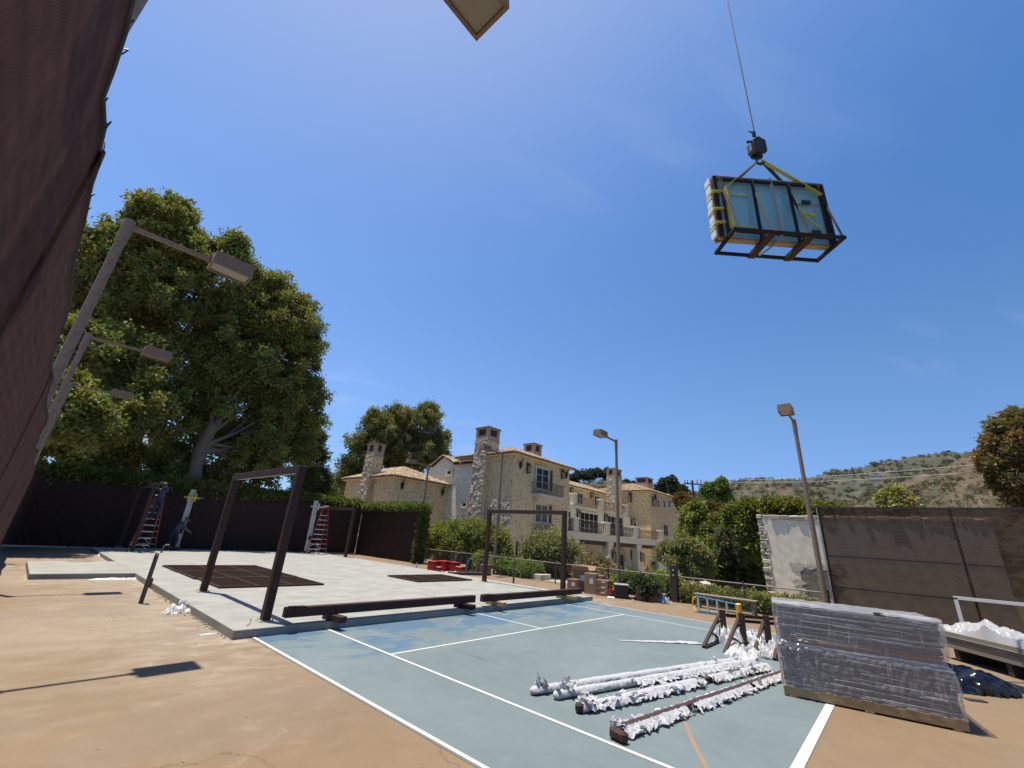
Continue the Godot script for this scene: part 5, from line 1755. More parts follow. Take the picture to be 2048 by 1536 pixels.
func material_lift(label: String, p: Vector3, ht: float, fork: float, heavy: bool) -> void:
	var t := thing("material_lift", label, "material lift", p, "white mast material lifts")
	for k in 3:
		var b := MB.new()
		var y0 := 0.12 + k * ht * 0.28
		for s in [-1.0, 1.0]: b.box(p + Vector3(s * 0.10, (y0 + ht * (0.72 + 0.14 * k)) / 2, -0.05 * k), Vector3(0.05, ht * (0.72 + 0.14 * k) - y0, 0.07))
		b.box(p + Vector3(0, (y0 + ht * (0.72 + 0.14 * k)) / 2, -0.05 * k - 0.02), Vector3(0.15, ht * (0.72 + 0.14 * k) - y0, 0.02))
		part(t, "mast", b, mats["lift white"])
	for s in [-1.0, 1.0]:
		var b := MB.new()
		b.beam(p + Vector3(s * 0.12, 0.12, 0.15), p + Vector3(s * 0.35, 0.08, -0.95), 0.07, 0.08)
		part(t, "leg", b, mats["yellow"] if heavy else mats["black"])
		for z in [0.15, -0.95]:
			b = MB.new()
			b.tube(p + Vector3(s * (0.14 if z > 0 else 0.35) - 0.02, 0.06, z), p + Vector3(s * (0.14 if z > 0 else 0.35) + 0.03, 0.06, z), 0.06, 0.06, 10)
			part(t, "caster", b, mats["black"])
	for s in [-1.0, 1.0]:
		var b := MB.new()
		b.beam(p + Vector3(s * 0.3, fork, 0.1), p + Vector3(s * 0.3, fork, 0.85), 0.07, 0.04)
		part(t, "fork", b, mats["lift white"])
	var b := MB.new()
	b.box(p + Vector3(0, fork, 0.08), Vector3(0.75, 0.1, 0.05))
	b.box(p + Vector3(0.16, fork + 0.02, 0.07), Vector3(0.08, 0.45, 0.06))
	b.box(p + Vector3(-0.16, fork + 0.02, 0.07), Vector3(0.08, 0.45, 0.06))
	part(t, "carriage", b, mats["yellow"] if heavy else mats["lift white"])
	b = MB.new()
	b.tube(p + Vector3(-0.05, 0.95, 0.12), p + Vector3(0.05, 0.95, 0.12), 0.12, 0.12, 12)
	b.beam(p + Vector3(0.06, 0.95, 0.12), p + Vector3(0.08, 1.2, 0.2), 0.02, 0.02)
	part(t, "winch", b, mats["black"])
# bodies: bones [a, b, ra, rb, colour index] joined with a smooth minimum and meshed as surface nets
func figure(bones: Array, cell: float, colours: Array) -> MB:
	var lo := Vector3(1e9, 1e9, 1e9)
	var hi := -lo
	for k in bones:
		for q in [[k[0], k[2]], [k[1], k[3]]]:
			lo = lo.min(q[0] - Vector3.ONE * (q[1] + cell * 2))
			hi = hi.max(q[0] + Vector3.ONE * (q[1] + cell * 2))
	var n := Vector3i(((hi - lo) / cell).ceil()) + Vector3i.ONE
	var field := PackedFloat32Array()
	field.resize(n.x * n.y * n.z)
	field.fill(1.0)
	for k in bones:
		var a: Vector3 = k[0]
		var ab: Vector3 = k[1] - a
		var ll := maxf(ab.length_squared(), 1e-6)
		var rmax := maxf(k[2], k[3]) + 0.07
		var i0 := Vector3i(((a.min(k[1]) - Vector3.ONE * rmax - lo) / cell).floor()).clamp(Vector3i.ZERO, n - Vector3i.ONE)
		var i1 := Vector3i(((a.max(k[1]) + Vector3.ONE * rmax - lo) / cell).ceil()).clamp(Vector3i.ZERO, n - Vector3i.ONE)
		for x in range(i0.x, i1.x + 1):
			for y in range(i0.y, i1.y + 1):
				for z in range(i0.z, i1.z + 1):
					var p := lo + Vector3(x, y, z) * cell
					var t := clampf((p - a).dot(ab) / ll, 0, 1)
					var d := p.distance_to(a + ab * t) - lerpf(k[2], k[3], t)
					var at := (x * n.y + y) * n.z + z
					var f := field[at]
					var hh := clampf(0.5 + 0.5 * (f - d) / 0.035, 0, 1)
					field[at] = lerpf(f, d, hh) - 0.035 * hh * (1 - hh)
	var verts := {}
	var b := MB.new()
	var at3 := func(x, y, z): return (x * n.y + y) * n.z + z
	for x in n.x - 1:
		for y in n.y - 1:
			for z in n.z - 1:
				var s := Vector3.ZERO
				var c := 0
				var neg := 0
				for e in 8:
					if field[at3.call(x + (e & 1), y + ((e >> 1) & 1), z + (e >> 2))] < 0: neg += 1
				if neg == 0 or neg == 8: continue
				for e in [[0, 1], [2, 3], [4, 5], [6, 7], [0, 2], [1, 3], [4, 6], [5, 7], [0, 4], [1, 5], [2, 6], [3, 7]]:
					var p0 := Vector3(e[0] & 1, (e[0] >> 1) & 1, e[0] >> 2)
					var p1 := Vector3(e[1] & 1, (e[1] >> 1) & 1, e[1] >> 2)
					var f0 := field[at3.call(x + int(p0.x), y + int(p0.y), z + int(p0.z))]
					var f1 := field[at3.call(x + int(p1.x), y + int(p1.y), z + int(p1.z))]
					if (f0 < 0) != (f1 < 0):
						s += p0.lerp(p1, f0 / (f0 - f1))
						c += 1
				var p := lo + (Vector3(x, y, z) + s / c) * cell
				var col: Color
				var near := 1e9
				for k in bones:
					var ab: Vector3 = k[1] - k[0]
					var t := clampf((p - k[0]).dot(ab) / maxf(ab.length_squared(), 1e-6), 0, 1)
					var d := p.distance_to(k[0] + ab * t) - lerpf(k[2], k[3], t)
					if d < near:
						near = d
						col = colours[k[4]]
				verts[Vector3i(x, y, z)] = [p, col]
	for key in verts:
		var x: int = key.x
		var y: int = key.y
		var z: int = key.z
		var f0 := field[at3.call(x, y, z)] < 0
		for ax in 3:
			var d := Vector3i(1 if ax == 0 else 0, 1 if ax == 1 else 0, 1 if ax == 2 else 0)
			if (field[at3.call(x + d.x, y + d.y, z + d.z)] < 0) == f0: continue
			var u := Vector3i(d.y, d.z, d.x)
			var w := Vector3i(d.z, d.x, d.y)
			var q := [key, key - u, key - u - w, key - w]
			if not (verts.has(q[1]) and verts.has(q[2]) and verts.has(q[3])): continue
			b.col = verts[key][1]
			b.quad(verts[q[0]][0], verts[q[1]][0], verts[q[2]][0], verts[q[3]][0], Vector3(d) * (1.0 if f0 else -1.0))
	b.col = Color(1, 1, 1)
	return b
func hand(bones: Array, w: Vector3, dir: Vector3, palm: Vector3) -> void:
	var side := dir.cross(palm).normalized()
	bones.append([w, w + dir * 0.07, 0.026, 0.03, 1])
	for i in 4:
		var o := w + dir * 0.085 + side * (i - 1.5) * 0.019
		var l: float = [0.05, 0.06, 0.056, 0.042][i]
		bones.append([o, o + dir * l * 0.6, 0.009, 0.0085, 1])
		bones.append([o + dir * l * 0.6, o + dir * l * 0.8 + palm * l * 0.5, 0.0085, 0.0075, 1])
	bones.append([w + dir * 0.02 + side * 0.028, w + dir * 0.06 + side * 0.055 + palm * 0.02, 0.011, 0.009, 1])
func person(label: String, bones: Array, base: Vector3, hat: Vector3, face: Vector3) -> void:
	var t := thing("person", label, "person", base)
	var cols := [Color(0.035, 0.045, 0.10), Color(0.19, 0.11, 0.075), Color(0.018, 0.02, 0.03), Color(0.02, 0.016, 0.014), Color(0.055, 0.065, 0.105)]
	var b := figure(bones, 0.02, cols)
	# eyes, nose and mouth are set into the face
	part(t, "body", b, mats["person cloth"])
	b = MB.new()
	var side := face.cross(Vector3.UP).normalized()
	for i in 12:
		for j in 5:
			var a0 := TAU * i / 12.0
			var a1 := TAU * (i + 1) / 12.0
			var e0 := PI * 0.5 * j / 5.0
			var e1 := PI * 0.5 * (j + 1) / 5.0
			var P := func(a, e): return hat + (side * cos(a) * 0.115 + face * sin(a) * 0.125) * cos(e) + Vector3.UP * sin(e) * 0.11
			b.quad(P.call(a0, e0), P.call(a1, e0), P.call(a1, e1), P.call(a0, e1), P.call((a0 + a1) / 2, (e0 + e1) / 2) - hat)
	b.box(hat + face * 0.15, Vector3(0.17, 0.015, 0.17), Basis(side, Vector3.UP, -face))
	part(t, "cap", b, mats["black"])
func build_far_things() -> void:
	var S := Vector3(0, SLAB, 0)
	stepladder("red fibreglass stepladder standing in the open beside the second lift", Vector3(5.0, SLAB, -22.3), 2.95, -0.75)
	stepladder("red fibreglass stepladder in deep shade, with a worker standing on it", Vector3(-4.15, SLAB, -21.6), 2.6, -0.35)
	material_lift("white mast material lift with a yellow carriage, in shade beside a bending worker", Vector3(-2.45, SLAB, -23.2), 3.2, 2.75, true)
	material_lift("white mast material lift standing next to the open red stepladder", Vector3(4.35, SLAB, -22.4), 3.3, 2.9, false)
	# worker on the ladder, arms up at the portal beam
	var o := Vector3(-4.2, SLAB + 1.5, -21.1)
	var bones := []
	for s in [-1.0, 1.0]:
		bones.append([o + Vector3(s * 0.10, 0.06, 0.0), o + Vector3(s * 0.10, 0.48, 0.05), 0.055, 0.062, 2])
		bones.append([o + Vector3(s * 0.10, 0.48, 0.05), o + Vector3(s * 0.09, 0.92, -0.04), 0.068, 0.09, 2])
		bones.append([o + Vector3(s * 0.10, 0.04, -0.05), o + Vector3(s * 0.11, 0.035, 0.15), 0.042, 0.045, 3])
		var sh := o + Vector3(s * 0.19, 1.42, 0.02)
		var el := o + Vector3(s * 0.24 - 0.12, 1.50, 0.26)
		var wr := o + Vector3(s * 0.10 - 0.18, 1.68, 0.42)
		bones.append([sh, el, 0.055, 0.045, 0])
		bones.append([el, wr, 0.042, 0.032, 0])
		hand(bones, wr, (wr - el).normalized(), Vector3(0, 0.3, 1).normalized())
	bones.append([o + Vector3(0, 0.95, -0.03), o + Vector3(0, 1.12, -0.01), 0.13, 0.13, 2])
	bones.append([o + Vector3(0, 1.1, -0.01), o + Vector3(0, 1.36, 0.02), 0.135, 0.155, 0])
	bones.append([o + Vector3(-0.14, 1.4, 0.02), o + Vector3(0.14, 1.4, 0.02), 0.075, 0.075, 0])
	bones.append([o + Vector3(0, 1.44, 0.03), o + Vector3(0, 1.56, 0.06), 0.055, 0.055, 1])
	bones.append([o + Vector3(0, 1.6, 0.08), o + Vector3(0, 1.69, 0.075), 0.085, 0.095, 1])
	bones.append([o + Vector3(0, 1.63, 0.165), o + Vector3(0, 1.605, 0.185), 0.014, 0.018, 1])
	for s in [-1.0, 1.0]: bones.append([o + Vector3(s * 0.092, 1.62, 0.07), o + Vector3(s * 0.095, 1.66, 0.065), 0.016, 0.02, 1])
	person("worker in dark blue work clothes standing on the ladder, reaching up to the beam", bones, Vector3(-4.2, SLAB + 1.5, -21.1), o + Vector3(0, 1.69, 0.08), Vector3(0, 0, 1))
	# worker bending at the lift
	o = Vector3(-2.75, SLAB, -22.75)
	bones = []
	for s in [-1.0, 1.0]:
		bones.append([o + Vector3(s * 0.13 - 0.05, 0.08, 0.10 * s), o + Vector3(s * 0.12, 0.50, 0.10 * s + 0.05), 0.055, 0.065, 2])
		bones.append([o + Vector3(s * 0.12, 0.50, 0.10 * s + 0.05), o + Vector3(s * 0.09 - 0.06, 0.93, -0.02), 0.07, 0.095, 2])
		bones.append([o + Vector3(s * 0.13 - 0.1, 0.045, 0.10 * s), o + Vector3(s * 0.13 + 0.12, 0.04, 0.10 * s + 0.04), 0.042, 0.045, 3])
		var sh := o + Vector3(0.18, 1.32, s * 0.19)
		var el := o + Vector3(0.36, 1.10, s * 0.2)
		var wr := o + Vector3(0.55, 0.98, s * 0.12)
		bones.append([sh, el, 0.058, 0.046, 4])
		bones.append([el, wr, 0.043, 0.032, 1])
		hand(bones, wr, (wr - el).normalized(), Vector3(0, -1, 0))
	bones.append([o + Vector3(-0.06, 0.96, 0), o + Vector3(0.0, 1.08, 0), 0.135, 0.135, 2])
	bones.append([o + Vector3(0.0, 1.06, 0), o + Vector3(0.14, 1.30, 0), 0.14, 0.165, 4])
	bones.append([o + Vector3(0.17, 1.34, -0.14), o + Vector3(0.17, 1.34, 0.14), 0.078, 0.078, 4])
	bones.append([o + Vector3(0.2, 1.38, 0), o + Vector3(0.27, 1.47, 0), 0.055, 0.055, 1])
	bones.append([o + Vector3(0.3, 1.5, 0), o + Vector3(0.33, 1.59, 0), 0.085, 0.095, 1])
	bones.append([o + Vector3(0.41, 1.5, 0), o + Vector3(0.425, 1.48, 0), 0.014, 0.018, 1])
	for s in [-1.0, 1.0]: bones.append([o + Vector3(0.3, 1.52, s * 0.092), o + Vector3(0.31, 1.56, s * 0.095), 0.016, 0.02, 1])
	person("worker in grey blue shirt bending forward at the material lift", bones, o, o + Vector3(0.33, 1.58, 0), Vector3(0.95, -0.3, 0).normalized())

func carton(label: String, c: Vector3, s: Vector3, turn: float, m := "card", open := false) -> Node3D:
	var t := thing("cardboard_carton", label, "carton", c, "cardboard cartons")
	var bs := Basis.from_euler(Vector3(0, turn, 0))
	var b := MB.new()
	b.bev(c + Vector3(0, s.y / 2, 0), s, 0.008, bs)
	part(t, "box", b, mats[m])
	b = MB.new()
	b.box(c + Vector3(0, s.y + 0.002, 0), Vector3(0.06, 0.003, s.z * 0.98), bs)
	b.box(c + bs * Vector3(0, s.y * 0.86, s.z / 2 + 0.002), Vector3(0.06, s.y * 0.26, 0.003), bs)
	part(t, "tape", b, mats["card pale"])
	b = MB.new()
	b.box(c + bs * Vector3(-s.x / 2 - 0.002, s.y * 0.62, s.z * 0.12), Vector3(0.003, s.y * 0.26, s.z * 0.3), bs)
	part(t, "paper_label", b, mats["white"])
	if open:
		b = MB.new()
		b.box(c + bs * Vector3(-s.x / 2 - 0.07, s.y + 0.08, 0), Vector3(0.012, 0.24, s.z), bs * Basis.from_euler(Vector3(0, 0, 0.7)))
		b.box(c + bs * Vector3(s.x / 2 + 0.07, s.y + 0.08, 0), Vector3(0.012, 0.24, s.z), bs * Basis.from_euler(Vector3(0, 0, -0.7)))
		part(t, "lid_flap", b, mats["card pale"])
	return t
func pack(label: String, c: Vector3, s: Vector3, turn: float) -> void:
	# slatted red tool crate
	var t := thing("tool_crate", label, "tool crate", c, "red tool crates")
	var bs := Basis.from_euler(Vector3(0, turn, 0))
	var b := MB.new()
	b.bev(c + Vector3(0, s.y * 0.4, 0), Vector3(s.x, s.y * 0.8, s.z), 0.03, bs)
	part(t, "body", b, mats["red"])
	b = MB.new()
	b.bev(c + Vector3(0, s.y * 0.9, 0), Vector3(s.x * 1.03, s.y * 0.2, s.z * 1.03), 0.02, bs)
	part(t, "lid", b, mats["red"])
	for g in [-0.3, 0.3]:
		b = MB.new()
		b.box(c + bs * Vector3(g * s.x, s.y * 0.78, s.z * 0.52 + 0.012), Vector3(0.07, 0.10, 0.025), bs)
		b.box(c + bs * Vector3(-s.x * 0.52 - 0.012, s.y * 0.78, g * s.z), Vector3(0.025, 0.10, 0.07), bs)
		part(t, "latch", b, mats["black"])
	b = MB.new()
	b.path([c + bs * Vector3(-0.12, s.y, 0), c + bs * Vector3(-0.1, s.y + 0.07, 0), c + bs * Vector3(0.1, s.y + 0.07, 0), c + bs * Vector3(0.12, s.y, 0)], 0.015, 6)
	part(t, "handle", b, mats["black"])
func build_right_things() -> void:
	# tools by the ivy column
	pack("big red tool crate standing at the end of the row by the ivy", Vector3(7.35, 0.0, -13.1), Vector3(0.45, 0.48, 0.5), 0.3)
	pack("red tool crate standing second in the row by the ivy", Vector3(7.8, 0.0, -12.75), Vector3(0.42, 0.52, 0.5), 0.2)
	pack("red tool crate with its back to the dark hard cases", Vector3(8.2, 0.0, -12.3), Vector3(0.42, 0.5, 0.45), -0.1)
	pack("low red tool crate beside the cardboard carton", Vector3(8.0, 0.0, -11.6), Vector3(0.45, 0.32, 0.4), 0.4)
	pack("small red tool crate lying at the front of the tool row", Vector3(7.0, 0.0, -12.2), Vector3(0.36, 0.26, 0.3), 0.8)
	for q in [[8.55, -12.6, 0.95, 0.15, "tall black tool trolley standing behind the red crates"], [8.75, -11.75, 0.72, 0.45, "open black hard case leaning behind the red crates"], [8.95, -11.15, 0.72, 0.4, "open black hard case leaning next to the cardboard carton"]]:
		var t := thing("hard_case", q[4], "case", Vector3(q[0], 0, q[1]))
		var bs := Basis.from_euler(Vector3(0.0, -0.4, -0.16))
		var b := MB.new()
		b.bev(Vector3(q[0], q[2] / 2, q[1]), Vector3(0.16, q[2], 0.52), 0.03, bs)
		part(t, "shell", b, mats["black"])
		b = MB.new()
		b.bev(Vector3(q[0] - 0.09, q[2] * 0.5, q[1]), Vector3(0.05, q[2] * 0.7, 0.36), 0.02, bs)
		part(t, "ribs", b, std("case grey", Color(0.03, 0.035, 0.032), 0.6))
		b = MB.new()
		b.bev(Vector3(q[0] - 0.2, 0.06, q[1]), Vector3(0.4, 0.12, 0.5), 0.02, Basis.from_euler(Vector3(0, -0.4, 0)))
		part(t, "base", b, mats["black"])
	carton("plain brown carton at the end of the red tool row", Vector3(8.85, 0.0, -10.5), Vector3(0.5, 0.52, 0.5), 0.35)
	var b := MB.new()
	b.bev(Vector3(7.7, 0.06, -10.55), Vector3(2.3, 0.12, 0.3), 0.01, Basis.from_euler(Vector3(0, -0.35, 0)))
	solo("timber_sleeper", b, mats["timber dark"], "dark squared timber lying in front of the red tool crates", "timber")
	b = MB.new()
	for i in 8: crumple(b, Vector3(7.1 + i * 0.18, 0.0, -11.4 + rnd(-0.3, 0.3)), 0.3, 0.25, 0.12, 6)
	solo("packing_scraps", b, mats["film white"], "white packing scraps scattered before the red tool crates", "plastic scrap", "", "stuff")
	b = MB.new()
	b.tube(Vector3(6.6, 0, -13.6), Vector3(6.6, 0.22, -13.6), 0.06, 0.06, 10)
	b.tube(Vector3(6.6, 0.22, -13.6), Vector3(6.6, 0.34, -13.6), 0.055, 0.018, 10)
	solo("white_bottle", b, mats["white"], "white plastic bottle beside the red tool crates", "bottle")
	b = MB.new()
	b.bev(Vector3(10.6, 0.12, -8.0), Vector3(0.9, 0.3, 0.6), 0.02)
	solo("stone_block", b, mats["trim"], "cream cut stone block on the path beside the green mound", "stone block")
	# cartons and cases along the low fence
	carton("small brown carton with a blue mark below the villa portal", G(1148, 1184), Vector3(0.42, 0.5, 0.45), 0.15)
	carton("large open brown carton standing behind the smaller ones", G(1168, 1184) + Vector3(0.3, 0, -0.2), Vector3(0.6, 0.85, 0.8), 0.1, "card", true)
	carton("tall brown carton with a white paper label", G(1184, 1187), Vector3(0.5, 0.78, 0.5), 0.2, "card pale")
	carton("upright brown carton pushed against the labelled one", G(1198, 1188), Vector3(0.4, 0.72, 0.45), 0.1)
	var c0 := G(1208, 1191)
	for k in 3: carton("flat brown carton in the low stack beside the red fuel can, " + ["lowest", "middle one", "topmost"][k], c0 + Vector3(0, k * 0.195, 0), Vector3(0.5, 0.19, 0.5), 0.1 + k * 0.04)
	var f := G(1220, 1193)
	var t := thing("fuel_can", "red plastic fuel can with a loop handle beside the flat cartons", "fuel can", f)
	b = MB.new()
	b.bev(f + Vector3(0, 0.15, 0), Vector3(0.26, 0.30, 0.32), 0.05, Basis.from_euler(Vector3(0, 0.7, 0)))
	part(t, "tank", b, mats["red"])
	b = MB.new()
	b.path([f + Vector3(-0.1, 0.28, 0.08), f + Vector3(-0.08, 0.42, 0.06), f + Vector3(0.08, 0.42, -0.06), f + Vector3(0.1, 0.28, -0.08)], 0.02, 6)
	part(t, "handle", b, mats["red"])
	b = MB.new()
	b.tube(f + Vector3(-0.06, 0.29, 0.1), f + Vector3(-0.14, 0.42, 0.16), 0.03, 0.02, 8)
	part(t, "spout", b, mats["black"])
	b = MB.new()
	b.box(G(1222, 1196) + Vector3(0, 0.015, 0), Vector3(0.5, 0.025, 0.25), Basis.from_euler(Vector3(0, 0.6, 0)))
	solo("paper_sheet", b, mats["white"], "white paper lying on the pavement before the fuel can", "paper")
	f = G(1243, 1196)
	t = thing("tool_chest", "square black tool chest with a pale lid beside the floodlight pole", "tool chest", f)
	b = MB.new()
	b.bev(f + Vector3(0, 0.23, 0), Vector3(0.55, 0.46, 0.55), 0.03, Basis.from_euler(Vector3(0, 0.5, 0)))
	part(t, "body", b, mats["black"])
	b = MB.new()
	b.bev(f + Vector3(0, 0.49, 0), Vector3(0.57, 0.05, 0.57), 0.015, Basis.from_euler(Vector3(0, 0.5, 0)))
	part(t, "lid", b, std("lid grey", Color(0.22, 0.22, 0.23), 0.5))
	b = MB.new()
	for i in 3: b.box(f + Basis.from_euler(Vector3(0, 0.5, 0)) * Vector3(-0.285, 0.12 + i * 0.12, 0), Vector3(0.02, 0.02, 0.4), Basis.from_euler(Vector3(0, 0.5, 0)))
	part(t, "ridges", b, std("case grey", Color(0.03, 0.035, 0.032), 0.6))
	f = G(1268, 1196)
	t = thing("generator_cart", "low black wheeled machine between the tool chest and waste carton", "machine", f)
	b = MB.new()
	b.bev(f + Vector3(0, 0.28, 0), Vector3(0.4, 0.26, 0.85), 0.03, Basis.from_euler(Vector3(0, 0.4, 0)))
	part(t, "body", b, mats["black"])
	b = MB.new()
	b.bev(f + Vector3(-0.16, 0.34, 0.05), Vector3(0.1, 0.06, 0.5), 0.01, Basis.from_euler(Vector3(0, 0.4, 0)))
	part(t, "trim_strip", b, std("case grey", Color(0.03, 0.035, 0.032), 0.6))
	for z in [-0.33, 0.33]:
		for x in [-0.18, 0.18]:
			b = MB.new()
			var w := f + Basis.from_euler(Vector3(0, 0.4, 0)) * Vector3(x, 0.08, z)
			b.tube(w - Vector3(0.025, 0, 0), w + Vector3(0.025, 0, 0), 0.08, 0.08, 12)
			part(t, "wheel", b, mats["black"])
	# waste carton with leaves
	f = G(1294, 1201)
	t = thing("waste_carton", "sagging open brown carton filled with cut leaves", "carton", f)
	b = MB.new()
	var bs := Basis.from_euler(Vector3(0, 0.5, 0))
	for i in 4:
		var a := bs * Vector3([-0.36, 0.36, 0.36, -0.36][i], 0, [-0.42, -0.42, 0.42, 0.42][i])
		var e := bs * Vector3([0.36, 0.36, -0.36, -0.36][i], 0, [-0.42, 0.42, 0.42, -0.42][i])
		b.quad(f + a * 0.92, f + e * 0.92, f + e * 1.12 + Vector3(0, 0.52 + rnd(-0.05, 0.05), 0), f + a * 1.12 + Vector3(0, 0.52 + rnd(-0.05, 0.05), 0), a + e)
		b.quad(f + a * 0.88, f + e * 0.88, f + e * 1.09 + Vector3(0, 0.52, 0), f + a * 1.09 + Vector3(0, 0.52, 0), -(a + e))
	b.quad(f + bs * Vector3(-0.34, 0.01, -0.4), f + bs * Vector3(0.34, 0.01, -0.4), f + bs * Vector3(0.34, 0.01, 0.4), f + bs * Vector3(-0.34, 0.01, 0.4), Vector3.UP)
	part(t, "sides", b, mats["card"])
	var cut := thing("cut_leaves", "dark green cut leaves heaped in the sagging carton", "leaves", f + Vector3(0, 0.3, 0), "", "stuff")
	foliage(cut, "foliage", [[f + Vector3(0, 0.45, 0), Vector3(0.4, 0.26, 0.42)], [f + Vector3(0.1, 0.6, -0.2), Vector3(0.25, 0.2, 0.25)]], 420, "small", Color(0.035, 0.06, 0.03), 0.8)
	b = MB.new()
	f = G(1318, 1203)
	crumple(b, f, 0.7, 0.8, 0.5, 12, 0.7)
	for i in 14: flap(b, f + Vector3(rnd(-0.2, 0.2), rnd(0.05, 0.3), rnd(-0.2, 0.2)), (Vector3(rnd(-0.6, 0.6), 0.6, rnd(-0.6, 0.6))).normalized(), rdir(), 0.3, 0.2)
	solo("plastic_sheeting", b, mats["film white"], "heap of crumpled clear plastic beside the sagging carton", "plastic sheet")
	# stout dark gate post
	f = Vector3(9.45, 0, -0.45)
	t = thing("gate_post", "stout dark timber post standing at the low fence", "post", f)
	b = MB.new()
	b.bev(f + Vector3(0, 0.68, 0), Vector3(0.24, 1.36, 0.24), 0.015)
	part(t, "post", b, mats["timber dark"])
	b = MB.new()
	b.tube(f + Vector3(-0.13, 1.17, 0.02), f + Vector3(-0.12, 1.17, 0.02), 0.035, 0.035, 10)
	b.tube(f + Vector3(-0.13, 0.98, 0.02), f + Vector3(-0.12, 0.98, 0.02), 0.035, 0.035, 10)
	part(t, "bolt", b, mats["aluminium"])
	# bench
	t = thing("garden_bench", "weathered grey timber bench behind the lying ladder", "bench", Vector3(8.9, 0, 1.6))
	for i in 3:
		b = MB.new()
		b.bev(Vector3(8.75 + i * 0.14, 0.45, 1.55), Vector3(0.125, 0.05, 2.1), 0.008)
		part(t, "seat_slat", b, mats["timber grey"])
	for z in [0.62, 2.48]:
		for x in [8.76, 9.02]:
			b = MB.new()
			b.bev(Vector3(x, 0.2125, z), Vector3(0.09, 0.425, 0.09), 0.008)
			part(t, "leg", b, mats["timber grey"])
	b = MB.new()
	b.bev(Vector3(8.89, 0.12, 1.55), Vector3(0.06, 0.06, 1.78), 0.006)
	part(t, "stretcher", b, mats["timber grey"])
	# lying stepladder: blue rails, yellow cap
	var l0 := G(1394, 1225)
	var l1 := G(1474, 1236)
	t = thing("lying_stepladder", "blue stepladder with a yellow cap lying on its side on the pavement", "stepladder", (l0 + l1) / 2)
	var wid := [0.50, 0.40]
	for s in [0, 1]:
		b = MB.new()
		b.beam(l0 + Vector3(0, 0.03 if s == 0 else wid[0], 0), l1 + Vector3(0, 0.03 if s == 0 else wid[1], 0), 0.09, 0.03)
		part(t, "rail", b, mats["blue"])
		b = MB.new()
		b.beam(l0 + Vector3(0.34, 0.03 if s == 0 else wid[0] * 0.95, -0.1), l1 + Vector3(0.12, 0.03 if s == 0 else wid[1], 0), 0.05, 0.025)
		part(t, "rear_leg", b, mats["blue"])
	for i in 4:
		var p := l0.lerp(l1, 0.06 + i * 0.24)
		b = MB.new()
		b.box(p + Vector3(0, 0.03 + lerpf(0.235, 0.185, i / 4.0), 0), Vector3(0.09, lerpf(0.44, 0.36, i / 4.0), 0.05))
		part(t, "step", b, mats["aluminium"])
	b = MB.new()
	b.bev(l1 + Vector3(0.02, 0.22, 0.08), Vector3(0.22, 0.42, 0.14), 0.02)
	part(t, "top_cap", b, mats["yellow"])
	b = MB.new()
	b.path([l0 + Vector3(0.02, 0.48, -0.02), l0 + Vector3(0.05, 0.36, -0.12), l0 + Vector3(0.06, 0.18, -0.13), l0 + Vector3(0.0, 0.04, -0.05)], 0.03, 6)
	part(t, "foot_brace", b, mats["yellow"])
	# covered garden furniture on the lawn
	b = MB.new()
	var rows := []
	for i in 13:
		var l := PackedVector3Array()
		for j in 9:
			var s := i / 12.0
			var q := j / 8.0
			var e := minf(minf(s, 1 - s) * 5.0, minf(q, 1 - q) * 4.0)
			l.append(Vector3(11.2 + q * 1.2, land(11.2, 0) + 0.02 + clampf(e, 0, 1) * (0.52 + 0.12 * noise.get_noise_2d(s * 300.0, q * 100.0) - 0.12 * s), 1.05 + s * 2.3))
		rows.append(l)
	b.sheet(rows)
	solo("covered_lounger", b, mats["linen"], "cream fabric cover over a lounger behind the low fence", "furniture cover")
	b = MB.new()
	rows = []
	for i in 9:
		var l := PackedVector3Array()
		for j in 7:
			var s := i / 8.0
			l.append(Vector3(11.1 + j * 0.16, 0.75 - 0.72 * ease01(s) + 0.06 * noise.get_noise_2d(i * 90.0, j * 90.0), -0.1 + s * 1.5))
		rows.append(l)
	b.sheet(rows)
	solo("draped_cloth", b, mats["linen"], "cream cloth draped from the fence down to the lawn", "cloth")
	# white goal frame against the tall windscreen
	t = thing("goal_frame", "white aluminium goal frame leaning before the tall windscreen", "goal", Vector3(9.2, 0, 9))
	b = MB.new()
	b.beam(Vector3(9.2, 0.0, 7.58), Vector3(9.2, 1.2, 7.58), 0.08, 0.08)
	part(t, "post", b, mats["white"])
	b = MB.new()
	b.beam(Vector3(9.2, 0.0, 10.4), Vector3(9.2, 1.2, 10.4), 0.08, 0.08)
	part(t, "post", b, mats["white"])
	b = MB.new()
	b.beam(Vector3(9.2, 1.2, 7.54), Vector3(9.2, 1.2, 10.44), 0.08, 0.08)
	part(t, "crossbar", b, mats["white"])
	# timber crate under film
	var k0 := G(1900, 1318)
	var k1 := G(2047, 1362)
	t = thing("timber_crate", "low timber crate under shining wrinkled film behind the wrapped stack", "crate", Vector3(6.3, 0, 8.3))
	var dirk := (k1 - k0)
	dirk.y = 0
	var ln := 3.2
	dirk = dirk.normalized()
	var nk := Vector3(-dirk.z, 0, dirk.x)
	if nk.x < 0: nk = -nk
	var cb := Basis(dirk, Vector3.UP, dirk.cross(Vector3.UP))
	var cc := k0 + dirk * ln * 0.5 - dirk * 0.2 + nk * 0.65
	for i in 2:
		b = MB.new()
		b.bev(cc - nk * 0.65 + Vector3(0, 0.33 + i * 0.17, 0), Vector3(ln, 0.165, 0.03), 0.005, cb)
		part(t, "side_board", b, mats["timber grey"])
		b = MB.new()
		b.bev(cc + nk * 0.65 + Vector3(0, 0.33 + i * 0.17, 0), Vector3(ln, 0.165, 0.03), 0.005, cb)
		part(t, "side_board", b, mats["timber grey"])
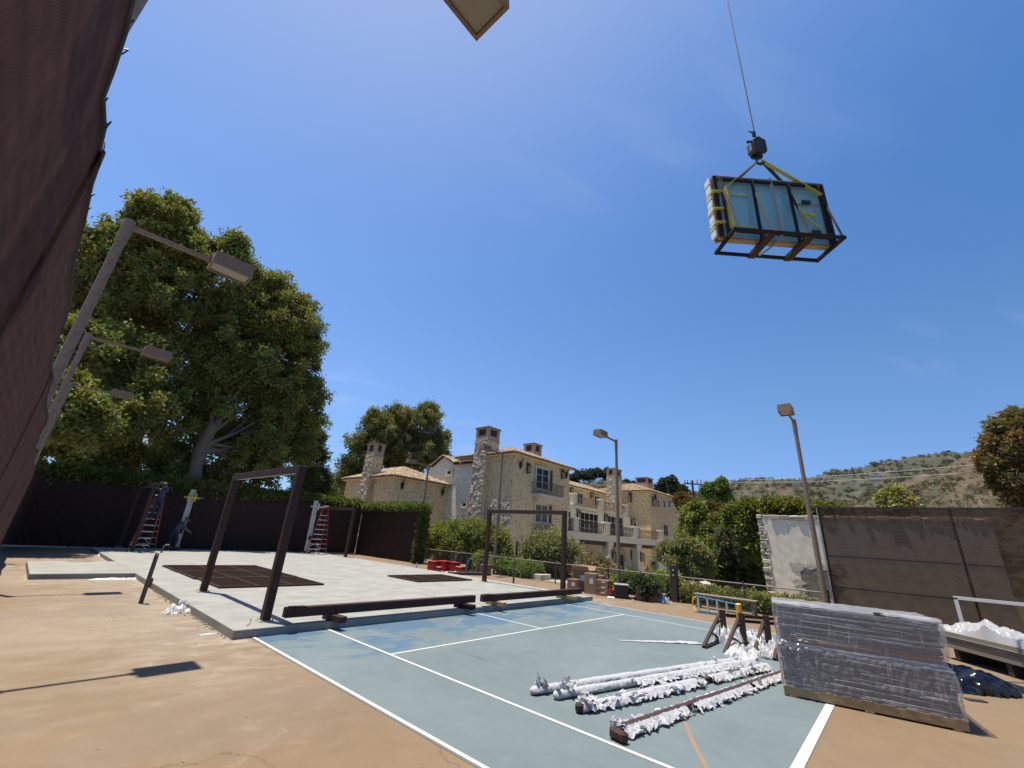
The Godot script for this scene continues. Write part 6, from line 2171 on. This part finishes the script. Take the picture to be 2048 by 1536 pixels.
	for g in [-1.0, 1.0]:
		b = MB.new()
		b.bev(cc + dirk * g * (ln / 2 - 0.02) + Vector3(0, 0.41, 0), Vector3(0.03, 0.33, 1.26), 0.005, cb)
		part(t, "end_board", b, mats["timber grey"])
	for g in [-1.2, 0.0, 1.2]:
		b = MB.new()
		b.bev(cc + dirk * g + Vector3(0, 0.12, 0), Vector3(0.12, 0.24, 1.26), 0.008, cb)
		part(t, "skid", b, mats["timber dark"])
	b = MB.new()
	b.box(cc + Vector3(0, 0.5, 0), Vector3(ln - 0.1, 0.05, 1.2), cb)
	part(t, "contents", b, mats["slate panel"])
	rows = []
	for i in 70:
		var l := PackedVector3Array()
		for j in 40:
			var s := i / 69.0 - 0.5
			var q := j / 39.0 - 0.5
			var y := 0.63 + 0.30 * noise.get_noise_2d(s * 140.0, q * 55.0 + s * 40.0) + 0.10 * noise.get_noise_2d(s * 420.0, q * 300.0) + 0.06 * noise.get_noise_2d(s * 900.0 + q * 500.0, q * 900.0)
			var rim := maxf(absf(s), absf(q)) > 0.47
			l.append(cc + dirk * s * (ln + 0.06) + nk * q * 1.4 + Vector3(0, 0.49 if rim else maxf(0.55, y + 0.08 * (0.5 - q)), 0))
		rows.append(l)
	b = MB.new()
	b.sheet(rows)
	var fm := std("cover film", Color(0.42, 0.42, 0.43), 0.13)
	solo("cover_sheet", b, tri_tex(fm, t_fine, 0.5), "shining wrinkled plastic sheet thrown over the timber crate", "plastic sheet")
	# black wrapped bundle on the ground
	f = G(1975, 1382)
	b = MB.new()
	rows = []
	var bd := Vector3(-0.42, 0, -0.9).normalized()
	var bn := Vector3(bd.z, 0, -bd.x)
	for i in 25:
		var l := PackedVector3Array()
		for j in 15:
			var s := i / 24.0
			var a := PI * j / 14.0
			var r := 0.34 * (1.0 + 0.35 * noise.get_noise_2d(i * 30.0, j * 45.0)) * (0.35 + 0.65 * sqrt(clampf(sin(PI * clampf(s, 0.04, 0.97)), 0, 1)))
			l.append(f + bd * (s - 0.2) * 1.5 + bn * cos(a) * r * 1.3 + Vector3(0, 0.01 + sin(a) * r * 0.95, 0))
		rows.append(l)
	b.sheet(rows)
	solo("black_bundle", b, tri_tex(std("black film", Color(0.02, 0.02, 0.026), 0.14), t_fine, 0.3), "black plastic wrapped bundle lying behind the wrapped pallet stack", "bundle")
	b = MB.new()
	b.bev(G(1952, 1402) + Vector3(0, 0.01, 0), Vector3(0.12, 0.02, 0.25), 0.003, Basis.from_euler(Vector3(0, 0.5, 0)))
	solo("timber_offcut", b, mats["timber dark"], "small dark offcut lying by the black bundle", "offcut")
	# power pole and lines
	var pb := HX(1390, 1030, 75.0)
	t = thing("power_pole", "dark timber power pole with a crossarm above the garden trees", "power pole", Vector3(pb.x, -1.6, pb.z))
	var pt := HX(1387, 963, 75.0)
	b = MB.new()
	b.tube(Vector3(pb.x, -1.6, pb.z), Vector3(pb.x, pt.y + 0.3, pb.z), 0.26, 0.2, 10)
	part(t, "pole", b, mats["bark dark"])
	b = MB.new()
	b.beam(Vector3(pb.x, pt.y - 0.3, pb.z - 1.5), Vector3(pb.x, pt.y - 0.6, pb.z + 1.7), 0.22, 0.24)
	b.beam(Vector3(pb.x, pt.y - 2.4, pb.z - 0.7), Vector3(pb.x, pt.y - 2.6, pb.z + 1.0), 0.16, 0.18)
	part(t, "crossarm", b, mats["bark dark"])
	for g in [-1.4, -0.9, 0.9, 1.6]:
		b = MB.new()
		b.tube(Vector3(pb.x, pt.y - 0.35, pb.z + g), Vector3(pb.x, pt.y + 0.35, pb.z + g), 0.1, 0.07, 6)
		part(t, "insulator", b, mats["bark dark"])
	for q in [[-1.4, 0.0, "upper"], [1.6, -0.35, "lower"]]:
		b = MB.new()
		var p0 := Vector3(pb.x, pt.y + 0.3 + q[1], pb.z + q[0])
		var p1 := HX(2120, 915 + (18 if q[0] > 0 else 0), 40.0)
		var last := p0
		for i in 20:
			var s := (i + 1) / 20.0
			var p := p0.lerp(p1, s) - Vector3(0, sin(PI * s) * 0.6, 0)
			b.tube(last, p, 0.035, 0.03, 5, false)
			last = p
		solo("power_line", b, std("cable grey", Color(0.32, 0.31, 0.29), 0.5), "%s pale power line sagging from the pole across the hillside" % q[2], "power line", "power lines")
	b = MB.new()
	var hh := HX(1752, 957, 170.0)
	b.box(hh, Vector3(2.4, 1.5, 2.6))
	b.box(hh + Vector3(0, 0.9, 0), Vector3(3, 0.25, 3.1))
	solo("hillside_house", b, std("far white", Color(0.45, 0.47, 0.48), 0.6), "tiny pale flat roofed house far up the hillside", "house")

# ---------- wrapped pallet stack ----------
func build_stack() -> void:
	var A := Vector3(-0.52, 0, 4.95)
	var B := Vector3(-0.14, 0, 6.88)
	var along := (B - A).normalized()
	var deep := Vector3(along.z, 0, -along.x)
	if deep.x < 0: deep = -deep
	var ln := A.distance_to(B)
	var dp := 1.25
	var base := (A + B) / 2 + deep * dp / 2
	var bs := Basis(along, Vector3.UP, along.cross(Vector3.UP))
	var t := thing("wooden_pallet", "wooden pallet with a deep pale front board under the wrapped stack", "pallet", base)
	for k in [-1.0, 0.0, 1.0]:
		var b := MB.new()
		b.bev(base + deep * k * (dp / 2 - 0.05) + Vector3(0, 0.075, 0), Vector3(ln + 0.02, 0.11, 0.09), 0.006, bs)
		part(t, "bearer", b, mats["timber"])
	for i in 9:
		var b := MB.new()
		b.bev(base + along * lerpf(-ln / 2 + 0.06, ln / 2 - 0.06, i / 8.0) + Vector3(0, 0.139, 0), Vector3(0.11, 0.018, dp), 0.004, bs)
		part(t, "deck_board", b, mats["timber"])
	for i in 3:
		var b := MB.new()
		b.bev(base + along * (i - 1) * (ln / 2 - 0.1) + Vector3(0, 0.01, 0), Vector3(0.1, 0.02, dp), 0.003, bs)
		part(t, "bottom_board", b, mats["timber"])
	var s := thing("panel_stack", "tall stack of slate grey flat panels wrapped in clear film on the pallet", "stack", base + Vector3(0, 0.148, 0))
	var y := 0.15
	for i in 12:
		var b := MB.new()
		var h := 0.0455
		b.bev(base + along * rnd(-0.012, 0.012) + deep * rnd(-0.012, 0.012) + Vector3(0, y + h / 2, 0), Vector3(ln - 0.04, h - 0.006, dp - 0.04), 0.006, bs)
		part(s, "panel", b, mats["slate panel"])
		y += h
	var b1 := MB.new()
	b1.bev(base + Vector3(0, y + 0.045, 0), Vector3(ln - 0.14, 0.088, dp - 0.14), 0.01, bs)
	part(s, "divider_board", b1, mats["red board"])
	y += 0.09
	for i in 10:
		var b := MB.new()
		var h := 0.0435
		b.bev(base + along * rnd(-0.02, 0.012) + deep * rnd(-0.012, 0.012) + Vector3(0, y + h / 2, 0), Vector3(ln - 0.10, h - 0.006, dp - 0.06), 0.006, bs)
		part(s, "panel", b, mats["slate panel"])
		y += h
	for q in [[-0.55, -0.5], [0.35, -0.5], [0.52, -0.45]]:
		var b := MB.new()
		b.bev(base + along * q[0] + deep * q[1] + Vector3(0, y + 0.02, 0), Vector3(0.13, 0.04, 0.09), 0.006, bs)
		part(s, "spacer", b, mats["steel dark"])
	# loose panel on top at the end, sagging corner
	var top := y
	# film: a wrinkled skin round the four sides and over the top
	var f := MB.new()
	var ring := 260
	var rows := []
	for i in 64:
		var v := i / 63.0
		var yy := lerpf(0.13, top + 0.012, v)
		var l := PackedVector3Array()
		for j in ring + 1:
			var a := float(j % ring) / ring * 4.0
			var side := int(a)
			var q := a - side
			var hx := ln / 2 + 0.012
			var hz := dp / 2 + 0.012
			var waist := 0.055 * exp(-pow((yy - 0.74) / 0.05, 2.0))
			hx -= waist; hz -= waist
			var p: Vector3 = [Vector3(lerpf(-hx, hx, q), 0, -hz), Vector3(hx, 0, lerpf(-hz, hz, q)), Vector3(lerpf(hx, -hx, q), 0, hz), Vector3(-hx, 0, lerpf(hz, -hz, q))][side]
			var wr := 0.012 * noise.get_noise_2d(yy * 900.0 + a * 30.0, a * 60.0) + 0.009 * noise.get_noise_2d(a * 700.0, yy * 90.0 + 50.0) + (0.022 if yy < 0.72 else 0.007) * noise.get_noise_2d(a * 2600.0 + yy * 200.0, yy * 120.0)
			p *= 1.0 + wr * 1.1
			l.append(base + along * p.x + deep * p.z + Vector3(0, yy, 0))
		rows.append(l)
	f.sheet(rows)
	part(s, "film", f, mats["stretch film"])
	f = MB.new()
	rows = []
	for i in 25:
		var l := PackedVector3Array()
		for j in 17:
			var u := i / 24.0 - 0.5
			var w := j / 16.0 - 0.5
			l.append(base + along * u * (ln + 0.02) + deep * w * (dp + 0.02) + Vector3(0, top + 0.014 + 0.03 * absf(noise.get_noise_2d(u * 420.0 + w * 200.0, w * 380.0)) + (0.03 if absf(u) > 0.2 and w < -0.3 and w > -0.45 else 0.0), 0))
		rows.append(l)
	f.sheet(rows)
	part(s, "top_film", f, mats["film fold"])
	# folds of stretched film
	f = MB.new()
	for i in 120:
		var hor := rng.randf() < 0.35
		var side := rng.randf() < 0.75
		var o: Vector3
		var d: Vector3
		var out: Vector3
		if side:
			o = base - deep * (dp / 2 + 0.02) + along * rnd(-ln / 2, ln / 2) + Vector3(0, rnd(0.16, top), 0)
			d = along; out = -deep
		else:
			o = base + along * (ln / 2 + 0.02) + deep * rnd(-dp / 2, dp / 2) + Vector3(0, rnd(0.16, top), 0)
			d = deep; out = along
		var dd := (d + Vector3.UP * rnd(-0.05, 0.02)).normalized() if hor else (Vector3.UP + d * rnd(-0.12, 0.12)).normalized()
		var len := rnd(0.25, 1.1) if hor else rnd(0.12, 0.5)
		var e := o + dd * len
		# keep the fold on its face
		e.y = clampf(e.y, 0.15, top)
		var lim := (ln if side else dp) / 2
		var k := (e - base).dot(d)
		e += d * (clampf(k, -lim, lim) - k)
		var wv := dd.cross(out).normalized() * rnd(0.001, 0.005)
		f.quad(o - wv, o + wv + out * 0.004, e + wv * 0.4, e - wv * 0.4, out)
	part(s, "film_folds", f, mats["film fold"], true)
	f = MB.new()
	for i in 9:
		var o := base - deep * (dp / 2 + 0.015) - along * rnd(ln / 2 - 0.4, ln / 2) + Vector3(0, rnd(0.6, 0.8), 0)
		flap(f, o, (-deep + rdir() * 0.7).normalized(), along, rnd(0.03, 0.08), 0.05)
	part(s, "torn_film", f, mats["film white"], true)

# ---------- wrapped bars and brackets ----------
func build_bars() -> void:
	var ends := [[G(1072, 1390), Vector3(1.0, 0, 3.95), 0], [G(1118, 1399), Vector3(1.05, 0, 4.15), 0], [G(1160, 1427), Vector3(1.0, 0, 4.42), 1], [G(1228, 1478), Vector3(0.62, 0, 4.72), 2]]
	var names := ["steel bar rolled in white film, furthest from the sideline of four", "steel bar rolled in white film, second of four side by side", "steel bar in torn white film lying between the rolled and the bare bar", "bare brown steel bar with torn white film along both sides"]
	for n in 4:
		var a: Vector3 = ends[n][0]
		var e: Vector3 = ends[n][1]
		var open: int = ends[n][2]
		var d := (e - a).normalized()
		var side := Vector3(-d.z, 0, d.x)
		var ln := a.distance_to(e)
		var t := thing("wrapped_bar", names[n], "steel bar", (a + e) / 2, "wrapped bars on the blue court")
		var b := MB.new()
		b.bev((a + e) / 2 + Vector3(0, 0.055, 0), Vector3(0.075 if n == 3 else 0.056, 0.085 if n == 3 else 0.058, ln), 0.006, Basis(side, Vector3.UP, side.cross(Vector3.UP)))
		part(t, "bar", b, mats["steel brown"])
		if n > 1:
			b = MB.new()
			b.bev(a + Vector3(0, 0.06, 0) - d * 0.012 + side * (0.07 if n == 3 else 0.0), Vector3(0.2 if n == 3 else 0.09, 0.095, 0.09), 0.02, Basis(side, Vector3.UP, side.cross(Vector3.UP)))
			part(t, "end_plate", b, mats["steel brown"])
		# sleeve
		var segs := [[-0.02, 1.0]] if open == 0 else ([[0.0, 0.14], [0.16, 0.52], [0.60, 0.72], [0.8, 1.0]] if open == 1 else [])
		for sg in segs:
			b = MB.new()
			var rows := []
			var m := int(170 * (sg[1] - sg[0])) + 4
			for i in m:
				var s := lerpf(sg[0], sg[1], i / (m - 1.0))
				var l := PackedVector3Array()
				for j in 15:
					var an := TAU * j / 14.0
					var r := 0.052 * (1.0 + 0.16 * noise.get_noise_2d(s * ln * 90.0 + n * 99.0 + sin(an) * 30.0, cos(an) * 40.0 + s * 30.0) + 0.11 * noise.get_noise_2d(s * ln * 520.0 + an * 120.0 + n * 50.0, an * 60.0) + 0.10 * noise.get_noise_2d(s * ln * 1800.0 + an * 200.0, an * 240.0))
					if i == 0 or i == m - 1: r *= (0.15 if open == 0 else 0.75)
					if i == 1 and open == 0: r *= 0.8
					l.append(a + d * ln * s + Vector3(0, maxf(0.012, 0.054 + sin(an) * r), 0) + side * cos(an) * r * 1.15)
				rows.append(l)
			b.sheet(rows)
			part(t, "film_sleeve", b, mats["film white"])
		b = MB.new()
		# loose film lying in folds beside the bar
		var spans: Array = [[[0.62, 1.0]], [[0.3, 1.0]], [[0.02, 0.55], [0.6, 1.0]], [[0.02, 0.3], [0.34, 0.7], [0.72, 1.0]]][n]
		for sp in spans:
			for g in [-1.0, 1.0]:
				if n < 2 and g < 0: continue
				var rb := MB.new()
				var rows := []
				var m := int(150 * (sp[1] - sp[0])) + 6
				for i in m:
					var s := lerpf(sp[0], sp[1], i / (m - 1.0))
					var wd := 0.03 + 0.07 * absf(noise.get_noise_2d(s * ln * 260.0 + n * 70.0, g * 90.0)) + 0.10 * absf(noise.get_noise_2d(s * ln * 1500.0 + n * 30.0, g * 50.0)) + rnd(0.0, 0.03)
					var l := PackedVector3Array()
					for j in 7:
						var t2 := j / 6.0
						var y := 0.08 * (1.0 - t2) + 0.014 + 0.075 * absf(noise.get_noise_2d(s * ln * 620.0 + t2 * 60.0, t2 * 110.0 + n * 40.0)) * (0.4 + t2) + 0.05 * t2 * maxf(0.0, noise.get_noise_2d(s * ln * 1400.0, g * 33.0))
						l.append(a + d * (ln * s + 0.03 * noise.get_noise_2d(s * ln * 900.0, t2 * 200.0)) + side * g * (0.042 + wd * t2) + Vector3(0, y, 0))
					rows.append(l)
				rb.sheet(rows, g < 0)
				part(t, "loose_film", rb, mats["film white"])
		var count: int = [24, 36, 70, 80][n]
		for i in count:
			var s := rng.randf()
			if n == 0 and s > 0.16 and s < 0.55: continue
			if n == 1 and s < 0.28: continue
			var g := -1.0 if rng.randf() < 0.5 else 1.0
			if n < 2 and rng.randf() < 0.4: g *= 0.4
			var p := a + d * ln * s + side * g * rnd(0.03, 0.09) + Vector3(0, rnd(0.02, 0.13 if n < 3 else 0.05), 0)
			var dir := (side * g * rnd(0.4, 1.0) + Vector3.UP * (rnd(-0.25, 0.3) if rng.randf() < 0.8 else rnd(0.3, 1.0)) + d * rnd(-0.6, 0.6)).normalized()
			flap(b, p, dir, (d + rdir() * 0.3).normalized(), rnd(0.03, 0.10 if n > 1 else 0.07), rnd(0.06, 0.2))
		for i in 7: flap(b, a + d * rnd(0.0, 0.2) + side * rnd(-0.05, 0.05) + Vector3(0, 0.1, 0), (Vector3.UP + rdir() * 0.6 - d * 0.3).normalized(), side, rnd(0.06, 0.15), rnd(0.10, 0.2))
		part(t, "torn_film", b, mats["film white"], true)
	# triangular brackets
	var br := [[1407, 1297, "triangular steel bracket standing at the end of the film streamer"], [1450, 1308, "triangular steel bracket second from the film streamer"], [1507, 1314, "triangular steel bracket third from the film streamer"], [1549, 1322, "triangular steel bracket half hidden by the wrapped stack"]]
	for i in br.size():
		var p := G(br[i][0], br[i][1])
		var t := thing("steel_bracket", br[i][2], "bracket", p, "triangular brackets on the court")
		var f := (G(1447, 1277) - G(1404, 1297))
		var fl := f.length()
		f = f.normalized()
		var q := f.cross(Vector3.UP)
		var m: Material = mats["steel brown"]
		var b := MB.new()
		b.beam(p + Vector3(0, 0.03, 0), p + f * fl * 0.8 + Vector3(0, 0.52, 0), 0.06, 0.05)
		part(t, "raking_leg", b, m)
		b = MB.new()
		b.beam(p + Vector3(0, 0.03, 0) + q * 0.04, p + f * fl + q * 0.06 + Vector3(0, 0.03, 0), 0.06, 0.05)
		part(t, "foot_bar", b, m)
		b = MB.new()
		b.beam(p + f * fl + Vector3(0, 0.0, 0), p + f * fl + Vector3(0, 0.62, 0), 0.13, 0.05)
		part(t, "upright", b, m)
		b = MB.new()
		b.beam(p + f * fl * 0.35 + Vector3(0, 0.24, 0), p + f * fl * 0.7 + q * 0.04 + Vector3(0, 0.06, 0), 0.035, 0.035)
		part(t, "strut", b, mats["steel dark"])
		b = MB.new()
		b.beam(p + f * fl * 0.55 + Vector3(0, 0.36, 0), p + f * fl * 0.95 + Vector3(0, 0.42, 0), 0.035, 0.035)
		part(t, "strut", b, mats["steel dark"])
	var cl := [[1450, 1262, 0.75, 0.45, "bundle of white film caught on the first two brackets"], [1500, 1292, 0.8, 0.25, "white film lying between the brackets"], [1535, 1285, 0.7, 0.42, "bundle of white film hung on the last brackets"], [1522, 1252, 0.5, 0.16, "white film scrap beside the stacked black bars"]]
	for c in cl:
		var b := MB.new()
		var p := G(c[0], c[1] + 22)
		for k in 4: crumple(b, p + Vector3(rnd(-0.2, 0.2), 0, rnd(-0.2, 0.2)), c[2] * 0.6, c[2] * 0.5, c[3] * rnd(0.6, 1.0), 14, 0.35)
		for i in 10: flap(b, p + Vector3(rnd(-0.25, 0.25), rnd(0.03, c[3] * 0.5), rnd(-0.25, 0.25)), (rdir() + Vector3.UP * 0.2).normalized(), rdir(), 0.14, 0.22)
		solo("film_bundle", b, mats["film white"], c[4], "plastic film")
	for q in [[1500, 1238, 1.2, "long dark steel bar lying beyond the brackets"], [1525, 1248, 0.8, "short dark steel bar lying next to the wrapped stack"]]:
		var p := G(q[0], q[1])
		var b := MB.new()
		b.beam(p + Vector3(-0.4, 0.05, -0.5) * q[2], p + Vector3(0.4, 0.05, 0.5) * q[2] + Vector3(0, 0.0, 0), 0.09, 0.08, 0.006)
		solo("loose_bar", b, mats["steel dark"], q[3], "steel bar")

# ---------- crane load ----------
func build_load() -> void:
	var c := Vector3(2.65, 10.05, 5.60)
	var a := Vector3(cos(deg_to_rad(47.26)), 0, sin(deg_to_rad(47.26)))
	var n := Vector3(-a.z, 0, a.x)   # towards the eye
	var bs := Basis(a, Vector3.UP, n)
	var P := func(x, y, z): return c + a * x + Vector3.UP * y + n * z
	var w := 1.6
	var ht := 2.15
	var hook: Vector3 = P.call(-0.05, 3.0, 0.05)
	# glass pack in its timber and foam edging
	var t := thing("glass_pack", "pack of blue tinted glass sheets with pale edge packing hanging from the crane", "glass pack", c)
	for i in 3:
		var b := MB.new()
		b.box(P.call(0, ht / 2, -0.09 + i * 0.07), Vector3(w * 2 - 0.16, ht - 0.1, 0.012), bs)
		part(t, "glass_sheet", b, mats["crate glass"])
	for i in 4:
		for s in [-1.0, 1.0]:
			var b := MB.new()
			b.bev(P.call(s * (w - 0.03 - 0.0), ht / 2, -0.16 + i * 0.095), Vector3(0.12 if s < 0 else 0.1, ht, 0.05), 0.008, bs)
			part(t, "edge_strip", b, mats["steel dark"] if i % 2 else mats["timber"])
	var b := MB.new()
	b.bev(P.call(0, ht - 0.03, -0.02), Vector3(w * 2, 0.10, 0.34), 0.008, bs)
	part(t, "top_timber", b, mats["timber grey"])
	b = MB.new()
	b.bev(P.call(0, 0.06, -0.06), Vector3(w * 2 + 0.05, 0.12, 0.16), 0.008, bs)
	part(t, "bottom_timber", b, mats["timber"])
	for i in 8:
		b = MB.new()
		b.bev(P.call(-w - 0.075, 0.16 + i * 0.265, -0.05), Vector3(0.07 + 0.025 * (i % 2), 0.245, 0.24), 0.02, bs)
		part(t, "foam_block", b, mats["white"])
	b = MB.new()
	b.bev(P.call(w + 0.07, ht * 0.5, -0.06), Vector3(0.06, ht * 0.95, 0.2), 0.01, bs)
	part(t, "edge_board", b, mats["timber"])
	# steel stillage
	t = thing("steel_stillage", "black steel A-frame stillage carrying the glass pack", "stillage", P.call(0, -0.1, 0))
	var m: Material = mats["steel dark"]
	var front := 0.52
	var back := -0.45
	for z in [front, back]:
		b = MB.new()
		b.beam(P.call(-w + 0.15, -0.1, z), P.call(w - 0.14, -0.1, z), 0.08, 0.08, 0.006)
		part(t, "base_rail", b, m)
	for x in [-w + 0.15, w - 0.14]:
		b = MB.new()
		b.beam(P.call(x, -0.1, back - 0.04), P.call(x, -0.1, front + 0.04), 0.09, 0.09, 0.006)
		part(t, "base_end", b, m)
	for x in [-0.42, 0.62]:
		b = MB.new()
		b.beam(P.call(x, -0.09, back - 0.08), P.call(x, -0.09, front - 0.02), 0.2, 0.11, 0.006)
		part(t, "fork_pocket", b, mats["steel brown"])
	for x in [-w + 0.18, -0.52, 0.52, w - 0.22]:
		b = MB.new()
		b.beam(P.call(x, -0.06, 0.2), P.call(x, ht - 0.12, 0.2), 0.08, 0.07, 0.005)
		part(t, "upright", b, m)
		b = MB.new()
		b.beam(P.call(x + 0.02, ht * 0.72, 0.23), P.call(x + 0.06, -0.08, front), 0.045, 0.06, 0.004)
		part(t, "raking_strut", b, m)
	b = MB.new()
	b.beam(P.call(-w + 0.14, ht - 0.17, 0.2), P.call(w - 0.08, ht - 0.17, 0.2), 0.06, 0.08)
	part(t, "top_rail", b, m)
	b = MB.new()
	b.beam(P.call(-w + 0.14, 0.15, 0.2), P.call(w - 0.08, 0.15, 0.2), 0.06, 0.08)
	part(t, "bottom_rail", b, m)
	b = MB.new()
	b.beam(P.call(0.02, -0.02, 0.24), P.call(0.02, ht, 0.21), 0.075, 0.012)
	b.beam(P.call(0.02, -0.03, 0.24), P.call(-0.25, -0.13, -0.4), 0.07, 0.012)
	part(t, "grey_strap", b, std("strap grey", Color(0.22, 0.22, 0.22), 0.7))
	# yellow slings
	t = thing("lifting_slings", "yellow webbing slings running from the crane hook round the glass pack", "slings", hook)
	for s in [-1.0, 1.0]:
		b = MB.new()
		b.beam(hook + a * s * 0.05, P.call(s * (w - 0.22), ht * 0.74, 0.26), 0.11, 0.02)
		part(t, "sling_leg", b, mats["yellow strap"])
		b = MB.new()
		b.beam(hook + a * s * 0.05, P.call(s * (w - 0.7), ht + 0.02, -0.2), 0.09, 0.02)
		part(t, "rear_sling", b, std("sling dark", Color(0.03, 0.035, 0.045), 0.8))
	b = MB.new()
	b.beam(P.call(-w + 0.22, ht * 0.76, 0.26), P.call(-w + 0.3, 0.0, 0.25), 0.11, 0.02)
	part(t, "hanging_leg", b, mats["yellow strap"])
	for y in [0.42, 0.9, 1.52]:
		b = MB.new()
		b.box(P.call(-w + 0.02, y, 0.02), Vector3(0.30, 0.05, 0.40), bs)
		part(t, "edge_strap", b, mats["yellow strap"])
	for q in [[0.42, -w + 0.2, -0.55], [1.55, -w + 0.2, -0.62], [1.4, 0.6, w], [0.35, 0.75, w]]:
		b = MB.new()
		b.beam(P.call(q[1], q[0], 0.12), P.call(q[2], q[0] + (0.04 if q[1] > 0 else -0.03), 0.12), 0.008, 0.045)
		part(t, "cross_strap", b, mats["yellow strap"])
	for q in [[1.42, 1.0], [0.37, 1.1]]:
		b = MB.new()
		b.box(P.call(q[1], q[0], 0.14), Vector3(0.24, 0.11, 0.05), bs)
		part(t, "ratchet", b, mats["black"])
	b = MB.new()
	b.path([P.call(0.58, 1.42, 0.16), P.call(0.7, 1.1, 0.2), P.call(0.88, 0.75, 0.2), P.call(1.2, 0.48, 0.17)], 0.028, 5)
	b.path([P.call(0.78, 0.98, 0.19), P.call(0.95, 0.92, 0.2), P.call(1.1, 0.88, 0.2), P.call(1.02, 1.0, 0.2)], 0.03, 5)
	part(t, "loose_tail", b, std("yellow bright", Color(0.40, 0.44, 0.03), 0.7))
	# hook block
	t = thing("crane_hook", "black crane hook block with sheave cheeks and a swivel hook", "crane hook", hook)
	b = MB.new()
	var hb := hook + Vector3(0, 0.48, 0)
	for s in [-1.0, 1.0]:
		b.bev(hb + n * s * 0.11, Vector3(0.36, 0.55, 0.05), 0.06, bs)
	part(t, "cheek_plate", b, mats["black"])
	b = MB.new()
	b.tube(hb - n * 0.09, hb + n * 0.09, 0.2, 0.2, 18)
	part(t, "sheave", b, std("sheave", Color(0.05, 0.045, 0.045), 0.4, 0.5))
	b = MB.new()
	b.bev(hb + a * -0.22 - Vector3(0, 0.04, 0), Vector3(0.14, 0.36, 0.2), 0.03, bs)
	part(t, "weight", b, std("block grey", Color(0.06, 0.06, 0.065), 0.5))
	b = MB.new()
	b.tube(hb + Vector3(0, 0.27, 0), hb + Vector3(0, 0.36, 0), 0.16, 0.14, 12)
	b.beam(hb + a * -0.3 + Vector3(0, 0.26, 0), hb + a * 0.24 + Vector3(0, 0.32, 0), 0.05, 0.06)
	part(t, "top_yoke", b, mats["black"])
	b = MB.new()
	b.tube(hook + Vector3(0, 0.2, 0), hook + Vector3(0, 0.08, 0), 0.06, 0.05, 10)
	var arc := []
	for i in 9:
		var an := PI * 0.5 + i * PI * 1.35 / 8.0
		arc.append(hook + Vector3(0, -0.03, 0) + a * cos(an) * 0.11 + Vector3(0, sin(an) * 0.11, 0))
	b.path(arc, 0.034, 8)
	part(t, "hook", b, mats["black"])
	b = MB.new()
	b.box(hb + Vector3(0.0, 0.62, 0) - a * 0.04, Vector3(0.07, 0.18, 0.07), bs)
	b.beam(hb + Vector3(0, 0.66, 0), hb + Vector3(0, 0.72, 0) - a * 0.18, 0.03, 0.03)
	b.tube(hb + Vector3(0, 0.36, 0), hb + Vector3(0, 0.72, 0), 0.022, 0.022, 6)
	part(t, "limit_switch", b, mats["black"])
	b = MB.new()
	b.tube(hb + Vector3(0, 0.3, 0), hb + Vector3(-0.5, 26, -0.2), 0.016, 0.016, 6)
	solo("crane_cable", b, mats["black"], "thin dark crane cable rising out of the picture", "cable")
